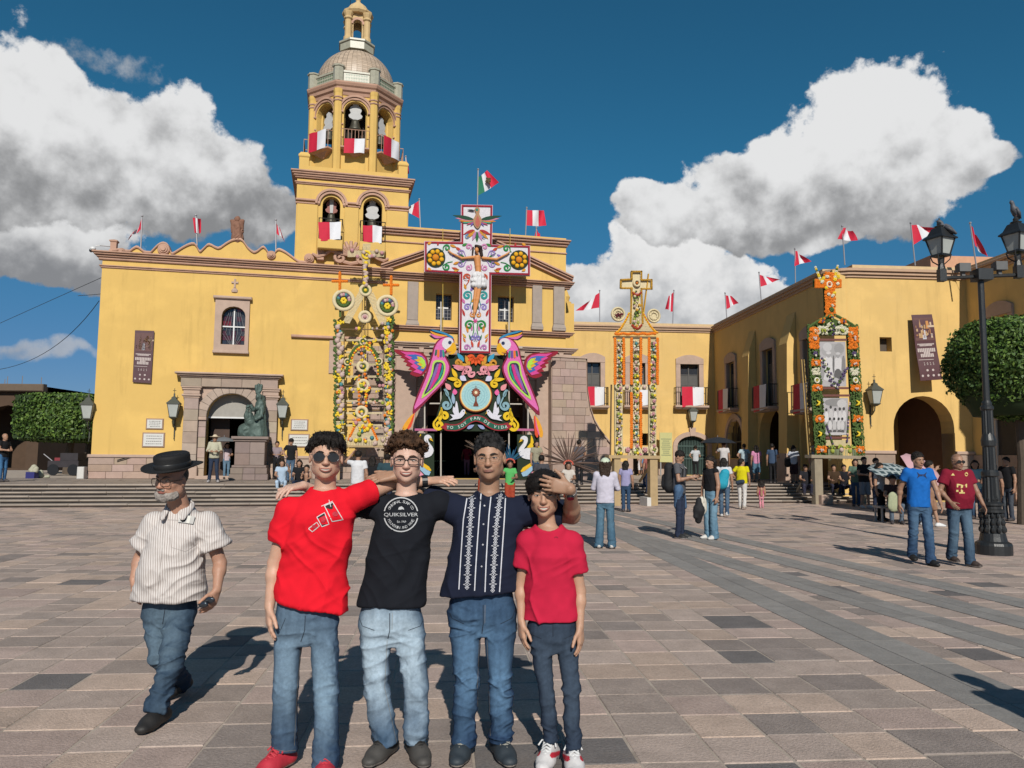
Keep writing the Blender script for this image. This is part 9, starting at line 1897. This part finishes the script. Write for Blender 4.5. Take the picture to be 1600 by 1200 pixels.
# ================================================================ statue, saint on the parapet, relief figure, camera, wires
BRP=mat('green_bronze',(.085,.125,.11),.6,.35,7,.4,40,metal=.25,spec=.4)
PT=1.5;pb=lambda px,py,o=0.0:A3(F.hit(px,py,-PT-o));pd=thing('statue_pedestal','square stone pedestal with moulded cap before the side door','pedestal',F,tuple(F.hit(394,752,-PT)))
x0,x1=pb(366,720)[0],pb(413,720)[0];zb_p,z1_p,z2_p=TER,pb(390,727)[2],pb(390,690)[2];zt_p=pb(390,682)[2];d_=x1-x0;yb_=-PT
def pw_(mb,o,za,zb):mb.bbox(x0-o,x1+o,yb_-o,yb_+d_+o,za,zb,.02)
for i in range(2):
 n=3;zz0=zb_p+i*(z1_p-.1-zb_p)/2;zz1=zb_p+(i+1)*(z1_p-.1-zb_p)/2;o=.16 if i==0 else .12;stones(pd,x0-o,x1+o,zz0,zz1,yb_-o,yb_+.1,zz1-zz0,(x1-x0+2*o)/3-.02,(x1-x0+2*o)/3+.02,(.26,.20,.175))
mb=MB();mb.box(x0-.11,x1+.11,yb_+.02,yb_+d_+.11,zb_p,z1_p-.1);pw_(mb,.08,z1_p-.1,z1_p-.003);mb.obj('plinth',mat('dark_quarry_stone',(.25,.19,.165),.85,.2,4,.5,30),pd)
stones(pd,x0,x1,z1_p,z2_p,yb_,yb_+.1,(z2_p-z1_p)/2,(x1-x0)*.45,(x1-x0)*.55,(.27,.205,.18));mb=MB();mb.box(x0+.01,x1,yb_+.02,yb_+d_,z1_p,z2_p);mb.obj('die',mat('dark_quarry_stone'),pd)
mb=MB();pw_(mb,.06,z2_p+.003,z2_p+.08);pw_(mb,.13,z2_p+.083,zt_p);mb.obj('cap',mat('dark_quarry_stone'),pd)
B=lambda px,py,o=-.55:A3(F.world(Vector(tuple(A3(F.hit(px,py,-PT-o-.0))))))
lo,hi=bounds([B(372,600),B(418,690),B(395,640)],.35);S=Sdf(lo,hi,.016);yq=A3(F.M.to_3x3()@Vector((0,1,0)))
def bc_(a,b,ra,rb,k=.05,oa=-.55,ob=-.55):S.cone(B(*a,oa),B(*b,ob),ra,rb,k)
bc_((407,632),(406,655),.17,.20);bc_((406,655),(405,680),.20,.30,.08);bc_((404,662),(384,676),.22,.26,.1);bc_((383,672),(382,679),.24,.22,.08);bc_((398,668),(398,681),.28,.30);bc_((404,636),(396,640),.08,.06,.04,-.45,-.25);bc_((396,640),(391,634),.055,.045,.03,-.25,-.15);bc_((410,636),(408,650),.08,.06,.03,-.45,-.3);bc_((408,650),(400,655),.055,.05,.03,-.3,-.2)
S.ell(B(404.5,620.5),(.105,.12,.15),.03);bc_((406,627),(407,634),.07,.12);bc_((408,620),(411,636),.10,.14,.06,-.65,-.7)
for a,b in(((402,614),(400,603)),((404,613),(404,601.5)),((406,613),(408,603))):bc_(a,b,.045,.05,.01)
for a,b in(((388,634),(386,656)),((386,636),(385,648)),((392,634),(391,650))):bc_(a,b,.03,.035,.02,-.25,-.3)
bc_((388,650),(392,660),.16,.20,.06,-.4,-.45);bc_((386,636),(393,633),.03,.03,.02,-.2,-.2);bc_((413,682),(410,676),.07,.06)
P,Q=S.mesh();N=normals(P,Q);P=P+N*folds(P,.035,82,7,1.4,4,1.6)[:,None];P=P+N*folds(P,.02,100,12,2,9,1.6)[:,None];og=B(396,682);t=thing('bronze_statue','weathered green bronze statue of a robed seated figure on the stone pedestal','statue',WF,tuple(og));npobj('figure',P,Q,BRP,t,None,tuple(og))
lo,hi=bounds([A3(F.world(F.hit(x,y,0.15)))for x,y in((360,338),(382,376))],.25);S=Sdf(lo,hi,.016);B2=lambda px,py,o=.15:A3(F.world(F.hit(px,py,o)))
S.cone(B2(371,352),B2(371,373),.15,.23,.05);S.ell(B2(371,343),(.11,.11,.13),.03);S.cone(B2(366,351),B2(362,345),.09,.05,.03);S.cone(B2(376,351),B2(379.5,345),.09,.05,.03);S.cone(B2(365,355),B2(374,360),.07,.06,.03);S.cone(B2(365,347),B2(364,362),.09,.06,.04);S.cone(B2(377,347),B2(378,362),.09,.06,.04)
P,Q=S.mesh();N=normals(P,Q);P=P+N*folds(P,.04,75,9,3,2,1.4)[:,None];og=B2(371,375);t=thing('saint_statue','small terracotta winged saint standing on the church parapet','statue',WF,tuple(og));npobj('figure',P,Q,mat('terracotta_stone',(.24,.12,.08),.9,.25,6,.5,30),t,None,tuple(og));
CB=lambda px,py,o=.10:A3(F.world(Vector(PB.p(px,py,o))));lo,hi=bounds([CB(700,385),CB(796,500)],.25);S=Sdf(lo,hi,.013)
for a,b,ra,rb in(((745,404),(746,416),.145,.125),((746,416),(747,428),.12,.12),((739,403),(721,404.5),.065,.05),((721,404.5),(703,395.5),.048,.032),((754,404),(775,406),.065,.05),((775,406),(791,398),.048,.032),((745,440),(741,468),.095,.07),((750,440),(746,468),.095,.07),((741,468),(740.5,488),.065,.045),((746,468),(742,488),.065,.045),((741,488),(740,496),.05,.035),((703,395),(700,392),.035,.03),((791,398),(795,395),.035,.03),((745,402),(745,396),.06,.06)):S.cone(CB(*a),CB(*b),ra,rb,.03)
S.ell(CB(744,392,.14),(.085,.09,.115),.02)
P,Q=S.mesh();P=relax(P,Q,1,.4);og=tuple(A3(F.world(Vector((b0[0],-1.35,TER)))));body_=npobj('crucified_figure',P,Q,SKN,None,None,(0,0,0));body_.parent=gate;body_.matrix_parent_inverse=gate.matrix_world.inverted()if gate.matrix_world!=Matrix()else Matrix();bpy.context.view_layer.update();body_.matrix_parent_inverse=(F.M@Matrix.Translation(Vector((b0[0],-1.35,TER)))).inverted()
def relief(name,cones,m,fold=0):
 S=Sdf(lo,hi,.013)
 for a,b,ra,rb,o in cones:S.cone(CB(*a,o),CB(*b,o),ra,rb,.05)
 P,Q=S.mesh();N=normals(P,Q);P=P+N*folds(P,fold,90,14,2,4)[:,None]if fold else P;o=npobj(name,P,Q,m,None,None,(0,0,0));o.parent=body_;return o
relief('loincloth',[((741,432),(751,432),.12,.12,.11),((740,439),(753,440),.13,.135,.11),((739,446),(755,446),.115,.12,.11),((746,430),(747,446),.15,.17,.11),((757,437),(758,448),.05,.045,.12)],mat('cloth_white',(.68,.67,.68),.9),.035)
relief('hair',[((743,386),(749,388),.07,.085,.14),((750,388),(752,400),.07,.06,.11),((738.5,388),(737.5,398),.04,.035,.11)],mat('dark_hair',(.025,.012,.01),.8))
relief('beard',[((744,399),(744,400),.05,.05,.17)],mat('dark_hair'))
c=A3(F.world(F.hit(145,389,-.2)));t=thing('security_camera','white dome security camera on an arm at the church corner','camera',WF,tuple(c));e=A3(F.world(F.hit(172,385,.1)));m=MB();m.tube([tuple(e),tuple(c+[.25,0,.14]),tuple(c+[.1,0,.12])],.022,6);m.obj('arm',mat('white_enamel',(.7,.7,.7),.4),t);m=MB();m.ball(tuple(c+[0,0,.02]),(.12,.1,.08),10,6);m.obj('housing',mat('white_enamel'),t,True);m=MB();m.ball(tuple(c-[.06,0,.06]),.075,10,6);m.obj('lens_dome',BLKP,t,True)
for pts,lab in((((0,505),(60,478),(158,434)),'upper thin black cable running from the church corner to the left'),(((0,577),(80,545),(155,470)),'lower thin black cable sagging from the church wall to the left'),(((122,462),(150,460),(157,459)),'short dark cable bracket sticking out of the church side wall')):
 q=[at_y(px,py,29.5+(160-px)*.04)for px,py in pts];t=thing('cable',lab,'cable',WF,tuple(q[0]));c_=q[1]*2-(q[0]+q[2])*.5;L=[q[0].lerp(c_,i/14).lerp(c_.lerp(q[2],i/14),i/14)for i in range(15)];m=MB();m.tube(L,.014,4);m.obj('wire',BLKP,t)
q=at_y(143,640,29.2);m=MB();
def split_parts(names):
 for o in[o for o in bpy.data.objects if o.type=='MESH' and o.name.split('.')[0]in names]:
  me=o.data;n=len(me.vertices);par=list(range(n))
  def find(i):
   while par[i]!=i:par[i]=par[par[i]];i=par[i]
   return i
  for e in me.edges:a,b=find(e.vertices[0]),find(e.vertices[1]);par[a]=b
  grp={}
  for p in me.polygons:grp.setdefault(find(p.vertices[0]),[]).append(tuple(p.vertices))
  if len(grp)<2:continue
  sm=me.polygons[0].use_smooth;co=[v.co.copy()for v in me.vertices]
  for fs in grp.values():
   ids=sorted({i for f in fs for i in f});mp={i:k for k,i in enumerate(ids)};m2=bpy.data.meshes.new(o.name.split('.')[0]);m2.from_pydata([co[i]for i in ids],[],[tuple(mp[i]for i in f)for f in fs]);m2.materials.append(me.materials[0])
   if sm:m2.shade_smooth()
   c=bpy.data.objects.new(o.name.split('.')[0],m2);COL.objects.link(c);c.parent=o.parent;c.matrix_local=o.matrix_local
  bpy.data.objects.remove(o)
split_parts({'collar','tower_moulding','lantern_roof','pilaster_mouldings','volute','window_cornice','impost','pediment','cornice','door_cornice','arch_jamb','support','brace','belfry_moulding','string_course','pediment_base','attic_cornice','tower_cornice','strap','bracket','aerial'})
